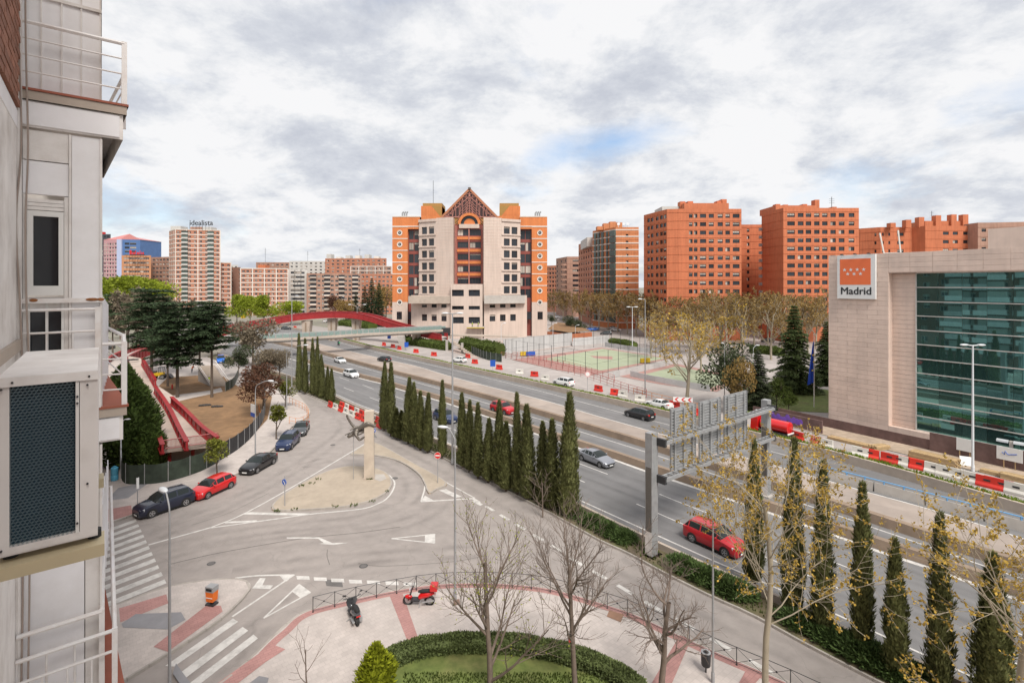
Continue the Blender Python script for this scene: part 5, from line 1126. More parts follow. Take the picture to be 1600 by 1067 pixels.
def car_meshes(kind, pm):
    key = (kind, pm.name)
    if key in CARS: return CARS[key]
    k = CARK[kind]; L_, W_, H_ = k["L"], k["W"] / 2, k["H"]; zb = .20
    rear = k["ro1"] + (L_ - .12 - k["ro1"]) * (.86 if kind != "sedan" else .55)
    # x, half width, z belt, z top, half width at top, zone
    S = [(0.0, W_ * .70, k["nose"] - .16, k["nose"] - .12, W_ * .55, 'h'), (.10, W_ * .86, k["nose"] - .02, k["nose"] + .01, W_ * .70, 'h'), (.38, W_ * .96, k["hz"] - .12, k["hz"] - .06, W_ * .76, 'h'), (k["hood"], W_, k["belt"] - .05, k["hz"] + .04, W_ * .80, 'h'),
         (k["cowl"], W_, k["belt"], k["belt"] + .05, W_ * .84, 'w'), ((k["cowl"] + k["ro0"]) / 2, W_, k["belt"] + .02, (k["belt"] + H_) / 2 + .08, W_ * .79, 'w'), (k["ro0"], W_, k["belt"] + .03, H_ - .04, W_ * .72, 'r'), ((k["ro0"] + k["ro1"]) / 2, W_, k["belt"] + .05, H_, W_ * .72, 'r'),
         (k["ro1"], W_ * .99, k["belt"] + .07, H_ - .06, W_ * .70, 'b'), (rear, W_ * .97, k["deck"], k["deck"] + (.04 if kind == "sedan" else .10), W_ * .78, 'e'), (L_ - .06, W_ * .92, k["deck"] - .05, k["deck"] - .02, W_ * .76, 'e'), (L_, W_ * .84, k["deck"] - .28, k["deck"] - .26, W_ * .7, 'e')]
    def sec(s):
        x, w, zl, zt, wt, z = s; low = zb + (.06 if x in (0.0, L_) else 0)
        wi = w * .97 if zt - zl > .12 else (w + wt) / 2 + .02
        return [(x, 0, low - .03), (x, w * .80, low - .03), (x, w * .95, low + .08), (x, w, low + .30), (x, w * .985, zl - .05), (x, wi * .97, zl + .0), (x, wt, zt - .03 if zt - zl > .12 else zt - .01), (x, wt * .90, zt), (x, 0, zt + .025)]
    secs = [sec(s) for s in S]; rows = [[(-a, b, c) for a, b, c in q[::-1]] + [(-a, -b, c) for a, b, c in q[1:]] for q in secs]   # x forward = +, front at 0 -> shift later
    n = len(rows[0]); half = len(secs[0]) - 1
    G_ = {"body": MB(), "windscreen": MB(), "side_window": MB(), "rear_window": MB(), "roof_glass": MB()}
    for i in range(len(rows) - 1):
        z0, z1 = S[i][5], S[i + 1][5]
        for j in range(n - 1):
            jj = j if j < half else n - 2 - j            # 0 = roof centre strip ... half-1 = bottom
            key_ = "body"
            if jj in (0, 1) and z0 == 'w': key_ = "windscreen"
            elif jj in (0, 1) and z0 == 'b' and z1 == 'e': key_ = "rear_window"
            elif jj == 2 and z0 in 'wrb' and not (z0 == 'w' and i == 4 and False): key_ = "side_window"
            q = [rows[i][j], rows[i][j + 1], rows[i + 1][j + 1], rows[i + 1][j]]
            if key_ == "side_window":                  # glass set into a painted surround with pillars
                P = [Vector(p) for p in q]; c = sum(P, Vector()) / 4; In = [p.lerp(c, .10 if z0 == 'r' else .16) for p in P]
                for a in range(4): G_["body"].face([P[a], P[(a + 1) % 4], In[(a + 1) % 4], In[a]])
                G_[key_].face(In)
            elif key_ != "body":
                G_[key_].face(q)
            else: G_[key_].face(q)
    G_["body"].face([rows[0][j] for j in range(n)]); G_["body"].face([rows[-1][j] for j in range(n)][::-1])
    out = {}
    for kk, mb in G_.items():
        if mb.f: 
            me = mb.mesh(kk, pm if kk == "body" else CARGLASS, 38); out[kk] = me
            bm = bmesh.new(); bm.from_mesh(me); bmesh.ops.recalc_face_normals(bm, faces=bm.faces); bm.to_mesh(me); bm.free()
    # wheel housings, sills, grille, lamps
    mb = MB()
    for wx in k["wb"]:
        for sg in (-1, 1):
            r = k["r"] * 1.17; c = (-wx, sg * (W_ + .004), k["r"]); pts = [(c[0] + r * math.cos(math.pi * q / 14), c[1], c[2] + r * math.sin(math.pi * q / 14)) for q in range(15)] + [(c[0] - r, c[1], .17), (c[0] + r, c[1], .17)]
            mb.face(pts if sg < 0 else pts[::-1])
    mb.bx(-k["wb"][1] + .4, -k["wb"][0] - .4, -W_ * .97 - .015, W_ * .97 + .015, .19, .27); mb.bx(-.03, .02, -W_ * .50, W_ * .50, .30, .48); mb.bx(-L_ - .012, -L_ + .05, -W_ * .6, W_ * .6, .26, .38)
    out["trim"] = mb.mesh("trim", BLACK)
    mb = MB(); mb.hexa([(-.02, W_ * .52, k["nose"] - .19), (-.02, W_ * .72, k["nose"] - .19), (-.30, W_ * .93, k["nose"] - .17), (-.30, W_ * .70, k["nose"] - .17), (-.06, W_ * .52, k["nose"] - .03), (-.08, W_ * .74, k["nose"] - .03), (-.34, W_ * .955, k["nose"] + .02), (-.34, W_ * .70, k["nose"] + .04)]); out["hl"] = mb.mesh("headlight", LIGHTW)
    mb = MB(); mb.hexa([(-L_ - .012, W_ * .58, k["deck"] - .24), (-L_ + .02, W_ * .86, k["deck"] - .24), (-L_ + .28, W_ * .965, k["deck"] - .22), (-L_ + .28, W_ * .6, k["deck"] - .22), (-L_ + .025, W_ * .58, k["deck"] - .04), (-L_ + .03, W_ * .89, k["deck"] - .04), (-L_ + .28, W_ * .975, k["deck"] - .03), (-L_ + .28, W_ * .6, k["deck"] - .03)]); out["tl"] = mb.mesh("tail_light", LIGHTR)
    mb = MB(); mb.bx(-.012, .012, -.26, .26, -.055, .055); out["plate"] = mb.mesh("number_plate", PLATE)
    mb = MB(); mb.ell((0, 0, 0), (.08, .11, .075), 8, 5); out["mirror"] = mb.mesh("mirror", pm, 60)
    if kind in ("suv", "estate"):
        mb = MB()
        for sg in (-1, 1): mb.tube([(-k["ro0"] - .1, sg * W_ * .66, H_ - .02), (-k["ro0"] - .25, sg * W_ * .66, H_ + .05), (-k["ro1"] + .2, sg * W_ * .66, H_ + .04), (-k["ro1"], sg * W_ * .65, H_ - .04)], .02, 5)
        out["rack"] = mb.mesh("roof_rail", STEEL)
    CARS[key] = out; return out
def car(kind, pm, center, heading, label, group=None, name=None):
    k = CARK[kind]; m = car_meshes(kind, pm); t = thing(name or "car", label, "car", center, heading, group); dx = k["L"] / 2
    for kk in ("body", "windscreen", "side_window", "rear_window", "trim"):
        if kk in m: link(kk, m[kk], t, loc=(dx, 0, 0))
    if "rack" in m: link("roof_rail", m["rack"], t, loc=(dx, 0, 0))
    for a, nm in (("hl", "headlight"), ("tl", "tail_light")):
        for sg in (1, -1): o = link(nm, m[a], t, loc=(dx, 0, 0)); o.scale = (1, sg, 1)
    for x, z in ((dx + .02, .36), (-k["L"] / 2 - .02, k["deck"] - .42)): link("number_plate", m["plate"], t, loc=(x, 0, z))
    for sg in (1, -1): link("mirror", m["mirror"], t, loc=(dx - k["cowl"] - .35, sg * (k["W"] / 2 + .07), k["belt"] + .10))
    ty, ri = wheel_meshes(k["r"])
    for wx in k["wb"]:
        for sg in (1, -1):
            w = link("wheel", ty, t, loc=(dx - wx, sg * (k["W"] / 2 - .085), k["r"]), rz=0 if sg < 0 else math.pi); link("rim", ri, w)
    return t
def car_w(kind, pm, fw, rw, label, group=None, z=0.0, name=None):
    """placed by the two wheels of its near side: front wheel, rear wheel"""
    a, b = G(*fw, z), G(*rw, z); d = (a - b).normalized(); k = CARK[kind]; mid = (a + b) / 2; pr = Vector((-d.y, d.x, 0))
    if pr.dot(mid) < 0: pr = -pr
    c = mid + pr * (k["W"] / 2 - .08) + d * ((k["wb"][0] + k["wb"][1]) / 2 - k["L"] / 2); c.z = z
    return car(kind, pm, c, math.atan2(d.y, d.x), label, group, name)
NAVY = paintm("navy", (.010, .014, .034)); PB = paintm("black", (.012, .012, .014)); PR = paintm("red", (.58, .010, .012)); PW = paintm("white", (.70, .70, .70)); PS = paintm("silver", (.30, .31, .34), .5)
PDB = paintm("dark_blue", (.016, .030, .085)); PG = paintm("grey", (.07, .075, .08), .3); PBL = paintm("blue", (.02, .12, .42)); PDR = paintm("crimson", (.45, .012, .02)); PLB = paintm("bright_blue", (.01, .13, .55)); PSG = paintm("light_grey", (.36, .36, .37), .3)
PK_ = "cars parked along the park kerb"; HWY = "cars driving on the highway"
car_w("suv", NAVY, (239, 808), (288.5, 791), "dark navy off road car at the end of the parked row, next to the crossing", PK_)
car_w("hatch", PR, (325, 779), (359.5, 763), "bright red hatchback parked behind the dark off road car", PK_)
car_w("sedan", PB, (399.5, 741), (429, 724), "black saloon parked between the red hatchback and the blue car", PK_)
car_w("suv", PDB, (454, 704), (468, 690), "dark blue sport utility car in the parked row ahead of the grey car", PK_)
car_w("sedan", PG, (477.5, 681), (483, 669.5), "dark grey saloon last in the parked row near the orange fence", PK_)
car_w("sedan", PW, (534, 569.5), (519, 564.5), "white saloon on the lane beyond the brown divider", HWY)
car_w("estate", PW, (551, 592), (535, 587), "white taxi estate on the near carriageway", HWY)
car_w("suv", PDB, (701, 664), (676, 654.5), "dark blue car half hidden behind a cypress on the near lanes", HWY)
car_w("suv", PDR, (791, 649), (768, 642.5), "crimson car on the bus lane behind the cypress row", HWY)
car_w("sedan", PS, (939, 731.5), (908, 719), "silver saloon to the right of the tallest cypress", HWY)
car_w("suv", PDR, (1130, 869), (1084, 848), "red car beneath the sign gantry, nearest on the highway", HWY)
car_w("estate", PB, (977.5, 650), (1009.5, 658.5), "black people carrier seen from behind on the far lanes", HWY)
car_w("hatch", PB, (590, 564), (602.5, 566), "black hatchback heading away on the far lanes", HWY)
OV = "white cars standing beyond the grass verge"
car_w("hatch", PW, (708, 565.5), (721, 567), "white hatchback beyond the verge, directly behind the tall lamp post", OV)
car_w("estate", PW, (866, 600.5), (885.5, 604.5), "white estate car beyond the verge, near the round warning sign", OV)
car_w("sedan", PW, (1012, 635), (1037, 640.5), "white saloon beyond the verge, beside the red arrow board", OV)
car("van", PLB, G(345, 566), R(-60), "small blue van parked beside the park stairs")
AV = "cars along the avenue beside the courthouse"
for px, py, k_, pm, hd, lb in ((870, 497, "hatch", PW, 140, "white car far along the avenue by the dark shrubs"), (880, 500, "sedan", PSG, 140, "pale grey car behind the dark shrubs on the avenue"), (889, 503, "hatch", PW, 142, "white hatchback right of the dark shrubs on the avenue"),
        (932, 508.5, "suv", PW, 140, "white sport utility car by the avenue trees"), (921, 517, "hatch", PLB, 175, "bright blue car beyond the orange wall"), (929, 516.5, "hatch", PLB, 175, "second bright blue car, half hidden beside the first"),
        (947, 523, "estate", PG, 165, "dark grey estate car at the avenue corner"), (956, 514.5, "sedan", PSG, 160, "silver car parked across from the grey estate"), (962, 517.5, "sedan", PW, 160, "white saloon next to the silver car at the corner"),
        (1199, 534.5, "hatch", PB, 170, "black car under the plane trees beside the tall fir"), (1088, 512, "van", PW, 170, "white van behind the yellow trees"), (448, 515, "suv", PG, 10, "dark car beyond the red footbridge near the red barriers"), (510, 503.5, "hatch", PW, 80, "white car under the red footbridge arch"),
        (678, 541, "hatch", PW, 160, "white car left of the grey bridge support"), (450 + 240 - 10, 543.5, "hatch", PDR, 160, "red tailed car behind the white car near the grey bridge"), (170, 545, "sedan", PG, 100, "dark car at the left edge beside the curved ramp"), (498, 477, "van", PW, 5, "white van beyond the lime green trees"), (418, 526, "sedan", PW, 140, "white car on the approach road left of the footbridge")):
    car(k_, pm, G(px, py), R(hd), lb, AV)
# road tanker partly hidden behind the gantry
def tanker():
    c = G(1212, 681); d = (G(1253, 694) - G(1180, 676)).normalized(); t = thing("tanker_truck", "red tank truck standing behind the gantry post near the stone building", "truck", c, math.atan2(d.y, d.x)); t.scale = (.58, .85, .82)
    mb = MB(); mb.tube([(-3.2, 0, 1.75), (-3.0, 0, 1.75), (3.2, 0, 1.75), (3.4, 0, 1.75)], [.7, .95, .95, .7], 16); mb.build("tank", PR, t, 40)
    mb = MB(); mb.bx(-3.3, 3.4, -1.0, 1.0, .55, .85); mb.build("chassis", STEEL_D, t)
    mb = MB(); mb.hexa([(-5.2, -1.1, .5), (-3.4, -1.1, .5), (-3.4, 1.1, .5), (-5.2, 1.1, .5), (-5.0, -1.05, 2.5), (-3.4, -1.05, 2.6), (-3.4, 1.05, 2.6), (-5.0, 1.05, 2.5)]); mb.build("cab", PR, t)
    mb = MB(); mb.bx(-5.16, -5.05, -.95, .95, 1.5, 2.3); mb.build("windscreen", CARGLASS, t)
    mb = MB(); mb.bx(3.3, 3.45, -.9, .9, .8, 1.0); mb.build("bumper", SIGNW, t)
    ty, ri = wheel_meshes(.36)
    for x in (-4.3, 1.4, 2.5):
        for sg in (1, -1): w = link("wheel", ty, t, loc=(x, sg * .95, .45), rz=0 if sg < 0 else math.pi, scale=(1.25, 1.25, 1.25)); link("rim", ri, w)
tanker()
# scooters
def scooter(name, label, loc, hd, body, box=None):
    t = thing(name, label, "scooter", loc, hd); r = .24
    for x, nm in ((.62, "wheel"), (-.58, "wheel")):
        mb = MB(); mb.tube([(x + r * math.cos(a * math.pi / 10), 0, r + r * math.sin(a * math.pi / 10)) for a in range(21)], .055, 6, False); w = mb.build(nm, BLACK, t, 60); mb = MB(); mb.disc((x, .02, r), (0, 1, 0), r * .7, 14); mb.disc((x, -.02, r), (0, -1, 0), r * .7, 14); mb.build("rim", CHROME, w)
    mb = MB(); mb.tube([(.62, 0, .24), (.50, 0, .55), (.36, 0, .95)], .04, 6); mb.tube([(.36, -.32, 1.02), (.33, -.15, .98), (.33, .15, .98), (.36, .32, 1.02)], .022, 6); mb.build("handlebar", STEEL_D, t, 60)
    mb = MB(); mb.grid([[(.52, y * .5, .30), (.60, y * .8, .5), (.48, y, .75), (.40, y * .8, .98)] for y in (-.20, -.12, .12, .20)]); mb.grid([[(.46, y * .5, .30), (.50, y * .8, .5), (.38, y, .75), (.34, y * .8, .98)] for y in (.20, .12, -.12, -.20)]); mb.ell((.60, 0, .44), (.22, .09, .12), 10, 6); mb.build("front_shield", body, t, 50)
    mb = MB(); mb.bx(-.05, .45, -.16, .16, .26, .33); mb.build("footboard", STEEL_D, t)
    mb = MB(); mb.tube([(-.02, 0, .40), (-.15, 0, .52), (-.5, 0, .60), (-.85, 0, .68)], [.12, .17, .16, .07], 10); mb.build("tail_body", body, t, 60)
    mb = MB(); mb.tube([(.05, 0, .74), (-.2, 0, .76), (-.5, 0, .79), (-.8, 0, .83)], [.06, .11, .11, .06], 10); o = mb.build("seat", BLACK, t, 60)
    mb = MB(); mb.bx(-.70, -.25, -.18, -.06, .20, .42); mb.tube([(-.2, .14, .22), (-.85, .17, .36)], .045, 8); mb.build("engine", STEEL, t)
    mb = MB(); mb.box((.50, 0, .84), (.06, .18, .11)); mb.build("headlight", LIGHTW, t)
    for sg in (-1, 1): mb = MB(); mb.tube([(.34, sg * .2, 1.0), (.30, sg * .30, 1.22)], .008, 4); mb.ell((.29, sg * .32, 1.24), (.02, .06, .045), 8, 5); mb.build("mirror", STEEL_D, t)
    mb = MB(); mb.bar((-.1, .08, .28), (-.05, .28, .0), .03); mb.build("side_stand", STEEL, t)
    mb = MB(); mb.box((-.90, 0, .62), (.03, .16, .06)); mb.build("tail_light", LIGHTR, t)
    if box:
        mb = MB(); mb.box((-.83, 0, 1.02), (.42, .42, .36)); b = mb.build("top_box", box, t)
        bv = b.modifiers.new("bevel", 'BEVEL'); bv.width = .05; bv.segments = 2
        mb = MB(); mb.disc((-.83, -.214, 1.04), (0, -1, 0), .11, 14); mb.build("badge", SIGNW, b); mb = MB(); mb.grid([[(.42, y, .95), (.34, y, 1.35)] for y in (-.16, 0, .16)]); mb.build("windshield", SIGNW, t)
    return t
scooter("scooter", "dark grey scooter parked on the plaza beside the black railing", G(553, 966, .14), R(122), paintm("graphite", (.10, .105, .115), .3)).scale = (1.12, 1.6, 1.08)
scooter("scooter", "red delivery scooter with a red top box, parked by the railing", G(655, 944, .14), R(178), PR, PR).scale = (1.12, 1.3, 1.1)
# ---------------------------------------------------------------- vegetation
def rvec(r): 
    while True:
        v = Vector((r.uniform(-1, 1), r.uniform(-1, 1), r.uniform(-1, 1)))
        if .05 < v.length < 1: return v.normalized()
def leaf(mb, p, d, n, l, w):
    """one leaf: a folded pair of triangles from p along d"""
    s = d.cross(n)
    if s.length < 1e-4: s = d.orthogonal()
    s = s.normalized() * w; m = p + d * (l * .5); mb.f.append((len(mb.v), len(mb.v) + 1, len(mb.v) + 2, len(mb.v) + 3)); mb.m.append(mb.cur)
    mb.v.extend([tuple(p), tuple(m + s), tuple(p + d * l), tuple(m - s)])
def cypress_mesh(seed, h=9.0, r0=.62, n=5200):
    r = random.Random(seed); mb = MB(); ph = [r.uniform(0, 6.28) for _ in range(6)]
    lean = r.uniform(-.02, .02)
    def rad(t, a):
        base = r0 * (min(1, (t + .02) / .10) ** .5) * (1 - max(0, (t - .30) / .70) ** 1.45) ** .9
        return base * (1 + .10 * math.sin(3 * a + ph[0] + t * 9) + .09 * math.sin(2 * a + ph[1] - t * 17) + .07 * math.sin(5 * a + ph[2] + t * 31))
    rows = []
    for i in range(15):
        t = .03 + .95 * i / 14; rows.append([(rad(t, 6.28 * k / 10) * .74 * math.cos(6.28 * k / 10) + lean * t * h, rad(t, 6.28 * k / 10) * .74 * math.sin(6.28 * k / 10), t * h) for k in range(10)])
    mb.grid(rows, True)
    for i in range(n):
        t = .03 + .97 * (r.random() ** 1.12); a = r.uniform(0, 6.283); q = rad(t, a) * r.uniform(.66, 1.06)
        nv = mnoise.noise(Vector((math.cos(a) * 1.6 + seed, math.sin(a) * 1.6, t * h * .9)))
        if nv < -.28: q *= .78
        elif nv > .42: q *= 1.14
        o = Vector((math.cos(a), math.sin(a), 0)); p = Vector((q * o.x + lean * t * h, q * o.y, t * h)); d = (Vector((0, 0, 1)) + o * r.uniform(.0, .75) + rvec(r) * .3).normalized()
        leaf(mb, p, d, o + rvec(r) * .5, r.uniform(.18, .5), r.uniform(.03, .065))
    return mb
CYPS = []
for s in range(6):
    mb = cypress_mesh(40 + s, 9.0, (.66, .58, .70, .54, .62, .50)[s], 6000); tr = MB(); tr.tube([(0, 0, -.1), (0, 0, .6), (0, 0, 7)], [.16, .13, .04], 6)
    CYPS.append((mb.mesh("crown", L_CYP), tr.mesh("trunk", BARK_D)))
def plant(name, label, cat_, meshes, loc, rz, sc, group):
    t = thing(name, label, cat_, loc, rz, group); t.scale = sc if isinstance(sc, tuple) else (sc,) * 3
    for nm, me in meshes: link(nm, me, t)
    return t
# base pixel, pixel of the tip, relative width
CYP = [(468, 612, 523, 1), (477, 615, 531, 1), (489, 618, 531, 1), (496, 620, 529, .9), (503, 622, 556, 1), (512, 626, 574, .8), (518, 628, 577, 1),
       (600, 672, 568, 1.05), (611, 680, 569, 1.15), (620, 684, 638, 1.1), (627, 686, 642, 1), (638, 692, 592, 1.05), (648, 696, 600, 1), (657, 702, 613, 1), (668, 706, 616, 1), (691, 715, 597, 1.05),
       (723, 730, 616, 1), (734, 736, 628, 1), (747, 746, 632, 1), (763, 752, 656, 1), (780, 758, 628, 1.25), (791, 766, 661, 1.05), (808, 772, 617, 1.05), (825, 780, 635, 1.2), (849, 788, 662, 1.05), (863, 796, 658, 1.25), (888, 806, 618, 1.3),
       (1178, 912, 692, 1.35), (1238, 958, 690, 1.3), (1284, 990, 727, 1.25), (1347, 1018, 760, 1.25), (1402, 1058, 846, 1.05), (1468, 1085, 808, 1.3), (1550, 1118, 868, 1.35)]
CL = ["tall cypress at the far end of the planted strip, beside the brown leaved tree"]
special = {15: "slim cypress in front of the dark blue car", 20: "cypress in front of the crimson car, with a ragged outline", 26: "tallest dark cypress beside the silver saloon", 7: "cypress closest to the stone sculpture pillar",
           27: "cypress behind the near plane tree trunk, by the gantry", 33: "last cypress at the right edge, behind yellow plane twigs", 31: "short slim cypress between two taller ones on the right", 30: "full cypress standing clear of the plane twigs on the right", 0: CL[0]}
for i, (bx_, by_, ty_, wr) in enumerate(CYP):
    p = G(bx_, by_, .12); hgt = (by_ - ty_) / F * p.y * 1.0; sc = hgt / 9.0; cr, tr = CYPS[(i * 5 + i // 6) % 6]
    grp_n, k0 = (("far group of cypresses on the strip", 0) if i < 7 else ("middle row of cypresses on the strip", 7) if i < 27 else ("right row of cypresses on the strip", 27))
    lb = special.get(i) or f"dark slim cypress, {ordw(i - k0)} from the left in the {grp_n.split(' of ')[0]} on the strip"
    w = wr * rnd.uniform(.80, .98) * (.80 if i >= 27 else 1)
    plant("cypress", lb, "tree", (("trunk", tr), ("crown", cr)), p, rnd.uniform(0, 6.28), (w, w, sc), "cypresses on the planted strip")
# ---- branching trees
def branch_tree(seed, h, tr_r, n_main=5, spread=.8, fork=.28, lv=3, kids=(4, 5), wob=.16, upw=.25, thin=.010, leaves=0, ll=.12, lw=.04, along=True, sides=(8, 6, 4, 3), lean=(0, 0), droop=0.0, rr=None):
    r = random.Random(seed); W_ = MB(); Lf = MB()
    def grow(p, d, L_, rad, lvl):
        n = 6 if lvl == 0 else 5 if lvl == 1 else 4; pts = [p]; rads = [rad]; dd = d.copy(); e = max(thin, rad * (.55 if lvl == 0 else .30))
        for i in range(n):
            dd = (dd + rvec(r) * wob * (1 if lvl else .45) + Vector((0, 0, upw * (.35 if lvl else .6) - droop * lvl * .1))).normalized(); p = p + dd * (L_ / n); pts.append(p); rads.append(rad + (e - rad) * (i + 1) / n)
        W_.tube(pts, rads, sides[min(lvl, 3)], False)
        if lvl >= lv:
            for c_ in range(leaves):
                if c_ % 4 == 0: a = r.random() ** .6; k = min(n - 1, int(a * n)); cq = pts[k].lerp(pts[k + 1], a * n - k)
                q = cq + rvec(r) * ll * .45; leaf(Lf, q + rvec(r) * .03, (rvec(r) + Vector((0, 0, .15))).normalized(), rvec(r), ll * r.uniform(.6, 1.3), lw * r.uniform(.7, 1.3))
            return
        nk = n_main if lvl == 0 else r.randint(*kids)
        for j in range(nk):
            t0 = fork if lvl == 0 else .25; a = t0 + (1 - t0) * ((j + r.random()) / nk) if lvl else (t0 + (1 - t0) * (j + .5 * r.random()) / nk); k = min(n - 1, int(a * n)); q = pts[k].lerp(pts[k + 1], a * n - k); base = (pts[k + 1] - pts[k]).normalized()
            az = r.uniform(0, 6.28) if lvl else 6.283 * (j / nk) * 1.618 * 1.0 + r.uniform(-.5, .5) + seed
            s = base.orthogonal().normalized(); s = Matrix.Rotation(az, 3, base) @ s
            nd = (base * r.uniform(.55, 1.0) + s * spread * r.uniform(.75, 1.2)).normalized()
            ln = L_ * ((.62 if lvl == 0 else .55) * r.uniform(.75, 1.15)) * (1.1 - .35 * a)
            grow(q, nd, ln, max(thin, rads[k] * ((rr if rr and lvl == 0 else .55) if lvl == 0 else .5)), lvl + 1)
    grow(Vector((0, 0, -.1)), Vector((lean[0], lean[1], 1)).normalized(), h * .72, tr_r, 0)
    return W_, Lf
# bare trees on the plaza (foreground)
def bare(label, loc, seed, h, r, **k):
    t = thing("bare_tree", label, "tree", loc, 0, "bare trees on the plaza"); w, l = branch_tree(seed, h, r, **k); w.build("trunk", BARK_B, t, 50)
    if l.f: l.build("crown", L_YEL if k.get("leaves", 0) == 1 else L_GREY, t)
    return t
bare("bare many stemmed tree with dark twigs beside the laurel hedge", G(766, 1088, .14), 11, 9.0, .15, n_main=11, spread=.62, fork=.10, lv=3, kids=(7, 9), thin=.0065, leaves=1, ll=.10, lw=.025)
bare("bare tree with a fan of fine branches, centre of the plaza", G(899, 1076, .14), 23, 8.6, .14, n_main=11, spread=.58, fork=.38, lv=3, kids=(8, 10), thin=.0065)
bare("low spreading bare tree with crooked forks, right of centre on the plaza", G(1033, 1084, .14), 31, 6.6, .17, n_main=9, spread=.95, fork=.30, lv=3, kids=(7, 9), thin=.0065, upw=.12, wob=.26)
bare("thin bare sapling at the lower left of the plaza", G(482, 1095, .14), 47, 3.6, .045, n_main=4, spread=.7, fork=.35, lv=2, kids=(4, 5), thin=.007)
bare("small pale bare tree on the planted strip below the tallest cypress", G(848, 806, .14), 52, 4.2, .07, n_main=7, spread=.8, fork=.15, lv=2, kids=(4, 5), thin=.012)
bare("pale bare shrub by the foot of the gantry post", G(1003, 878, .14), 53, 3.4, .05, n_main=7, spread=.9, fork=.1, lv=2, kids=(4, 5), thin=.010)
# plane trees in the foreground right
def plane(label, loc, seed, h, r, lean=(0, 0), **k):
    t = thing("plane_tree", label, "tree", loc, 0, "budding plane trees"); kk = dict(n_main=13, spread=.92, fork=.42, lv=3, kids=(5, 6), thin=.008, leaves=13, ll=.115, lw=.042, upw=.16, wob=.24, lean=lean, rr=.24); kk.update(k)
    w, l = branch_tree(seed, h, r, **kk); w.build("trunk", BARK_P, t, 50); l.build("crown", L_PLANE, t); return t
plane("near plane tree with pale trunk and yellow buds in front of the gantry", G(1196, 1098, .14), 5, 13.2, .165, lean=(-.01, 0), n_main=20, fork=.40)
plane("plane tree with yellow buds reaching in at the right edge", Vector((18.6, 19.3, .14)), 9, 12.6, .22, n_main=18)
0 and plane("plane tree with yellow buds over the right hand cypresses", Vector((21.5, 24.0, .14)), 17, 10.6, .18)
# middle distance planes (one with a V shaped trunk) and the rows behind
def plane_proto(seed, h, leafmat, leaves, ll, thin, n_main=9, kids=(4, 5), fork=.3, bark=BARK_P, spread=.75, upw=.22):
    w, l = branch_tree(seed, h, h * .018, n_main=n_main, spread=spread, fork=fork, lv=3, kids=kids, thin=thin, leaves=leaves, ll=ll, lw=ll * .36, upw=upw, sides=(6, 5, 3, 3)); return (("trunk", w.mesh("trunk", bark)), ("crown", l.mesh("crown", leafmat)))
PL = [plane_proto(60 + s, 14, L_PLANEB, 6, .42, .022, 11, (5, 6)) for s in range(4)]
PLY = [plane_proto(70 + s, 14, L_PLANE, 4, .34, .020, 10, (4, 6), .22) for s in range(2)]
def place_px(name, label, protos, px, pyb, pyt, group, base_h=14.0, cat_="tree", wr=1.0, z=0.0, i=0):
    p = G(px, pyb, z); hh = max(1.5, (pyb - pyt) / F * p.y); s = hh / base_h; return plant(name, label, cat_, protos[i % len(protos)], p, rnd.uniform(0, 6.28), (s * wr, s * wr, s), group)
place_px("plane_tree", "plane tree with forked pale trunk and yellow buds by the sports court corner", [PLY[0]], 1073, 632, 500, "budding plane trees", 13.0, wr=1.15)
place_px("plane_tree", "yellow budding plane tree behind the forked one, by the second court", [PLY[1]], 1128, 606, 488, "budding plane trees", 13.0)
k = 0; av_i = {}
AVL = [(866, 499, 457), (880, 503, 458), (895, 506, 460), (908, 509, 457), (922, 512, 462), (936, 514, 460), (950, 517, 464), (965, 519, 458), (980, 522, 463), (994, 525, 460), (1010, 528, 468), (905, 497, 460), (930, 500, 459), (958, 503, 458), (985, 506, 462)]
AVX = sorted(q[0] for q in AVL)
for px, pyb, pyt in AVL:
    place_px("plane_tree", f"brown budding plane tree, {ordw(AVX.index(px))} from the left along the avenue", PL, px, pyb, pyt, "plane trees along the avenue", 13.0, i=k); k += 1
AVL = [(1022, 528, 468), (1045, 530, 470), (1068, 533, 466), (1092, 530, 463), (1112, 535, 460), (1135, 538, 464), (1158, 534, 460), (1178, 540, 465), (1200, 538, 462), (1222, 544, 468), (1250, 540, 463), (1275, 545, 466), (1290, 538, 470), (1035, 545, 478), (1062, 550, 482), (1100, 556, 470), (1160, 552, 472), (1205, 562, 470), (1262, 556, 474), (1010, 512, 466), (1063, 515, 462), (1130, 516, 463), (1190, 518, 466), (1240, 518, 465), (1085, 545, 476), (1125, 548, 474)]
AVX = sorted(q[0] for q in AVL)
for px, pyb, pyt in AVL:
    place_px("plane_tree", f"brown budding plane tree, {ordw(AVX.index(px))} from the left in the grove before the towers", PL, px, pyb, pyt, "plane trees before the towers", 13.0, i=k); k += 1
for px, pyb, pyt in [(1040, 572, 500), (1018, 560, 496), (1095, 585, 505)]:
    place_px("plane_tree", ("yellow budding tree at the avenue corner", "smaller yellow budding tree near the court floodlight", "yellow budding tree behind the second court")[k % 3], PLY, px, pyb, pyt, "budding plane trees", 13.0, i=k, wr=1.1); k += 1
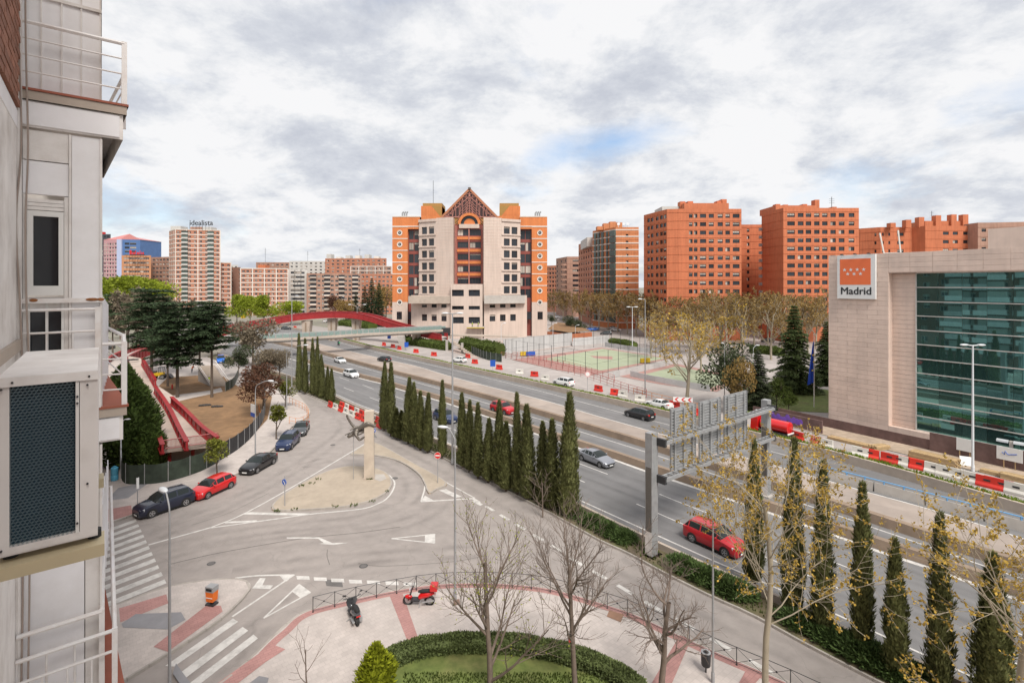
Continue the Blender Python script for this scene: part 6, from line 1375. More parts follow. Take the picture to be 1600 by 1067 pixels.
# ---- conifers
def fir_mesh(seed, h=16.0, rb=3.6, tiers=22, m=L_FIR, droop=.25, dens=1.0, lay=False, l0=.05, leafl=.42, top=.0):
    r = random.Random(seed); W_ = MB(); Lf = MB(); W_.tube([(0, 0, -.1), (0, 0, h * .5), (0, 0, h)], [h * .018, h * .012, .02], 7)
    for i in range(tiers):
        t = l0 + (1 - l0) * i / tiers; z = t * h; R_ = rb * ((1 - t) ** .8 if not lay else max(.18 + top, (1 - abs(t - .62) / .62) ** .6)) * r.uniform(.75, 1.15); nb = max(4, int((7 if not lay else 5) * dens))
        for b in range(nb):
            a = 6.283 * b / nb + r.uniform(-.4, .4) + i; L_ = R_ * r.uniform(.7, 1.15); d = Vector((math.cos(a), math.sin(a), 0)); e = Vector((0, 0, z)); tip = e + d * L_ + Vector((0, 0, (-droop * L_ if not lay else r.uniform(-.05, .12) * L_)))
            mid = e.lerp(tip, .5) + Vector((0, 0, .08 * L_)); W_.tube([e, mid, tip], [.045, .03, .01], 3, False); n = int(L_ * 26 * dens) + 6
            sd = Vector((-d.y, d.x, 0))
            for _ in range(n):
                q = r.random() ** .75; p = e.lerp(mid, q * 2) if q < .5 else mid.lerp(tip, q * 2 - 1); wd = (.10 + .34 * L_ * (1 - abs(q - .55))) * .55; p = p + sd * r.uniform(-wd, wd) + Vector((0, 0, r.uniform(-.16, .10)))
                dd = (d * r.uniform(.2, 1) + sd * r.uniform(-.9, .9) + Vector((0, 0, r.uniform(-.35, .25)))).normalized(); leaf(Lf, p, dd, Vector((0, 0, 1)) + rvec(r) * .6, leafl * r.uniform(.6, 1.3), leafl * .17)
    return (("trunk", W_.mesh("trunk", BARK_D, 50)), ("crown", Lf.mesh("crown", m)))
FIR = [fir_mesh(1, 16, 4.6, 26, L_FIR, .22, 2.3), fir_mesh(2, 16, 4.2, 24, L_CEDAR, .15, 1.9), fir_mesh(3, 16, 3.6, 24, L_OLIVE, .1, 1.8)]
place_px("fir_tree", "tall green fir with layered branches beside the flag pole", [FIR[0]], 1241, 612, 474, "conifers near the stone building", 16.0, wr=.95)
place_px("fir_tree", "fir half hidden behind the left edge of the stone building", [FIR[0]], 1292, 600, 500, "conifers near the stone building", 16.0)
place_px("fir_tree", "grey green conifer between the orange tinted evergreen and the fir", [FIR[2]], 1185, 640, 545, "conifers near the stone building", 16.0, wr=1.35)
for px, pyb, pyt, kd, lb in ((556, 505, 455, 2, "small grey green conifer left of the dark conifers near the courthouse"), (570, 508, 445, 1, "dark conifer beside the courthouse, second in the clump"), (581, 508, 433, 1, "tallest dark conifer beside the courthouse"), (592, 510, 440, 1, "dark conifer closest to the courthouse wing"), (545, 500, 462, 2, "low conifer behind the red footbridge"), (253, 470, 428, 1, "narrow dark conifer in front of the orange block, far left"), (374, 470, 436, 1, "narrow dark conifer before the plain brown brick slab")):
    place_px("conifer", lb, [FIR[kd]], px, pyb, pyt, "conifers in the distance", 16.0, wr=.75)
CED = [fir_mesh(11, 15, 4.8, 14, L_CEDAR, 0, 2.0, True, .34, .46, .1), fir_mesh(12, 15, 4.0, 12, L_CEDAR, 0, 2.0, True, .42, .46, .12), fir_mesh(13, 15, 4.4, 11, L_CEDAR, 0, 2.0, True, .5, .46, .1)]
for px, pyb, pyt, kd, wr, lb in ((277, 622, 470, 0, 1.0, "broad dark cedar in the park, middle of the three front cedars"), (237, 590, 449, 0, .95, "dark cedar with a pointed top, left one behind the red ramp girder"), (331, 622, 468, 2, .8, "dark cedar with a long bare trunk beside the park stairs"), (262, 605, 486, 1, .8, "slimmer dark cedar behind the broad one"), (312, 590, 480, 1, .95, "cedar crown behind the broad cedar, towards the stairs"), (176, 560, 458, 1, .7, "dark cedar at the left edge beside the white building"), (330, 560, 470, 1, .8, "far cedar behind the cedars, near the footbridge deck")):
    place_px("cedar_tree", lb, [CED[kd]], px, pyb, pyt, "cedars in the park", 15.0, wr=wr)
# broadleaf crowns
def round_tree(seed, h, m, rx, nl=2600, ll=.5, lo=.32, bark=BARK_D, clump=9, mull=1.0):
    r = random.Random(seed); W_, _ = branch_tree(seed, h * .95, h * .022, n_main=7, spread=.7, fork=.35, lv=2, kids=(3, 4), thin=.03, sides=(7, 5, 3, 3)); Lf = MB(); cs = []
    for _ in range(clump): a = r.uniform(0, 6.28); q = r.random() ** .5 * rx * .72; zc = h * (lo + (1 - lo) * r.uniform(.2, .82)); cs.append((Vector((math.cos(a) * q, math.sin(a) * q, zc)), rx * r.uniform(.32, .55)))
    for _ in range(nl):
        c, R_ = r.choice(cs); v = rvec(r); p = c + Vector((v.x, v.y, v.z * .8)) * R_ * (r.random() ** .33); p.z = min(p.z, h); leaf(Lf, p, (v + rvec(r) * .8).normalized(), rvec(r), ll * r.uniform(.6, 1.3), ll * .3)
    return (("trunk", W_.mesh("trunk", bark, 50)), ("crown", Lf.mesh("crown", m)))
LIME = [round_tree(21, 8, L_LIME, 4.2, 3600, .5), round_tree(22, 8, L_LIME, 4.6, 3800, .5)]
for px, pyb, pyt, i_, wr, lb in ((370, 508, 462, 0, .8, "lime green tree nearest the sign tower"), (391, 505, 464, 1, .6, "lime green tree in the middle of the three by the white grid block"), (413, 508, 463, 0, .85, "bright lime green round tree left of the low wide one"), (455, 508, 472, 1, 1.2, "low wide lime green tree directly behind the red footbridge"), (196, 500, 434, 0, 1.3, "light green tree below the orange block at the far left"), (226, 500, 440, 1, 1.2, "light green tree right of the one below the orange block"), (172, 505, 436, 1, 1.2, "light green tree at the left edge of the far thicket"), (252, 490, 448, 1, 1.1, "light green tree left of the sign tower base")):
    place_px("lime_tree", lb, [LIME[i_]], px, pyb, pyt, "lime green trees beyond the footbridge", 8.0, wr=wr)
GT = [round_tree(31, 9, L_GREEN, 4.0, 3000, .45), round_tree(32, 9, L_OLIVE, 4.2, 3200, .42), round_tree(33, 9, L_BRONZE, 4.2, 3400, .42), round_tree(34, 9, L_GREY, 4.0, 2400, .45), round_tree(35, 9, L_PLANEB, 4.0, 2400, .45)]
for px, pyb, pyt, i_, wr, lb in ((411, 650, 572, 2, 1.05, "bronze brown leaved tree beside the park fence"), (1143, 640, 540, 1, 1.05, "dark evergreen tree tinged orange behind the gantry signs"), (1155, 650, 560, 4, .6, "orange tinted crown in front of the dark evergreen"), (420, 600, 545, 3, 1.0, "grey budding tree behind the bronze tree"), (395, 575, 500, 3, 1.1, "tall budding tree left of the tall lamp post, before the footbridge"), (437, 598, 548, 3, .8, "grey budding tree beside the far cypress group"), (372, 590, 540, 1, .9, "dark evergreen shrub tree beside the blue van"), (540, 505, 468, 4, 1.0, "brownish tree behind the red footbridge"), (524, 503, 462, 2, .8, "purple brown tree behind the red footbridge"), (603, 500, 445, 4, .9, "pale brown tree against the courthouse wing"), (893, 518, 494, 1, 1.2, "dark round shrub tree behind the orange wall"), (906, 520, 500, 1, 1.1, "second dark shrub tree behind the orange wall"), (862, 508, 492, 1, 1.0, "dark shrub tree beside the courthouse corner"), (1213, 640, 590, 0, 1.0, "green shrub tree with yellow tips below the fir"), (1232, 645, 612, 0, 1.0, "low green shrub near the flag pole"), (430, 478, 448, 1, .8, "dark tree in front of the white grid block"), (420, 474, 452, 1, .7, "small dark tree in front of the white grid block"), (793, 545, 0, 0, 1, "")):
    if lb: place_px("broadleaf_tree", lb, [GT[i_]], px, pyb, pyt, "broadleaf trees around the highway", 9.0, wr=wr)
GRY = [plane_proto(90 + s, 14, L_GREY, 9, .5, .035, 12, (5, 6), .12, BARK_B, .5, .3) for s in range(2)]
for i, (px, pyb, pyt) in enumerate([(200, 560, 474), (215, 540, 468), (228, 530, 464), (242, 528, 468), (188, 530, 474), (262, 515, 468), (205, 515, 462), (278, 505, 472), (300, 505, 474)]):
    place_px("bare_tree", f"grey leafless poplar, {ordw([188, 200, 205, 215, 228, 242, 262, 278, 300].index(px))} from the left in the thicket below the orange block", GRY, px, pyb, pyt, "leafless poplars at the left", 13.0, i=i)
STT = [round_tree(41, 4.2, L_STREET, 1.35, 1300, .26, .42, BARK_D, 7), round_tree(42, 4.2, L_STREET, 1.2, 1100, .26, .45, BARK_D, 6)]
for px, pyb, pyt, i_, lb in ((339, 742, 682, 0, "small green street tree behind the red hatchback"), (432, 686, 629, 1, "small orange tinted street tree beside the dark blue car"), (446, 636, 592, 0, "small street tree at the far end of the kerb by the cypresses")):
    place_px("street_tree", lb, [STT[i_]], px, pyb, pyt, "street trees on the park pavement", 4.3, z=.14)
# tall clipped conifer clump on the left and hedges
def conifer_blob(seed, h, rx, m, n, ll):
    r = random.Random(seed); mb = MB(); rows = []
    prof = lambda t: rx * (.72 + .28 * math.sin(t * 3)) * (1 - max(0, (t - .45) / .55) ** 1.6) ** .8
    for i in range(10): t = i / 9; rows.append([(prof(min(t, .97)) * .78 * math.cos(k * .628), prof(min(t, .97)) * .78 * math.sin(k * .628), t * h * .96) for k in range(10)])
    mb.grid(rows, True)
    for _ in range(n):
        t = r.random(); a = r.uniform(0, 6.28); o = Vector((math.cos(a), math.sin(a), 0)); q = prof(t) * r.uniform(.72, 1.12) * (1 + .15 * math.sin(4 * a + t * 8 + seed)); p = Vector((o.x * q, o.y * q, t * h)); leaf(mb, p, (o * .6 + Vector((0, 0, .8)) + rvec(r) * .6).normalized(), o + rvec(r) * .6, ll * r.uniform(.6, 1.4), ll * .22)
    return (("crown", mb.mesh("crown", m)),)
CB = [conifer_blob(1, 8, 2.2, L_CONI, 5200, .5), conifer_blob(2, 8, 2.4, L_CONI, 5600, .5)]
for px, pyb, pyt, i_, wr, lb in ((207, 725, 612, 0, 1.0, "tall clipped green conifer at the park corner, nearest the white building"), (234, 732, 665, 1, .95, "lower broad green conifer behind the green mesh fence"), (200, 690, 585, 1, .9, "green conifer behind the tall clipped one, beside the red ramp"), (194, 660, 570, 0, .85, "farthest green conifer along the left side of the ramp"), (222, 700, 632, 0, .9, "green conifer between the ramp edge and the broad one")):
    place_px("clipped_conifer", lb, [CB[i_]], px, pyb, pyt, "clipped conifers at the park corner", 8.0, wr=wr * 1.15, z=.1)
def hedge(name, label, pts, w, h, m, n, ll, z=.14, cat_="hedge"):
    r = random.Random(len(pts) + n); s = arclen(pts); mb = MB()
    rows = [[Vector((p.x, p.y, z + zz)) for p in off(pts, d)] for d, zz in ((-.42 * w, 0), (-.46 * w, h * .7), (-.3 * w, h * .92), (.3 * w, h * .92), (.46 * w, h * .7), (.42 * w, 0))]; mb.grid(rows)
    for k_ in (0, -1): mb.face([q[k_] for q in rows])
    for _ in range(n):
        p, t = at(pts, s, r.uniform(0, s[-1])); sd = Vector((t.y, -t.x, 0)); a = r.uniform(0, 3.1416); bump = 1 + .14 * mnoise.noise(p * .9)
        o = sd * math.cos(a) * w * .5 + Vector((0, 0, math.sin(a) ** .6 * h * bump)); q = Vector((p.x, p.y, z)) + o * r.uniform(.86, 1.06); leaf(mb, q, (o.normalized() + rvec(r) * 1.0).normalized(), rvec(r), ll * r.uniform(.6, 1.3), ll * .3)
    return tag(mb.build(name, m), label, cat_)
hp = cat([G(x, y, .14) for x, y in [(590, 1052), (618, 1034), (660, 1020), (720, 1013), (790, 1013), (850, 1022), (905, 1036), (955, 1056), (1000, 1085)]], 6)
hedge("laurel_hedge", "curved laurel hedge around the lawn in the foreground plaza", hp, .95, .72, L_HEDGE, 15000, .15)
lw = MB(); lw.face([Vector((p.x, p.y, .15)) for p in ccw(hp + [Vector((8, 16, 0)), Vector((-8, 16, 0))])]); lw.build("lawn", GRASS, kind="structure")
grass_tufts("lawn_grass", [Vector((-5.5, 24.3, 0)), Vector((5.5, 24.3, 0))], 5200, .13, 1.9, L_GREEN, None, .15)
mb = conifer_blob(7, 3.0, .80, L_YEL, 2600, .26); plant("golden_shrub", "bright yellow green pointed shrub at the bottom edge by the laurel hedge", "shrub", mb, Vector((-6.35, 23.9, .1)), 0, 1.0, None)
JN = []
for s in range(3):
    r = random.Random(200 + s); mb = MB(); mb.ell((0, 0, .12), (1.0, .75, .42), 12, 6)
    for _ in range(2400):
        a = r.uniform(0, 6.28); e = r.uniform(0, 1.4); o = Vector((math.cos(a) * math.cos(e) * 1.25, math.sin(a) * math.cos(e) * .95, math.sin(e) * .62)); p = o * r.uniform(.5, 1.0) + Vector((0, 0, .1)); leaf(mb, p, (o.normalized() + Vector((0, 0, .3)) + rvec(r) * .5).normalized(), Vector((0, 0, 1)) + rvec(r) * .7, r.uniform(.14, .32), .04)
    JN.append((("crown", mb.mesh("crown", L_JUN)),))
mid = [p.lerp(q, .5) for p, q in zip(resample(K0, 300), resample(K1, 300))]; sm = arclen(mid)
JP = [(G(x, y).y, lb) for x, y, lb in ((905, 806, "low green shrub at the foot of the tallest cypress"), (928, 822, "second low green shrub on the strip from the tallest cypress"), (951, 834, "third low green shrub on the strip, before the gantry"), (973, 846, "low green shrub just before the gantry post"), (1070, 893, "low green shrub right after the gantry post"), (1092, 906, "low shrub on the strip, second beyond the gantry"), (1120, 920, "low shrub on the strip left of the near plane trunk"), (1150, 934, "low yellowish shrub beside the near plane trunk"), (1262, 985, "low grey green shrub between the plane trunk and the clear cypress"), (1295, 1003, "low grey green shrub left of the clear cypress"), (1328, 1024, "low grey green shrub at the foot of the clear cypress"), (1360, 1040, "low grey green shrub right of the clear cypress"), (1392, 1055, "low grey green shrub at the foot of the short cypress"), (1430, 1066, "low grey green shrub at the lower right corner"))]
for i, (yy, lb) in enumerate(JP):
    p = min(mid, key=lambda q: abs(q.y - yy)); plant("juniper_shrub", lb, "shrub", JN[i % 3], Vector((p.x, p.y, .12)), -.9 + rnd.uniform(-.3, .3), rnd.uniform(.95, 1.2), "low shrubs on the planted strip")
hedge("box_hedge", "dark green bank of shrubs beneath the courthouse stairs", cat([G(x, y) for x, y in [(725, 545), (745, 550), (762, 553), (782, 556)]]), 4.0, 3.6, L_GREEN, 3000, .45, 0)
hedge("box_hedge", "green hedge under the right end of the footbridge", cat([G(x, y) for x, y in [(630, 536), (660, 541), (700, 547)]]), 3.0, 2.4, L_GREEN, 2200, .45, 0)
hedge("box_hedge", "green hedge by the avenue corner beyond the sports court", cat([G(x, y) for x, y in [(955, 536), (975, 539), (990, 543)]]), 3.0, 1.6, L_GREEN, 1600, .4, 0)
hedge("box_hedge", "dark hedge under the red footbridge arch", cat([G(x, y) for x, y in [(535, 508), (560, 511), (582, 514)]]), 5.0, 2.6, L_GREEN, 1800, .6, 0)
hedge("box_hedge", "hedge bed between the fir and the plane grove", cat([G(x, y) for x, y in [(1172, 551), (1200, 553), (1222, 556)]]), 3.0, 2.0, L_GREEN, 1800, .45, 0)
gb = [G(x, y) for x, y in [(1155, 640), (1170, 612), (1225, 600), (1300, 610), (1300, 645), (1232, 642), (1247, 662), (1200, 665)]]; sheet("garden_bank", gb, 0.02, GRASS)
# ---------------------------------------------------------------- footbridges, ramps, park works
def path3(spec): return [V(x, y, Y) for x, y, Y in spec]
def side_off(P, d):
    out = []
    for i, p in enumerate(P):
        t = P[min(i + 1, len(P) - 1)] - P[max(i - 1, 0)]; t.z = 0; t.normalize(); out.append(p + Vector((t.y, -t.x, 0)) * d)
    return out
def girder(parent, P, h, w=.30, name="girder"):
    mb = MB(); a, b = side_off(P, w / 2), side_off(P, -w / 2); dn = Vector((0, 0, -h)); mb.grid([[p for p in a], [p for p in b], [p + dn for p in b], [p + dn for p in a], [p for p in a]])
    for k in (0, -1): mb.face([a[k], b[k], b[k] + dn, a[k] + dn])
    o = mb.build(name, RED_G, parent); mb = MB(); a, b = side_off(P, w / 2 + .12), side_off(P, -w / 2 - .12); u = Vector((0, 0, .06)); mb.grid([[p + u for p in a], [p + u for p in b], [p - u for p in b], [p - u for p in a], [p + u for p in a]]); a = [p + dn for p in a]; b = [p + dn for p in b]; mb.grid([[p + u for p in a], [p + u for p in b], [p - u for p in b], [p - u for p in a], [p + u for p in a]]); mb.build("flange", RED_G, o)
    s = arclen(P); n = int(s[-1] / 2.2); mb = MB()
    for k in range(n):
        p, t = at(P, s, (k + .5) * s[-1] / n); q = Vector((t.y, -t.x, 0)).normalized(); mb.bar(p + q * (w / 2 + .05) - Vector((0, 0, .06)), p + q * (w / 2 + .05) + dn * .96, .08); mb.bar(p - q * (w / 2 + .05) - Vector((0, 0, .06)), p - q * (w / 2 + .05) + dn * .96, .08)
    mb.build("stiffener", RED_G, o); return o
def red_bridge():
    t = thing("red_footbridge", "curved red steel footbridge arching over the highway beyond the grey bridge", "bridge")
    N_ = cat3(path3([(197, 596, 96), (190, 578, 101), (198, 560, 111), (215, 549, 120), (245, 538, 132), (285, 529, 143), (330, 519, 155), (375, 508, 165), (420, 499.5, 173), (465, 491.5, 179), (510, 488, 182), (550, 488.5, 182), (578, 493.5, 180), (604, 502, 176), (640, 512, 171), (690, 523, 165)]), 4)
    n0 = len(N_); side = 1.0 if side_off(N_, 1)[n0 // 2].y > N_[n0 // 2].y else -1.0
    girder(t, N_, 2.0); far = [p + Vector((0, 0, .1)) for p in side_off(N_, 3.4 * side)]; girder(t, far, 2.0)
    mb = MB(); mb.grid([[p - Vector((0, 0, 1.1)) for p in N_], [p - Vector((0, 0, 1.1)) for p in far]]); mb.grid([[p - Vector((0, 0, 1.5)) for p in N_], [p - Vector((0, 0, 1.5)) for p in far]]); mb.build("deck", PAVE, t)
    for px, Yp, zt in ((477, 180, 7.3), (517, 183, 7.8), (555, 183, 7.6), (650, 168, 4.0)):
        x = X(px, Yp); mb = MB(); mb.hexa([(x - 1.0, Yp + .6, -.2), (x + 1.0, Yp + .6, -.2), (x + 1.0, Yp + 2.6, -.2), (x - 1.0, Yp + 2.6, -.2), (x - 1.5, Yp + .3, zt), (x + 1.5, Yp + .3, zt), (x + 1.5, Yp + 3.0, zt), (x - 1.5, Yp + 3.0, zt)]); mb.build("pier", CONC_BEIGE, t)
        mb = MB(); mb.bx(x - .25, x + .25, Yp + .25, Yp + .62, 0, zt - .6); mb.build("pier_groove", BROWN_BAR, t)
red_bridge()
def grey_bridge():
    t = thing("grey_footbridge", "grey concrete footbridge with railings crossing the highway below the red one", "bridge"); zt = 5.0
    a, b, c = G(372, 533, zt), G(520, 526, zt), G(697, 516, zt); P = cat3([a, G(440, 530.5, zt), b, G(600, 521, zt), c], 4)
    side = 1.0 if side_off(P, 1)[5].y > P[5].y else -1.0
    mb = MB(); Q = side_off(P, 3.6 * side); d = Vector((0, 0, -.9)); mb.grid([P, Q, [q + d * .5 for q in Q], [p + d for p in side_off(P, 1.0 * side)], [p + d * .45 for p in P], P]); mb.build("deck", CONC, t)
    mb = MB(); R_ = side_off(P, .06 * side); mb.grid([[p + Vector((0, 0, .3)) for p in P], [p + Vector((0, 0, .3)) for p in R_], R_]); mb.grid([[p + Vector((0, 0, .3)) for p in P], [p + Vector((0, 0, -.2)) for p in side_off(P, -.05 * side)]]); mb.build("kerb_edge", CONC_BEIGE, t)
    s = arclen(P); RL = mat("glass_railing", (.20, .27, .25), .25, .05, 2); L_ = s[-1]; n = 34
    for off_, nm in ((.2, "near"), (3.4, "far")):
        R_ = side_off(P, off_ * side); mb = MB(); mb.tube([p + Vector((0, 0, 1.4)) for p in R_], .05, 5); o = mb.build("handrail", STEEL, t)
        sr = arclen(R_); st = MB(); st.bx(-.03, .03, -.03, .03, 0, 1.4); pm = st.mesh("railing_post", STEEL)
        for k in range(n + 1): p, _ = at(R_, sr, sr[-1] * k / n); link("railing_post", pm, o, loc=p)
        for k in range(n):
            if k / n < .62 and off_ < 1: continue
            p, _ = at(R_, sr, sr[-1] * (k + .06) / n); q, _ = at(R_, sr, sr[-1] * (k + .94) / n); mb = MB(); mb.hexa([p + Vector((0, 0, .12)), q + Vector((0, 0, .12)), q + Vector((0, .03, .12)), p + Vector((0, .03, .12)), p + Vector((0, 0, 1.3)), q + Vector((0, 0, 1.3)), q + Vector((0, .03, 1.3)), p + Vector((0, .03, 1.3))]); mb.build("glass_panel", RL, o)
    p = G(630, 546); mb = MB(); mb.hexa([(p.x - .6, p.y - .4, -.1), (p.x + .7, p.y - .4, -.1), (p.x + .7, p.y + .8, -.1), (p.x - .6, p.y + .8, -.1), (p.x - 1.9, p.y - .6, 4.2), (p.x + .3, p.y - .6, 4.2), (p.x + .3, p.y + 1.2, 4.2), (p.x - 1.9, p.y + 1.2, 4.2)]); mb.build("pier", CONC, t)
    p = G(383, 560); mb = MB(); mb.bx(p.x - 1, p.x + 1, p.y, p.y + 1, -.1, 4.3); mb.build("pier", CONC, t)
    # stairs and landing at the courthouse end
    c0 = G(697, 521, 3.6); mb = MB(); mb.prism([(c0.x - 1, c0.y - 2), (c0.x + 24, c0.y - 8), (c0.x + 24, c0.y - 5), (c0.x - 1, c0.y + 2)], 3.0, 3.4); mb.build("landing", CONC_BEIGE, t)
    for px in (698, 722, 750): p = G(px, 552 - (px < 700) * 4); mb = MB(); mb.bx(p.x - .35, p.x + .35, p.y, p.y + .7, -.1, 3.0); mb.build("pier", CONC, t)
    for k in range(12):
        p = G(706, 533, 3.0).lerp(G(738, 557, 0), k / 11); mb = MB(); mb.bx(p.x - .5, p.x + .6, p.y, p.y + 2.2, p.z - .18, p.z); mb.build("step", CONC_BEIGE, t)
    bx0 = G(697, 530, 2.0); mb = MB(); mb.bx(bx0.x - 1.6, bx0.x + 1.4, bx0.y - 1, bx0.y + .5, 3.4, 5.8); mb.build("stair_screen", STEEL_D, t)
grey_bridge()
def ramp():
    t = thing("red_ramp", "pale ramp of the footbridge with dark red plate girders descending through the park", "ramp"); z = 2.4
    deck = [G(x, y, zz) for x, y, zz in ((200, 566, 4.2), (247, 600, 3.4), (272, 622, 2.9), (333, 692, z), (253, 703, z), (228, 640, 2.8), (214, 604, 3.4), (193, 575, 4.0))]
    mb = MB(); a_ = [G(200, 556, 5.0), G(214, 604, 3.4), G(232, 640, 2.8), G(255, 700, z)]; b_ = [G(222, 560, 5.0), G(246, 602, 3.4), G(276, 622, 2.9), G(337, 690, z)]
    mb.grid([a_, b_]); mb.grid([[p - Vector((0, 0, .55)) for p in a_], [p - Vector((0, 0, .55)) for p in b_]]); e = [a_[-1], b_[-1]]; mb.face([e[0], e[1], e[1] - Vector((0, 0, .55)), e[0] - Vector((0, 0, .55))]); mb.grid([a_, [p - Vector((0, 0, .55)) for p in a_]]); mb.grid([b_, [p - Vector((0, 0, .55)) for p in b_]])
    mb.build("deck", mat("ramp_concrete", (.45, .37, .32), .85, .12, .6, var2=.15, scale2=.3, stain=(.33, .25, .2), stain_amt=.5, stain_scale=.6), t)
    for P in ([(242, 603, 4.3), (262, 632, 3.8), (280, 668, 3.5), (292, 690, 3.4)], [(268, 620, 4.0), (290, 640, 3.7), (315, 665, 3.5), (340, 683, 3.4)]): girder(t, cat3([G(x, y, zz) for x, y, zz in P], 3), .95, .22)
    girder(t, cat3([G(222, 559, 6.0), G(232, 575, 5.2), G(243, 594, 4.6)], 3), 1.2, .2); girder(t, cat3([G(236, 658, 3.6), G(246, 676, 3.5), G(254, 695, 3.4)], 3), .95, .2)
    p, q = G(254, 688, 3.4), G(341, 676, 3.4); mb = MB(); mb.tube([p, q], .05, 5); mb.tube([p - Vector((0, 0, .95)), q - Vector((0, 0, .95))], .04, 5); o = mb.build("railing", RED_G, t); st = MB(); st.tube([(0, 0, -.95), (0, 0, 0)], .018, 4); pm = st.mesh("baluster", RED_G)
    for k in range(46): link("baluster", pm, o, loc=p.lerp(q, k / 45))
    for x, y in ((258, 733), (295, 727), (330, 720)): g = G(x, y); mb = MB(); mb.bx(g.x - .12, g.x + .12, g.y + .6, g.y + .85, 0, 1.9); mb.build("column", RED_G, t)
    g0, g1 = G(252, 726), G(335, 712); mb = MB(); mb.hexa([g0, g1, g1 + Vector((0, .3, 0)), g0 + Vector((0, .3, 0)), g0 + Vector((0, 0, 1.6)), g1 + Vector((0, 0, 1.6)), g1 + Vector((0, .3, 1.6)), g0 + Vector((0, .3, 1.6))]); mb.build("base_wall", CONC_BEIGE, t)
ramp()
soil = [G(x, y, .14) for x, y in [(225, 625), (262, 590), (330, 585), (405, 600), (425, 620), (418, 655), (395, 680), (340, 722), (255, 752), (205, 752), (200, 690)]]
sheet("soil_lot", soil, .165, SOIL); sheet("park_path", [G(x, y, .14) for x, y in [(270, 618), (330, 610), (345, 606), (348, 612), (300, 622), (275, 628)]], .175, PAVE)
sheet("works_lane", [G(x, y, .14) for x, y in [(345, 585), (372, 560), (395, 555), (392, 590), (375, 606)]], .17, PAVE_FAR)
def stairs():
    t = thing("park_stairs", "concrete park stairs with pale handrails descending beside the cedars", "stairs"); a, b = G(322, 572, 3.2), G(343, 603, .2); st = MB(); st.bx(-1.5, 1.5, -.25, .25, -.09, .09); sm_ = st.mesh("step", CONC_BEIGE); n = 20
    for k in range(n): link("step", sm_, t, loc=a.lerp(b, k / (n - 1)), rz=.35)
    for sg in (-1.6, 1.6):
        mb = MB(); u = Vector((sg, sg * .35, 1.0)); mb.tube([a + u, b + u], .06, 6); mb.bar(a + u * .98 - Vector((0, 0, .55)), b + u * .98 - Vector((0, 0, .55)), .05, .12); mb.build("handrail", WHITED, t)
    mb = MB(); d = Vector((0, 0, -.7)); mb.hexa([a + Vector((-1.4, -.4, -3.2)), a + Vector((1.4, .4, -3.2)), b + Vector((1.4, .4, -.1)), b + Vector((-1.4, -.4, -.1)), a + Vector((-1.4, -.4, 0)) + d, a + Vector((1.4, .4, 0)) + d, b + Vector((1.4, .4, 0)) + d * .2, b + Vector((-1.4, -.4, 0)) + d * .2]); mb.build("stair_base", CONC, t)
stairs()
# green mesh fence round the works
NETM = mat("green_net", (.035, .048, .034), .9, .25, 1.2, var2=.2, scale2=.6)
def netfence(name, label, px, h, m, z=.14, grp=None, step=2.0, pm_=STEEL):
    P = cat([G(x, y, z) for x, y in px], 5); s = arclen(P); n = max(2, int(s[-1] / step)); t = thing(name, label, "fence", (0, 0, 0), 0, grp); st = MB(); st.tube([(0, 0, 0), (0, 0, h + .08)], .035, 6); po = st.mesh("fence_post", pm_)
    for k in range(n + 1): p, _ = at(P, s, s[-1] * k / n); link("fence_post", po, t, loc=(p.x, p.y, z))
    for k in range(n):
        mb = MB(); rows = []
        for q in range(5):
            p, tt = at(P, s, s[-1] * (k + .02 + .96 * q / 4) / n); sg = Vector((tt.y, -tt.x, 0)) * (.05 * math.sin(q * math.pi / 4) * rnd.uniform(-1, 1)); sag = .06 * math.sin(q * math.pi / 4); rows.append([Vector((p.x, p.y, z + .05)), Vector((p.x, p.y, z + h * .5)) + sg, Vector((p.x, p.y, z + h - sag))])
        mb.grid(rows); mb.build("net_panel", m, t)
    return t
netfence("mesh_fence", "dark green netted site fence around the park corner behind the parked cars", [(189, 722), (191, 752), (215, 757), (260, 753), (310, 738), (342, 722)], 2.0, NETM)
netfence("mesh_fence", "dark grey netted site fence curving along the pavement to the bronze tree", [(343, 720), (372, 702), (396, 680), (412, 655), (414, 630), (408, 612)], 1.9, mat("grey_net", (.035, .034, .036), .9, .2, 1.2))
netfence("mesh_fence", "short green netted fence beside the park stairs and blue van", [(352, 612), (365, 604), (372, 590)], 1.8, NETM)
netfence("mesh_fence", "green netted fence under the courthouse stairs", [(737, 553), (760, 562), (784, 566)], 2.2, NETM, 0)
# orange barrier fence on the far kerb
def bars(name, label, px, h, m, z, nr=2, step=1.3, r=.03, cat_="fence", group=None):
    P = cat([G(x, y, z) for x, y in px], 5); s = arclen(P); n = max(1, int(s[-1] / step)); t = thing(name, label, cat_, (0, 0, 0), 0, group); st = MB(); st.tube([(0, 0, 0), (0, 0, h)], r, 5); po = st.mesh("fence_post", m)
    for k in range(n + 1): p, _ = at(P, s, s[-1] * k / n); link("fence_post", po, t, loc=(p.x, p.y, z))
    for k in range(nr): mb = MB(); mb.tube([Vector((p.x, p.y, z + h * (1 - k / nr) - .03)) for p in P], r * .8, 5); mb.build("rail", m, t)
ORP = mat("orange_rail", (.62, .23, .06), .5, .1, 3)
bars("orange_fence", "thin orange rail fence on the kerb bulge behind the grey parked car", [(452, 630), (466, 636), (478, 643), (482, 655), (468, 664), (452, 662)], 1.0, ORP, .14)
bars("orange_fence", "orange rail fence by the bronze tree inside the site fence", [(404, 640), (407, 655), (400, 668)], 1.0, ORP, .14)
RRL = mat("faded_red_rail", (.40, .10, .085), .6, .12, 2)
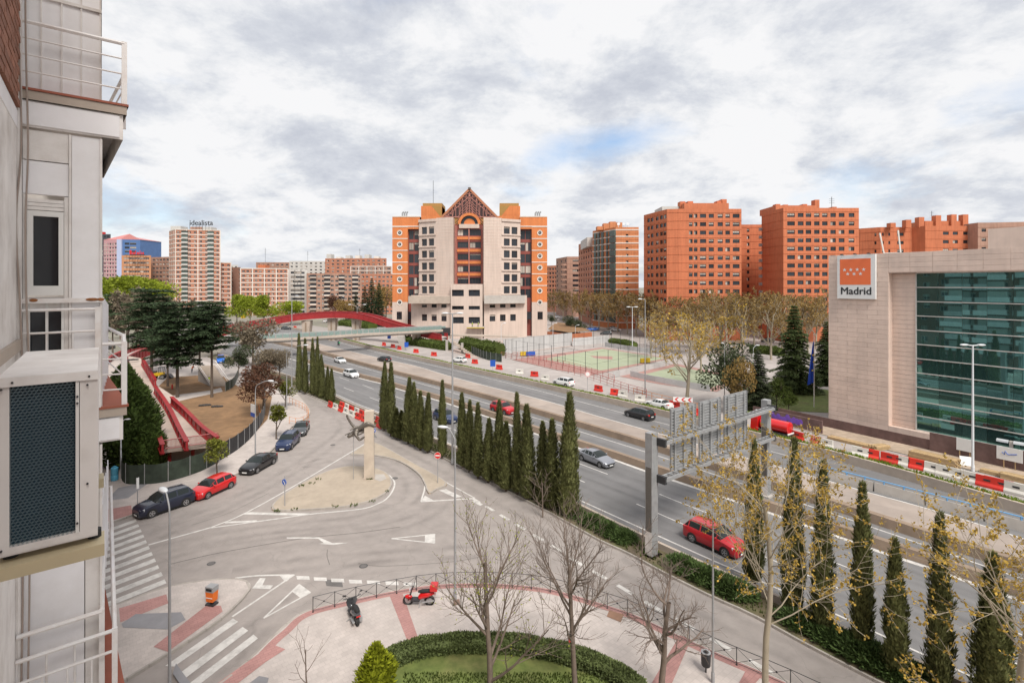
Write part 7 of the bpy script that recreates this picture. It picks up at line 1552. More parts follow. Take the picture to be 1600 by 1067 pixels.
bars("red_fence", "long faded red rail fence along the slope below the sports court", [(783, 558), (850, 573), (920, 592), (980, 612), (1010, 621)], 1.5, RRL, 0, 3, 2.4, .05)
bars("red_fence", "second faded red rail fence running above the first by the court", [(800, 556), (860, 567), (915, 581), (960, 596)], 1.3, RRL, 0, 3, 2.4, .05)
bars("orange_fence", "orange rail fence along the trench near the forked plane tree", [(990, 615), (1030, 626), (1075, 637), (1110, 645)], 1.1, ORP, 0, 2, 2.2, .05)
# white hoarding and slope below the courthouse
def hoarding(label, px, h, m, w=2.2, z=0.0, name="hoarding"):
    P = cat([G(x, y, z) for x, y in px], 5); s = arclen(P); n = max(1, int(s[-1] / w)); t = thing(name, label, "fence"); q = MB(); L_ = s[-1] / n; q.bx(0, L_ - .05, -.04, .04, 0, h); me = q.mesh("panel", m)
    for k in range(n): p, _ = at(P, s, k * L_); p1, _ = at(P, s, (k + 1) * L_); link("panel", me, t, loc=(p.x, p.y, z + rnd.uniform(-.05, .05)), rz=math.atan2(p1.y - p.y, p1.x - p.x))
HOARD = mat("hoarding_grey", (.46, .455, .45), .6, .05, 1, objrand=.08)
hoarding("pale grey metal hoarding between the courthouse forecourt and the sports court", [(786, 554), (830, 548), (894, 540)], 4.3, HOARD); hoarding("lower grey hoarding continuing along the court to the avenue", [(895, 541), (925, 538), (952, 535)], 2.6, HOARD)
hoarding("low grey wall behind the far side of the sports court", [(945, 541), (990, 548), (1030, 553)], 1.3, HOARD); hoarding("low grey boards between the two sports courts", [(958, 590), (1000, 581), (1045, 571)], 1.2, HOARD)
hoarding("low grey wall along the near side of the second court", [(985, 588), (1040, 600), (1110, 612)], 1.2, HOARD)
sheet("forecourt", [G(x, y) for x, y in [(700, 548), (760, 535), (860, 524), (870, 530), (895, 541), (786, 554), (740, 560)]], .03, mat("forecourt_pink", (.43, .34, .30), .9, .1, .3))
COURTG = mat("court_green", (.31, .345, .235), .85, .05, .3, var2=.06, scale2=.1); COURTR = mat("court_red", (.34, .195, .17), .85, .06, .4)
c1 = sheet("sports_court", [G(x, y) for x, y in [(800, 562), (940, 543), (1048, 560), (925, 586), (870, 578)]], .02, COURTR); sheet("court_surface", [G(x, y) for x, y in [(850, 561), (942, 545), (1040, 560), (938, 579)]], .03, COURTG, c1, None); sheet("court_surface", [G(x, y) for x, y in [(922, 556), (957, 557), (957, 562), (930, 560)]], .04, COURTR, c1, None)
c2 = sheet("sports_court", [G(x, y) for x, y in [(968, 588), (1055, 568), (1160, 590), (1120, 612), (1030, 600)]], .02, COURTR); sheet("court_surface", [G(x, y) for x, y in [(1000, 587), (1058, 572), (1145, 591), (1110, 607)]], .03, COURTG, c2, None)
for pts in ([(850, 561), (942, 545)], [(942, 545), (1040, 560)], [(893, 553), (988, 570)], [(850, 561), (938, 579)]): mb = MB(); ribbon(mb, [G(*pts[0]), G(*pts[1])], .12, .045); mb.build("court_line", PAINT, c1)
t = thing("court_fence", "tall thin steel posts and wires around the sports court", "fence"); q = MB(); q.tube([(0, 0, 0), (0, 0, 5.2)], .055, 5); pm = q.mesh("fence_post", STEEL_D)
edge = [G(790, 560), G(870, 574), G(925, 588), G(985, 574), G(1050, 560)]; back = [G(800, 559), G(870, 549), G(942, 541), G(1000, 551), G(1050, 560)]
for P in (edge, back):
    s = arclen(P); n = int(s[-1] / 4.2)
    for k in range(n + 1): p, _ = at(P, s, s[-1] * k / n); link("fence_post", pm, t, loc=p)
    for zz in (5.15, 2.6): mb = MB(); mb.tube([p + Vector((0, 0, zz)) for p in P], .02, 4); mb.build("wire", STEEL_D, t)
for x, y, lb in ((877, 565, "small goal frame at the near left of the sports court"), (856, 563, "goal frame at the left end of the sports court")):
    t = thing("goal", lb, "goal", G(x, y), .5); mb = MB(); mb.tube([(-1.2, 0, 0), (-1.2, 0, 2), (1.2, 0, 2), (1.2, 0, 0)], .07, 5); mb.build("goal_frame", STEEL_D, t)
for x, y, m_, lb in ((1008, 567, mat("yellow_mat", (.6, .42, .02), .6), "yellow padded block by the boards between the courts"), (829, 556, BLUEP, "blue padded block at the left corner of the court"), (820, 556, MATS["yellow_mat"], "yellow padded block at the left corner of the court")):
    t = thing("padded_block", lb, "block", G(x, y), .3); mb = MB(); mb.bx(-1.3, 1.3, -.3, .3, 0, 1.2); mb.build("pad", m_, t); mb = MB(); mb.bx(-1.35, 1.35, -.35, .35, 0, .15); mb.build("base", STEEL_D, t)
# rust coloured wall at the courthouse corner
rwp = cat([G(856, 529), G(890, 533), G(924, 530)]); mb = MB(); wallrun(mb, rwp, [(-.3, 0), (-.3, 2.6), (.3, 2.6), (.3, 0)]); tag(mb.build("garden_wall", mat("rust_wall", (.38, .13, .06), .8, .1, .5)), "rust orange retaining wall below the dark shrubs at the courthouse corner", "wall")
sheet("planter_soil", [G(x, y, 2.5) for x, y in [(856, 514), (890, 519), (924, 516), (895, 506), (868, 503)]], 2.4, SOIL)
# ---------------------------------------------------------------- street furniture
def lamp(label, loc, h, arms, m=POLE, r=.09, kind="curve", name="street_lamp", group=None, hd=1.0, lean=0.0):
    """arms: list of (azimuth, reach)"""
    t = thing(name, label, "street lamp", loc, 0, group); mb = MB(); mb.tube([(0, 0, 0), (0, 0, h * .5), (0, 0, h * (.86 if kind == "curve" else 1))], [r, r * .8, r * .55], 8); mb.cyl((0, 0, 0), (0, 0, .5), r * 1.3, 10); mb.build("pole", m, t, 50)
    for az, rc in arms:
        d = Vector((math.cos(az), math.sin(az), 0)); mb = MB()
        if kind == "curve": P = [Vector((0, 0, h * .86)), Vector((0, 0, h * .86)) + d * .06 * rc + Vector((0, 0, h * .07)), d * .35 * rc + Vector((0, 0, h * .965)), d * .75 * rc + Vector((0, 0, h * .995)), d * rc + Vector((0, 0, h))]
        else: P = [Vector((0, 0, h)), d * rc * .5 + Vector((0, 0, h + .02)), d * rc + Vector((0, 0, h + .05))]
        mb.tube(cat3(P, 4), [r * .5] * (4 * (len(P) - 1) + 1), 6); mb.build("arm", m, t, 60)
        c = d * (rc + .32 * hd) + Vector((0, 0, P[-1].z + .03)); rot = Matrix.Rotation(az, 3, 'Z'); mb = MB(); mb.ell(c, (.42 * hd, .17 * hd, .10 * hd), 12, 6, None, rot); mb.build("lamp_head", LAMPM, t, 60); mb = MB(); mb.ell(c - Vector((0, 0, .055 * hd)), (.26 * hd, .12 * hd, .07 * hd), 10, 5, None, rot); mb.build("lamp_glass", SIGNW, t, 60)
    return t
lamp("near curved grey street lamp by the lower crossing, with a round silver head", Vector((-16.45, 24.6, .14)), 9.75, [(R(140), .62)], POLE, .075, hd=1.05)
p_ = G(399, 726, .14); lamp("curved street lamp behind the black parked saloon", p_, 9.3, [(R(-12), 1.6)], POLE, .085)
lamp("slender street lamp with a single arm at the kerb bulge, near the far cypresses", G(448, 640, .14), 10.2, [(R(8), 2.6)], POLE, .08)
lamp("very tall dark lamp mast at the planted strip, before the courthouse", G(707, 724, .14), (724 - 492) / 800 * G(707, 724).y, [(R(0), .5), (R(180), .5)], POLE, .13, "T")
lamp("curved lamp with a flat silver head in front of the cypress row", G(711, 937, .14), (937 - 671) / 800 * G(711, 937).y, [(R(165), .55)], POLE, .085, hd=.9)
lamp("tall lamp mast beside the far cypress group, in front of the red footbridge", G(456, 612, .14), (612 - 464) / 800 * G(456, 612).y, [(R(-10), .7)], POLE, .12, "T")
lamp("grey double headed lamp on the pavement in front of the mirrored glass", G(1520, 736), (736 - 540) / 800 * G(1520, 736).y, [(R(-5), .5), (R(175), .5)], LAMPM, .13, "T", hd=1.1)
lamp("single lamp mast at the sports court corner, before the terracotta tower", G(1008, 615), (615 - 468) / 800 * G(1008, 615).y, [(R(180), .6)], POLE, .12, "T")
lamp("floodlight mast behind the sports court with a wide head", G(988, 545), 13.0, [(R(0), .7), (R(180), .7)], LAMPM, .14, "T", hd=1.6)
lamp("double curved lamp above the far end of the grey bridge", G(558, 532), (532 - 476) / 800 * G(558, 532).y, [(R(0), 2.2), (R(180), 2.2)], POLE, .14, hd=1.5)
lamp("slim dark lamp pole on the plaza beside the dark bin", G(1114, 1066, .14), 8.8, [(R(60), .4)], POLE, .07, hd=.8)
lamp("thin lamp pole in front of the second court", G(1132, 640), 10.5, [(R(90), .5)], POLE, .09, "T")
for px, pyb, pyt, lb in ((424, 500, 452, "far curved lamp left of the low wide lime tree"), (504, 505, 461, "far lamp behind the crown of the red arch"), (533, 505, 464, "far lamp right of the arch crown"), (397, 500, 455, "far lamp beside the middle lime tree"), (189, 742, 656, "short lamp beside the clipped conifer at the white building"), (783, 545, 505, "white lamp on the courthouse forecourt"), (899, 532, 508, "low white lamp by the rust wall"), (864, 535, 505, "thin white lamp at the court hoarding"), (1177, 600, 540, "thin lamp between the evergreen and the fir"), (936, 517, 486, "thin lamp on the avenue under the plane trees")):
    q = G(px, pyb); lamp(lb, q, (pyb - pyt) / 800 * q.y, [(R(20), .8 if pyb < 700 else .35)], LAMPM if pyb > 520 else POLE, .09, hd=1.2 if pyb < 700 else .7, group="distant lamps")
def sign(label, loc, faces, h=2.3, m=POLE, yaw=0.0, name="road_sign"):
    t = thing(name, label, "sign", loc, yaw); mb = MB(); mb.tube([(0, 0, 0), (0, 0, h)], .038, 8); mb.build("post", m, t)
    for f_ in faces: f_(t, h)
    return t
def round_face(z, r, m, kind):
    def f_(t, h):
        mb = MB(); mb.cyl((0, -.05, z), (0, -.075, z), r, 24); o = mb.build("sign_plate", m, t); mb = MB(); mb.disc((0, -.05, z), (0, -1, 0), r, 24, None, r * .9, 0) if False else mb.disc((0, -.078, z), (0, -1, 0), r * .99, 24, None, r * .91); 
        y = -.080
        if kind == "arrow": a = R(-40); mb.bar((-r * .35, y, z + r * .4), (r * .30, y, z - r * .35), r * .26, .004, (0, 1, 0)); mb.face([(r * .55, y - .004, z - r * .62), (r * .48, y - .004, z - r * .02), (-r * .05, y - .004, z - r * .52)])
        if kind == "turn": mb.tube([(r * .42 * math.cos(a), y, z + r * .42 * math.sin(a)) for a in [R(q) for q in range(-30, 230, 20)]], r * .12, 4); mb.face([(-r * .62, y - .03, z - r * .2), (-r * .1, y - .03, z - r * .15), (-r * .42, y - .03, z - r * .62)])
        if kind == "noentry": mb.bx(-r * .68, r * .68, y - .004, y, z - r * .18, z + r * .18)
        mb.build("symbol", SIGNW, o)
    return f_
def tri_back(z, s_):
    def f_(t, h): mb = MB(); mb.prism([(-s_, 0), (s_, 0), (0, .01)], 0, .01) if False else mb.hexa([(-s_, .04, z), (s_, .04, z), (s_, .06, z), (-s_, .06, z), (-.02, .04, z + s_ * 1.7), (.02, .04, z + s_ * 1.7), (.02, .06, z + s_ * 1.7), (-.02, .06, z + s_ * 1.7)]); mb.build("sign_plate", STEEL, t)
    return f_
sign("round blue sign with white arrow at the left tip of the gravel island", G(445, 790, .15), [round_face(2.15, .30, BLUEP, "arrow")], 2.7, POLE, R(-28)); 
sign("round blue roundabout sign beside the stone sculpture pillar", G(584, 704, .15), [round_face(2.45, .33, BLUEP, "turn"), tri_back(1.55, .4)], 2.9, POLE, R(-16))
sign("red round no entry sign on the triangular island", G(684, 754, .15), [round_face(2.75, .34, SIGNR, "noentry")], 3.1, POLE, R(-8))
sign("thin white bus stop style panel on a pole behind the dark off road car", G(215, 800, .14), [lambda t, h: boxp(t, "panel", SIGNW, -.10, .10, -.04, .04, h - .95, h)], 3.0, POLE, R(60))
sign("round white sign with a red border beside the white estate car", G(918, 610, 0), [round_face(3.1, .55, SIGNR, "none"), lambda t, h: (lambda mb: (mb.disc((0, -.09, 3.1), (0, -1, 0), .42, 20), mb.build("symbol", SIGNW, t)))(MB())], 3.7)
for x, y, lb in ((635, 548, "small square blue sign beside the grey bridge support"), (770, 580, "small blue sign on the grass verge"), (608, 534, "small blue sign under the grey footbridge")):
    sign(lb, G(x, y), [lambda t, h: boxp(t, "panel", BLUEP, -.6, .6, -.06, .0, h - 1.5, h)], 2.6)
sign("white and blue direction signs behind the curved lamp at the park fence", G(396, 672, .14), [lambda t, h: boxp(t, "panel", SIGNW, -.75, .75, -.06, 0, h - 1.2, h - .1), lambda t, h: boxp(t, "panel", BLUEP, -.75, .75, -.06, 0, h - 1.75, h - 1.25)], 3.6, POLE, R(-40))
sign("yellow and blue festival style sign panel before the lime green trees", G(380, 505), [lambda t, h: boxp(t, "panel", mat("sign_yellow", (.7, .45, .02), .5), -1.2, 1.2, -.08, 0, h - 3.4, h - 1.6), lambda t, h: boxp(t, "panel", BLUEP, -1.2, 1.2, -.08, 0, h - 1.55, h)], 6.0)
sign("dark electronic message board on posts before the sign tower", G(316, 492), [lambda t, h: boxp(t, "panel", STEEL_D, -5, 3, -.4, .2, h - 2.8, h), lambda t, h: boxp(t, "frame", LAMPM, -5.2, 3.2, -.3, .3, h - 3.6, h - 2.9)], 9.0, LAMPM)
sign("red and white chevron board among the barriers above the gantry", G(1067, 640), [lambda t, h: boxp(t, "panel", SIGNW, -1.5, 1.5, -.06, 0, h - .75, h), lambda t, h: [(lambda mb: (mb.hexa([(c - .28, -.075, h - .375), (c + .0, -.075, h - .375), (c, -.065, h - .375), (c - .28, -.065, h - .375), (c + .1, -.075, h - .05), (c + .38, -.075, h - .05), (c + .38, -.065, h - .05), (c + .1, -.065, h - .05)]), mb.hexa([(c + .1, -.075, h - .7), (c + .38, -.075, h - .7), (c + .38, -.065, h - .7), (c + .1, -.065, h - .7), (c - .28, -.075, h - .377), (c, -.075, h - .377), (c, -.065, h - .377), (c - .28, -.065, h - .377)]), mb.build("chevron", SIGNR, t)))(MB()) for c in (-1.0, 0, 1.0)]], 2.0, POLE, R(-12))
# bins
def bin_thing():
    t = thing("litter_bin", "bright orange litter bin with a grey top on the corner pavement", "bin", G(331, 944, .14), R(-14)); mb = MB(); mb.hexa([(-.24, -.2, .26), (.24, -.2, .26), (.24, .2, .26), (-.24, .2, .26), (-.28, -.22, .86), (.28, -.22, .86), (.28, .22, .86), (-.28, .22, .86)]); mb.build("bin_body", ORANGE, t)
    mb = MB(); mb.prism([(-.29, -.23), (.29, -.23), (.29, .23), (-.29, .23)], .865, 1.18); mb.build("hood", POLE, t); mb = MB(); mb.bx(-.2, .2, -.245, -.225, .95, 1.10); mb.build("slot", BLACK, t)
    mb = MB(); mb.bx(-.30, .30, -.22, .22, 0, .1); mb.bx(-.06, .06, -.06, .06, .1, .26); mb.build("base", STEEL_D, t); mb = MB(); mb.bx(-.235, .235, -.232, -.205, .5, .53); mb.build("label_strip", SIGNW, t)
    t = thing("litter_bin", "dark cylindrical litter bin fixed beside the slim lamp pole on the plaza", "bin", G(1103, 1050, .14), 0); mb = MB(); mb.tube([(0, 0, .35), (0, 0, .4), (0, 0, 1.0), (0, 0, 1.05)], [.2, .23, .25, .22], 14); mb.build("bin_body", STEEL_D, t, 40); mb = MB(); mb.tube([(0, 0, 0), (0, 0, 1.15)], .04, 6); mb.build("post", STEEL_D, t); mb = MB(); mb.disc((0, 0, 1.052), (0, 0, 1), .25, 14, None, .14); mb.build("rim", POLE, t)
    t = thing("water_drum", "light blue plastic drum standing by the green site fence at the left", "drum", G(179, 750, .14), 0); BD = mat("drum_blue", (.10, .38, .55), .5, .06, 3); mb = MB(); mb.tube([(0, 0, 0), (0, 0, .1), (0, 0, .5), (0, 0, .55), (0, 0, .6), (0, 0, 1.25), (0, 0, 1.3)], [.30, .33, .33, .30, .33, .33, .28], 14); mb.build("drum_body", BD, t, 40); mb = MB(); mb.cyl((0, 0, 1.3), (0, 0, 1.42), .16, 10); mb.build("cap", BD, t)
    t = thing("info_pillar", "slim red leaflet post on the plaza behind the hedge", "post", G(892, 1008, .14), R(20)); mb = MB(); mb.bx(-.14, .14, -.05, .05, .0, .55); mb.build("panel", SIGNR, t); mb = MB(); mb.bx(-.2, .1, -.12, .12, .56, .62); mb.build("cap", STEEL_D, t)
bin_thing()
# black railing with crossed bars along the plaza kerb
def rail_fence():
    P = cat([G(x, y, .14) for x, y in [(489, 956), (541, 943), (613, 928), (683, 917.5), (760, 915.5), (832, 920), (881, 930), (961, 954), (999, 968), (1076, 1004), (1134, 1031), (1220, 1068), (1330, 1120)]], 6); s = arclen(P); n = int(s[-1] / 1.22); L_ = s[-1] / n
    t = thing("railing_fence", "black iron railing with crossed bars curving along the plaza kerb", "fence"); q = MB(); q.tube([(0, 0, 0), (0, 0, .95)], .022, 6); q.cyl((0, 0, 0), (0, 0, .04), .05, 8); pm = q.mesh("railing_post", STEEL_D); bar_ = None
    for k in range(n + 1): p, _ = at(P, s, k * L_); link("railing_post", pm, t, loc=(p.x, p.y, .14))
    for k in range(n):
        p, _ = at(P, s, k * L_); r_, _ = at(P, s, (k + 1) * L_); d = r_ - p
        if bar_ is None: q = MB(); q.tube([(0, 0, .12), (1.2, 0, .90)], .011, 5); q.tube([(0, 0, .90), (1.2, 0, .12)], .011, 5); q.tube([(0, 0, .93), (1.2, 0, .93)], .018, 5); q.tube([(0, 0, .10), (1.2, 0, .10)], .014, 5); q.disc((.6, -.02, .51), (0, -1, 0), .045, 10); q.disc((.6, .02, .51), (0, 1, 0), .045, 10); bar_ = q.mesh("cross_panel", STEEL_D)
        o = link("cross_panel", bar_, t, loc=(p.x, p.y, .14), rz=math.atan2(d.y, d.x)); o.scale = (d.length / 1.2, 1, 1)
rail_fence()
# sign gantry over the near carriageway
def gantry():
    A, B = G(1018, 868), G(1197, 774); d = (B - A); L_ = d.length; t = thing("sign_gantry", "grey steel sign gantry over the highway seen from behind with three panels", "gantry", A, math.atan2(d.y, d.x)); ZT = 9.1
    for x, nm in ((0, 1), (L_, 2)):
        mb = MB(); mb.bx(x - .36, x + .36, -.30, .30, .0, ZT); mb.build("post", STEEL, t); mb = MB(); mb.bx(x - .40, x - .25, -.315, .315, 0, ZT - .1) if False else mb.bx(x - .375, x - .361, -.24, .24, 1.9, 6.6); mb.build("post_panel", POLE_D, t); mb = MB(); mb.bx(x - .62, x + .62, -.55, .55, 0, .14); mb.build("base_plate", CONC, t); mb = MB(); mb.bx(x - .372, x - .361, -.30, .30, .15, 1.9); mb.build("poster_patch", WHITED, t)
    for z in (5.75, 8.45):
        mb = MB()
        for y in (-.95, -.40): mb.bx(.36, L_ - .3, y - .07, y + .07, z - .12, z + .12)
        mb.build("beam", STEEL, t); q = MB(); q.bx(-.04, .04, -.95, -.40, -.05, .05); rm = q.mesh("rung", STEEL)
        for k in range(26): link("rung", rm, t, loc=(.7 + k * (L_ - 1.2) / 25, 0, z + .14))
        for x in (.3, L_ - .3): mb = MB(); mb.bx(x - .1, x + .14, -1.02, -.28, z - .28, z + .28); mb.build("beam_bracket", STEEL_D, t)
    for a, b in ((.115, .305), (.335, .515), (.55, .765)):
        x0, x1 = a * L_, b * L_; z0, z1 = 5.9, 10.55; mb = MB(); mb.bx(x0, x1, -.20, -.16, z0, z1); mb.bx(x0, x0 + .06, -.30, -.20, z0, z1); mb.bx(x1 - .06, x1, -.30, -.20, z0, z1); o = mb.build("sign_panel", STEEL, t); q = MB(); q.bx(x0 + .06, x1 - .06, -.26, -.20, 0, .10); rm = q.mesh("panel_rib", STEEL)
        q = MB(); 
        for k in range(20): link("panel_rib", rm, o, loc=(0, .0, z0 + .06 + k * (z1 - z0 - .12) / 20))
        for f_ in (.14, .5, .86): mb = MB(); x = x0 + (x1 - x0) * f_; mb.bx(x - .09, x + .09, -.36, -.26, z0 - .1, z1 - .1); mb.build("panel_upright", STEEL, o)
gantry()
# jersey barriers
def barrier_mesh(L_=1.5, h=.95):
    mb = MB(); P = [(-.27, 0), (-.27, .18), (-.13, .38), (-.09, h), (.09, h), (.13, .38), (.27, .18), (.27, 0)]; mb.grid([[(-L_ / 2, y, z) for y, z in P], [(L_ / 2, y, z) for y, z in P]])
    for e in (-1, 1): mb.face([(e * L_ / 2, y, z) for y, z in P])
    return mb
BMR = barrier_mesh().mesh("barrier_body", REDP); BMW = barrier_mesh().mesh("barrier_body", WHITEPL)
q = MB(); q.bx(-.22, .22, -.135, .135, .52, .68); SLOT = q.mesh("slot", STEEL_D)
def barrier(red, p, hd, label, group, s=1.0):
    t = thing("plastic_barrier", label, "barrier", p, hd, group); t.scale = (s, s, s) if not isinstance(s, tuple) else s; link("barrier_body", BMR if red else BMW, t); o = link("slot", SLOT, t); return t
def brow(px0, px1, colors, what, grp, z=0.0, s=1.0, jit=.05):
    a, b = G(*px0, z), G(*px1, z); n = len(colors); d = b - a
    rc = {0: 0, 1: 0}
    for k, c in enumerate(colors):
        if c == '-': continue
        red = c == 'R'; i = rc[red]; rc[red] += 1; p = a.lerp(b, (k + .5) / n) + Vector((rnd.uniform(-jit, jit), rnd.uniform(-jit, jit), 0)); barrier(red, p, math.atan2(d.y, d.x) + rnd.uniform(-.06, .06), f"{'red' if red else 'white'} plastic barrier, {ordw(i)} of its colour {what}", grp, s)
brow((512, 634), (574, 661), "RWRWWRR", "in the front row at the service road", "barriers at the service road", 0, .95)
brow((531, 635), (606, 667), "RWRWRWWRW", "in the rear row by the pillar", "barriers at the service road", .05, .95)
t = G(593, 666); barrier(True, G(594, 668), -.9, "large red barrier lying askew right of the stone sculpture pillar", "barriers at the service road", 1.1)
brow((1240, 684), (1300, 700), "R-RW", "between the tank truck and the stone building", "barriers along the far lane")
brow((1338, 711), (1445, 735), "WR-RWRR", "in the row before the timber stack", "barriers along the far lane", 0, 1.12)
brow((1450, 737), (1600, 775), "WWWWRRW", "in the row by the double lamp", "barriers along the far lane", 0, 1.15)
q = MB()
for i, (x, y, c, lb) in enumerate(((560, 528, 1, "under the grey footbridge left end"), (600, 540, 1, "left of the grey bridge support"), (614, 543, 1, "second left of the grey bridge support"), (624, 546, 1, "right by the grey bridge support"), (650, 551, 1, "right of the small blue sign"), (678, 556, 1, "left of the tall lamp mast on the verge"), (731, 559, 1, "above the first white hatchback"), (742, 568, 1, "right of the first white hatchback"), (780, 577, 1, "beside the blue verge sign"), (812, 584, 0, "between the blue sign and the next red one"), (835, 588, 1, "left of the white estate car"), (852, 594, 0, "left of the white estate car, next to the red one"), (935, 611, 1, "right of the round red bordered sign"), (961, 617, 1, "second right of the round red bordered sign"), (973, 620, 0, "next to the second red one by the round sign"), (1000, 627, 0, "left of the third white saloon"), (1054, 637, 1, "behind the third white saloon"), (1082, 648, 1, "between the gantry panels"), (416, 520, 1, "beyond the red footbridge on the left"), (430, 508, 1, "left of the red arch pier"), (461, 513, 1, "right beside the dark car under the footbridge"))):
    barrier(c, G(x, y), R(-38) + rnd.uniform(-.2, .2), f"{'red' if c else 'white'} plastic barrier {lb}", "barriers beyond the grass verge", 1.15)
# sculpture: acrobat on a stone pillar
def sculpture():
    A = G(577, 746, .15); t = thing("sculpture", "metal acrobat figure hanging sideways from a tall pale stone pillar", "sculpture", A, R(12)); Hh = 6.9
    mb = MB(); mb.hexa([(-.50, -.42, 0), (.50, -.42, 0), (.50, .42, 0), (-.50, .42, 0), (-.46, -.40, Hh), (.46, -.40, Hh), (.46, .40, Hh), (-.46, .40, Hh)]); mb.build("pillar", mat("pillar_stone", (.50, .425, .345), .8, .08, 1.5, stain=(.38, .31, .25), stain_amt=.4, stain_scale=.8), t)
    mb = MB(); mb.bx(-.56, .56, -.48, .48, 0, .12); mb.build("plinth", CONC_BEIGE, t)
    BR = mat("weathered_bronze", (.15, .13, .11), .45, .15, 5, metal=.5)
    V_ = [(-1.75, -.1, 4.55), (-1.55, -.1, 4.62), (-1.35, -.1, 4.85), (-1.05, -.1, 5.05), (-.75, -.1, 5.25), (-.62, .05, 5.55), (-.30, .05, 5.75), (-.55, -.28, 5.35), (-.42, -.28, 5.30),    # head, neck, chest, waist, hip, leg a, leg b
          (-1.45, .22, 4.95), (-1.75, .3, 5.3), (-2.0, .32, 5.75), (-1.35, -.42, 4.65), (-1.1, -.5, 4.3), (-.75, -.5, 4.55), (-.05, .05, 5.55), (-.05, -.28, 5.1), (-2.0, .32, 5.9), (-1.95, -.1, 4.45)]
    E_ = [(0, 1), (1, 2), (2, 3), (3, 4), (4, 5), (5, 6), (6, 15), (4, 7), (7, 8), (8, 16), (2, 9), (9, 10), (10, 11), (11, 17), (2, 12), (12, 13), (13, 14), (0, 18)]
    Rr = [.15, .09, .22, .18, .20, .15, .11, .15, .11, .11, .085, .07, .11, .085, .07, .08, .08, .06, .13]
    me = bpy.data.meshes.new("figure"); me.from_pydata([(a * 1.0, b, c) for a, b, c in V_], E_, []); o = link("figure", me, t, loc=(.75, .02, -2.35), scale=(1.5, 1.5, 1.5)); sk = o.modifiers.new("skin", 'SKIN'); ss = o.modifiers.new("sub", 'SUBSURF'); ss.levels = 1; ss.render_levels = 2
    for v, r in zip(me.skin_vertices[0].data, Rr): v.radius = (r, r)
    me.skin_vertices[0].data[3].use_root = True; me.materials.append(BR)
    mb = MB(); r = random.Random(5)
    for k in range(17):
        a = Vector((-.1, r.uniform(-.2, .2), r.uniform(4.9, 5.9))); b = Vector((-1.7 + r.uniform(-.7, .8), r.uniform(-.3, .3), r.uniform(4.3, 5.3))); mb.tube([a, a.lerp(b, .5) + rvec(r) * .15, b], [.09, .07, .04], 6)
    for k in range(6): a = Vector((-1.4 + r.uniform(-.4, .3), r.uniform(-.3, .3), 4.6 + r.uniform(0, .4))); mb.tube([a, a + rvec(r) * .6], [.035, .01], 5)
    mb.build("rods", BR, t); mb = MB(); mb.tube([(-1.55, -.1, 4.4), (-1.55, -.1, 0)], .03, 6); mb.build("support_rod", STEEL, t)
sculpture()
# flag
def flag():
    t = thing("flag_pole", "white flag pole carrying a hanging blue flag with yellow stars", "flag", G(1272, 636), 0); h = (636 - 522) / 800 * G(1272, 636).y; mb = MB(); mb.tube([(0, 0, 0), (0, 0, h)], [.09, .05], 8); mb.ell((0, 0, h), (.1, .1, .1), 8, 5); mb.build("pole", WHITEPL, t)
    mb = MB(); rows = []
    for i in range(9):
        z = h - 1.0 - i * .85; w = .22 + .10 * i; rows.append([(-.02 - w * k / 6, .16 * math.sin(k * 2.1 + i * .3) * (.4 + .08 * i), z - .10 * k) for k in range(7)])
    mb.grid(rows); o = mb.build("flag", mat("flag_blue", (.012, .06, .42), .7, .1, 2), t); mb = MB()
    for i, (a, z) in enumerate(((-.3, h - 3.4), (-.42, h - 5.9), (-.2, h - 4.5))): mb.face([(a + (.20 if j % 2 == 0 else .09) * math.sin(math.pi * j / 5), -.24, z + (.20 if j % 2 == 0 else .09) * math.cos(math.pi * j / 5)) for j in range(10)][::-1])
    mb.build("star", mat("flag_yellow", (.75, .55, .02), .6), o)
flag()
# works strip in front of the stone building
mw = [MA + MD * s_ + Vector((-.849, -.528, 0)) * 2.6 for s_ in (-6, 0, 8, 16, 24, 30)]
mb = MB(); wallrun(mb, mw, [(-.06, 0), (-.06, 1.25), (.06, 1.25), (.06, 0)]); tag(mb.build("membrane_wall", mat("membrane_purple", (.145, .088, .080), .85, .2, 1.2, var2=.25, scale2=.5)), "dark purple waterproofed low wall in front of the stone building", "wall")
mb = MB(); mb.hexa([mw[2] + MD * 5 + Vector((-.2, -.12, 0)), mw[4] + MD * .0 + Vector((-.2, -.12, 0)), mw[4] + Vector((-.1, -.06, 0)), mw[2] + MD * 5 + Vector((-.1, -.06, 0)), mw[2] + MD * 5 + Vector((-.2, -.12, 2.2)), mw[4] + Vector((-.2, -.12, 2.2)), mw[4] + Vector((-.1, -.06, 2.2)), mw[2] + MD * 5 + Vector((-.1, -.06, 2.2))]); tag(mb.build("membrane_wall", MATS["membrane_purple"]), "taller dark purple wall section behind the double headed lamp", "wall")
sheet("works_soil", [p + Vector((-.849, -.528, 0)) * 4.4 for p in mw] + [p for p in mw[::-1]], .03, mat("works_sand", (.36, .28, .21), .95, .2, 1.5, var2=.2, scale2=.3, bump=.5, bscale=8))
def timber(label, px, py, n, L_, rows_, hd=None):
    c = G(px, py); t = thing("timber_stack", label, "timber", c, math.atan2(MD.y, MD.x) if hd is None else hd, "timber stacks by the stone building"); q = MB(); q.bx(-L_ / 2, L_ / 2, -.09, .09, 0, .16); me = q.mesh("plank", WOOD)
    for r_ in range(rows_):
        for k in range(n): link("plank", me, t, loc=(rnd.uniform(-.15, .15), (k - n / 2) * .2, r_ * .17))
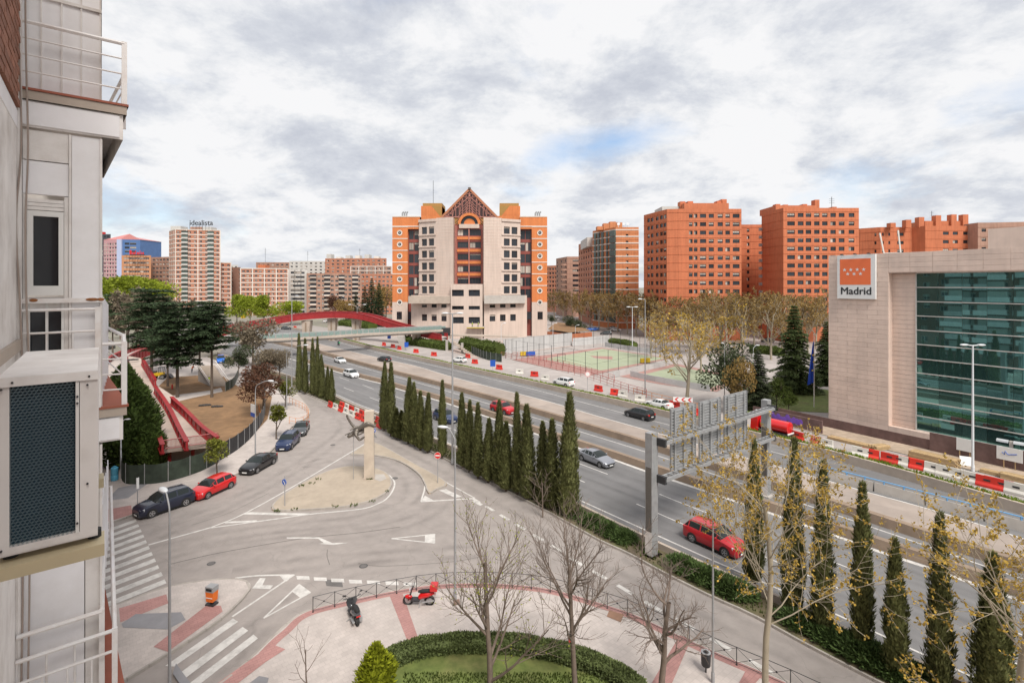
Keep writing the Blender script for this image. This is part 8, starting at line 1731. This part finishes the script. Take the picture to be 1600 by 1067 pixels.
timber("big stack of tan timber in front of the purple wall, left of the double lamp", 1459, 724, 7, 4.2, 6); timber("low pile of planks on the works strip by the stone corner", 1330, 692, 5, 5.0, 2); timber("small heap of planks right of the first pile", 1373, 701, 5, 2.0, 3, .2); timber("few loose planks on the ground right of the double lamp", 1555, 741, 4, 2.2, 2); timber("short planks at the right edge behind the white barriers", 1590, 750, 6, 2.4, 3)
for s_, lb, w_ in ((16.4, "white poster board on the purple wall left of the lamp", 1.5), (20.2, "white banner with blue scrawl on the purple wall right of the lamp", 2.1)):
    t = thing("notice_board", lb, "board", MA + MD * s_ + Vector((-.849, -.528, 0)) * 3.1, math.atan2(MD.y, MD.x)); boxp(t, "panel", SIGNW, -w_ / 2, w_ / 2, -.04, .04, .9, 2.3)
    if w_ > 2: mb = MB(); mb.tube([(-.6, -.05, 1.7), (-.4, -.05, 1.5), (-.35, -.05, 1.85), (-.1, -.05, 1.55), (.1, -.05, 1.6), (.4, -.05, 1.68), (.6, -.05, 1.75)], .05, 4); mb.build("scrawl", BLUEP, t)
    boxp(t, "leg", WOOD, -.5, -.42, -.03, .03, 0, .9); boxp(t, "leg", WOOD, .42, .5, -.03, .03, 0, .9)
t = thing("cardboard_sheet", "white sheet leaning at the foot of the double headed lamp", "sheet", G(1512, 728), R(-30)); mb = MB(); mb.hexa([(-.6, 0, 0), (.6, 0, 0), (.6, .05, 0), (-.6, .05, 0), (-.6, .5, .9), (.6, .5, .9), (.6, .55, .9), (-.6, .55, .9)]); mb.build("sheet", SIGNW, t); boxp(t, "edge_tape", STEEL, -.61, -.57, -.01, .05, 0, .12)
t = thing("floodlight", "white twin floodlight on a short post before the glass front at the right edge", "lamp", G(1580, 722), R(-50)); boxp(t, "post", WHITEPL, -.15, .15, -.12, .12, 0, 2.4)
for sg in (-1, 1): mb = MB(); mb.hexa([(sg * .2, -.5, 2.2), (sg * 1.2, -.4, 2.2), (sg * 1.2, .1, 2.3), (sg * .2, .0, 2.3), (sg * .2, -.45, 2.4), (sg * 1.2, -.35, 2.4), (sg * 1.2, .1, 2.45), (sg * .2, 0, 2.45)]); mb.build("lamp_head", LAMPM, t)
t = thing("graffiti_wall", "low wall with purple and white graffiti behind the tank truck", "wall", G(1228, 664), math.atan2(MD.y, MD.x)); boxp(t, "wall_face", MATS["membrane_purple"], -5, 5, -.1, .1, 0, 1.7)
mb = MB(); r = random.Random(8)
for k in range(11): mb.ell((-2.4 + k * .45, -.12, .9 + r.uniform(-.25, .25)), (.34, .03, .45), 10, 6)
mb.build("graffiti", mat("graffiti_purple", (.16, .07, .40), .6), t); mb = MB()
for k in range(6): mb.ell((-4.4 + k * .38, -.13, 1.0 + r.uniform(-.2, .2)), (.28, .03, .4), 10, 6)
mb.build("graffiti", SIGNW, t)
# site machine, people
def loader():
    t = thing("site_loader", "small yellow and black site loader between the cedars", "machine", G(248, 592, .14), R(20)); YEL = mat("machine_yellow", (.62, .38, .01), .5, .08, 3); boxp(t, "body", YEL, -1.1, 1.0, -.7, .7, .75, 1.35); boxp(t, "engine_cover", STEEL_D, -1.3, -.4, -.6, .6, 1.35, 1.7); mb = MB()
    for x, y in ((.1, -.6), (.1, .6), (1.0, -.6), (1.0, .6)): mb.bar((x, y, 1.35), (x * .9, y, 2.4), .08)
    mb.bx(.0, 1.0, -.65, .65, 2.4, 2.48); mb.build("cab_frame", STEEL_D, t); mb = MB(); mb.hexa([(1.9, -.9, .2), (2.6, -.9, .2), (2.6, .9, .2), (1.9, .9, .2), (1.7, -.9, .9), (2.0, -.9, .9), (2.0, .9, .9), (1.7, .9, .9)]); mb.bar((.9, -.5, .9), (1.9, -.5, .5), .14); mb.bar((.9, .5, .9), (1.9, .5, .5), .14); mb.build("bucket", STEEL_D, t)
    ty, ri = wheel_meshes(.36)
    for x in (-.8, .8):
        for sg in (1, -1): w = link("wheel", ty, t, loc=(x, sg * .75, .5), rz=0 if sg < 0 else math.pi, scale=(1.4, 1.6, 1.4)); link("rim", ri, w)
loader()
SKIN = mat("skin", (.36, .20, .14), .6, .05, 5); HIV = mat("hi_vis", (.50, .62, .02), .7, .06, 6); TROU = mat("trousers_dark", (.03, .035, .06), .8, .1, 6); HELM = mat("helmet", (.6, .6, .58), .35, .03, 5)
def person(label, loc, hd, vest, lean=0.0, sit=False, arms=((.15, .30), (.1, -.2)), group=None):
    t = thing("person", label, "person", loc, hd, group)
    if sit: V_ = [(0, 0, .82), (.05 + lean, 0, 1.1), (.12 + lean, 0, 1.36), (.17 + lean, 0, 1.50), (.2 + lean, 0, 1.66), (.1, .1, .80), (.42, .16, .74), (.30, .17, .36), (.42, .17, .32), (.1, -.1, .80), (.42, -.16, .74), (.30, -.17, .36), (.42, -.17, .32), (.12 + lean, .19, 1.34), (.34, .27, 1.15), (.56, .28, 1.10), (.12 + lean, -.19, 1.34), (.34, -.27, 1.15), (.56, -.28, 1.10)]
    else: V_ = [(0, 0, .92), (lean * .5, 0, 1.16), (lean, 0, 1.40), (lean * 1.15, 0, 1.52), (lean * 1.25, 0, 1.66), (.0, .09, .88), (.05, .11, .48), (-.03, .12, .07), (.10, .12, .03), (0, -.09, .88), (-.04, -.11, .48), (-.10, -.12, .07), (.04, -.12, .03), (lean, .19, 1.40), (lean + .06, .25, 1.13), (lean + arms[0][1], .24, .92 + arms[0][0]), (lean, -.19, 1.40), (lean + .05, -.25, 1.13), (lean + arms[1][1] * -1, -.24, .92 + arms[1][0])]
    E_ = [(0, 1), (1, 2), (2, 3), (3, 4), (0, 5), (5, 6), (6, 7), (7, 8), (0, 9), (9, 10), (10, 11), (11, 12), (2, 13), (13, 14), (14, 15), (2, 16), (16, 17), (17, 18)]
    Rr = [.13, .12, .14, .06, .095, .09, .065, .045, .04, .09, .065, .045, .04, .065, .05, .035, .065, .05, .035]
    me = bpy.data.meshes.new("body"); me.from_pydata(V_, E_, []); me.materials.append(TROU); o = link("body", me, t); o.modifiers.new("skin", 'SKIN'); ss = o.modifiers.new("sub", 'SUBSURF'); ss.levels = 1; ss.render_levels = 2
    for v, r in zip(me.skin_vertices[0].data, Rr): v.radius = (r, r)
    me.skin_vertices[0].data[0].use_root = True
    c = Vector(V_[4]); mb = MB(); mb.ell(c + Vector((.01, 0, .02)), (.105, .085, .125), 12, 8); mb.ell(c + Vector((.11, 0, .0)), (.022, .016, .022), 6, 4); mb.build("face", SKIN, t, 60)
    mb = MB(); mb.ell(c + Vector((-.005, 0, .085)), (.135, .115, .095), 12, 6); mb.build("helmet", HELM, t, 60)
    a, b = Vector(V_[1]), Vector(V_[2]); mb = MB(); mb.tube([Vector(V_[0]) + Vector((0, 0, .05)), a, b, b + Vector((0, 0, .08))], [.165, .165, .19, .10], 12); mb.build("vest", vest, t, 60); return t
person("person in a yellow green safety vest and helmet at the courthouse opening, left of two", Vector((X(738, 188), 188, ZZ(511, 188))), R(-80), HIV, .08, group="site workers"); person("person in a yellow green safety vest and helmet at the courthouse opening, right of two", Vector((X(747, 188), 188, ZZ(511, 188))), R(-40), HIV, .05, group="site workers")
person("person in a yellow safety vest and white helmet at the foot of the park stairs", G(326, 601, .14), R(-30), HIV, .12, group="site workers"); person("person in an orange vest and white helmet near the cedars, bending forward", G(300, 582, .14), R(10), ORANGE, .25, group="site workers")
boxp(court_floor := thing("work_platform", "concrete working floor slab in the courthouse opening under the workers", "platform", (X(743, 188), 188, ZZ(511, 188) - .32)), "slab", CONC, -3.2, 3.2, -1, 3.5, 0, .3); boxp(court_floor, "edge_board", mat("board_yellow", (.6, .42, .03), .6), -3.2, 3.2, -1.06, -1.01, .02, .28)
# motorcyclist
g = G(529, 540); hd = math.atan2((G(500, 531) - G(560, 548)).y, (G(500, 531) - G(560, 548)).x)
scooter("motor_scooter", "motor scooter with a green box being ridden along the far lanes", g, hd, paintm("graphite", (0, 0, 0)), paintm("green", (.02, .4, .12))); r_ = person("person in dark clothes and white helmet riding the scooter on the far lanes", g + Vector((0, 0, .0)), hd, TROU, .05, True)
# scattered site clutter in the soil lot
for x, y, lb in ((320, 634, "dark tarpaulin bundle on the soil lot, left of two"), (339, 636, "dark tarpaulin bundle on the soil lot, right of two"), (208, 563, "black tarp strip lying on the upper ramp")):
    t = thing("tarp_bundle", lb, "tarpaulin", G(x, y, .16 if y > 600 else 5.0), rnd.uniform(-.4, .4)); mb = MB()
    for k in range(4): mb.ell((-.6 + k * .4, rnd.uniform(-.1, .1), .12), (.36, .25, .16), 8, 5)
    mb.build("tarp", STEEL_D, t); mb = MB(); mb.tube([(-.8, 0, .2), (0, .05, .3), (.8, 0, .2)], .03, 5); mb.build("tie", BLACK, t)
for x, y, lb in ((269, 608, "small red hydrant like post on the soil beside the cedars"), (384, 586, "red plastic mesh roll by the bronze tree")):
    t = thing("marker_post", lb, "post", G(x, y, .16)); mb = MB(); mb.tube([(0, 0, 0), (0, 0, .8), (0, 0, .95)], [.14, .14, .05], 8); mb.build("post", REDP, t); mb = MB(); mb.cyl((0, 0, 0), (0, 0, .06), .22, 10); mb.build("base", STEEL_D, t)
print("objects", len(bpy.data.objects))
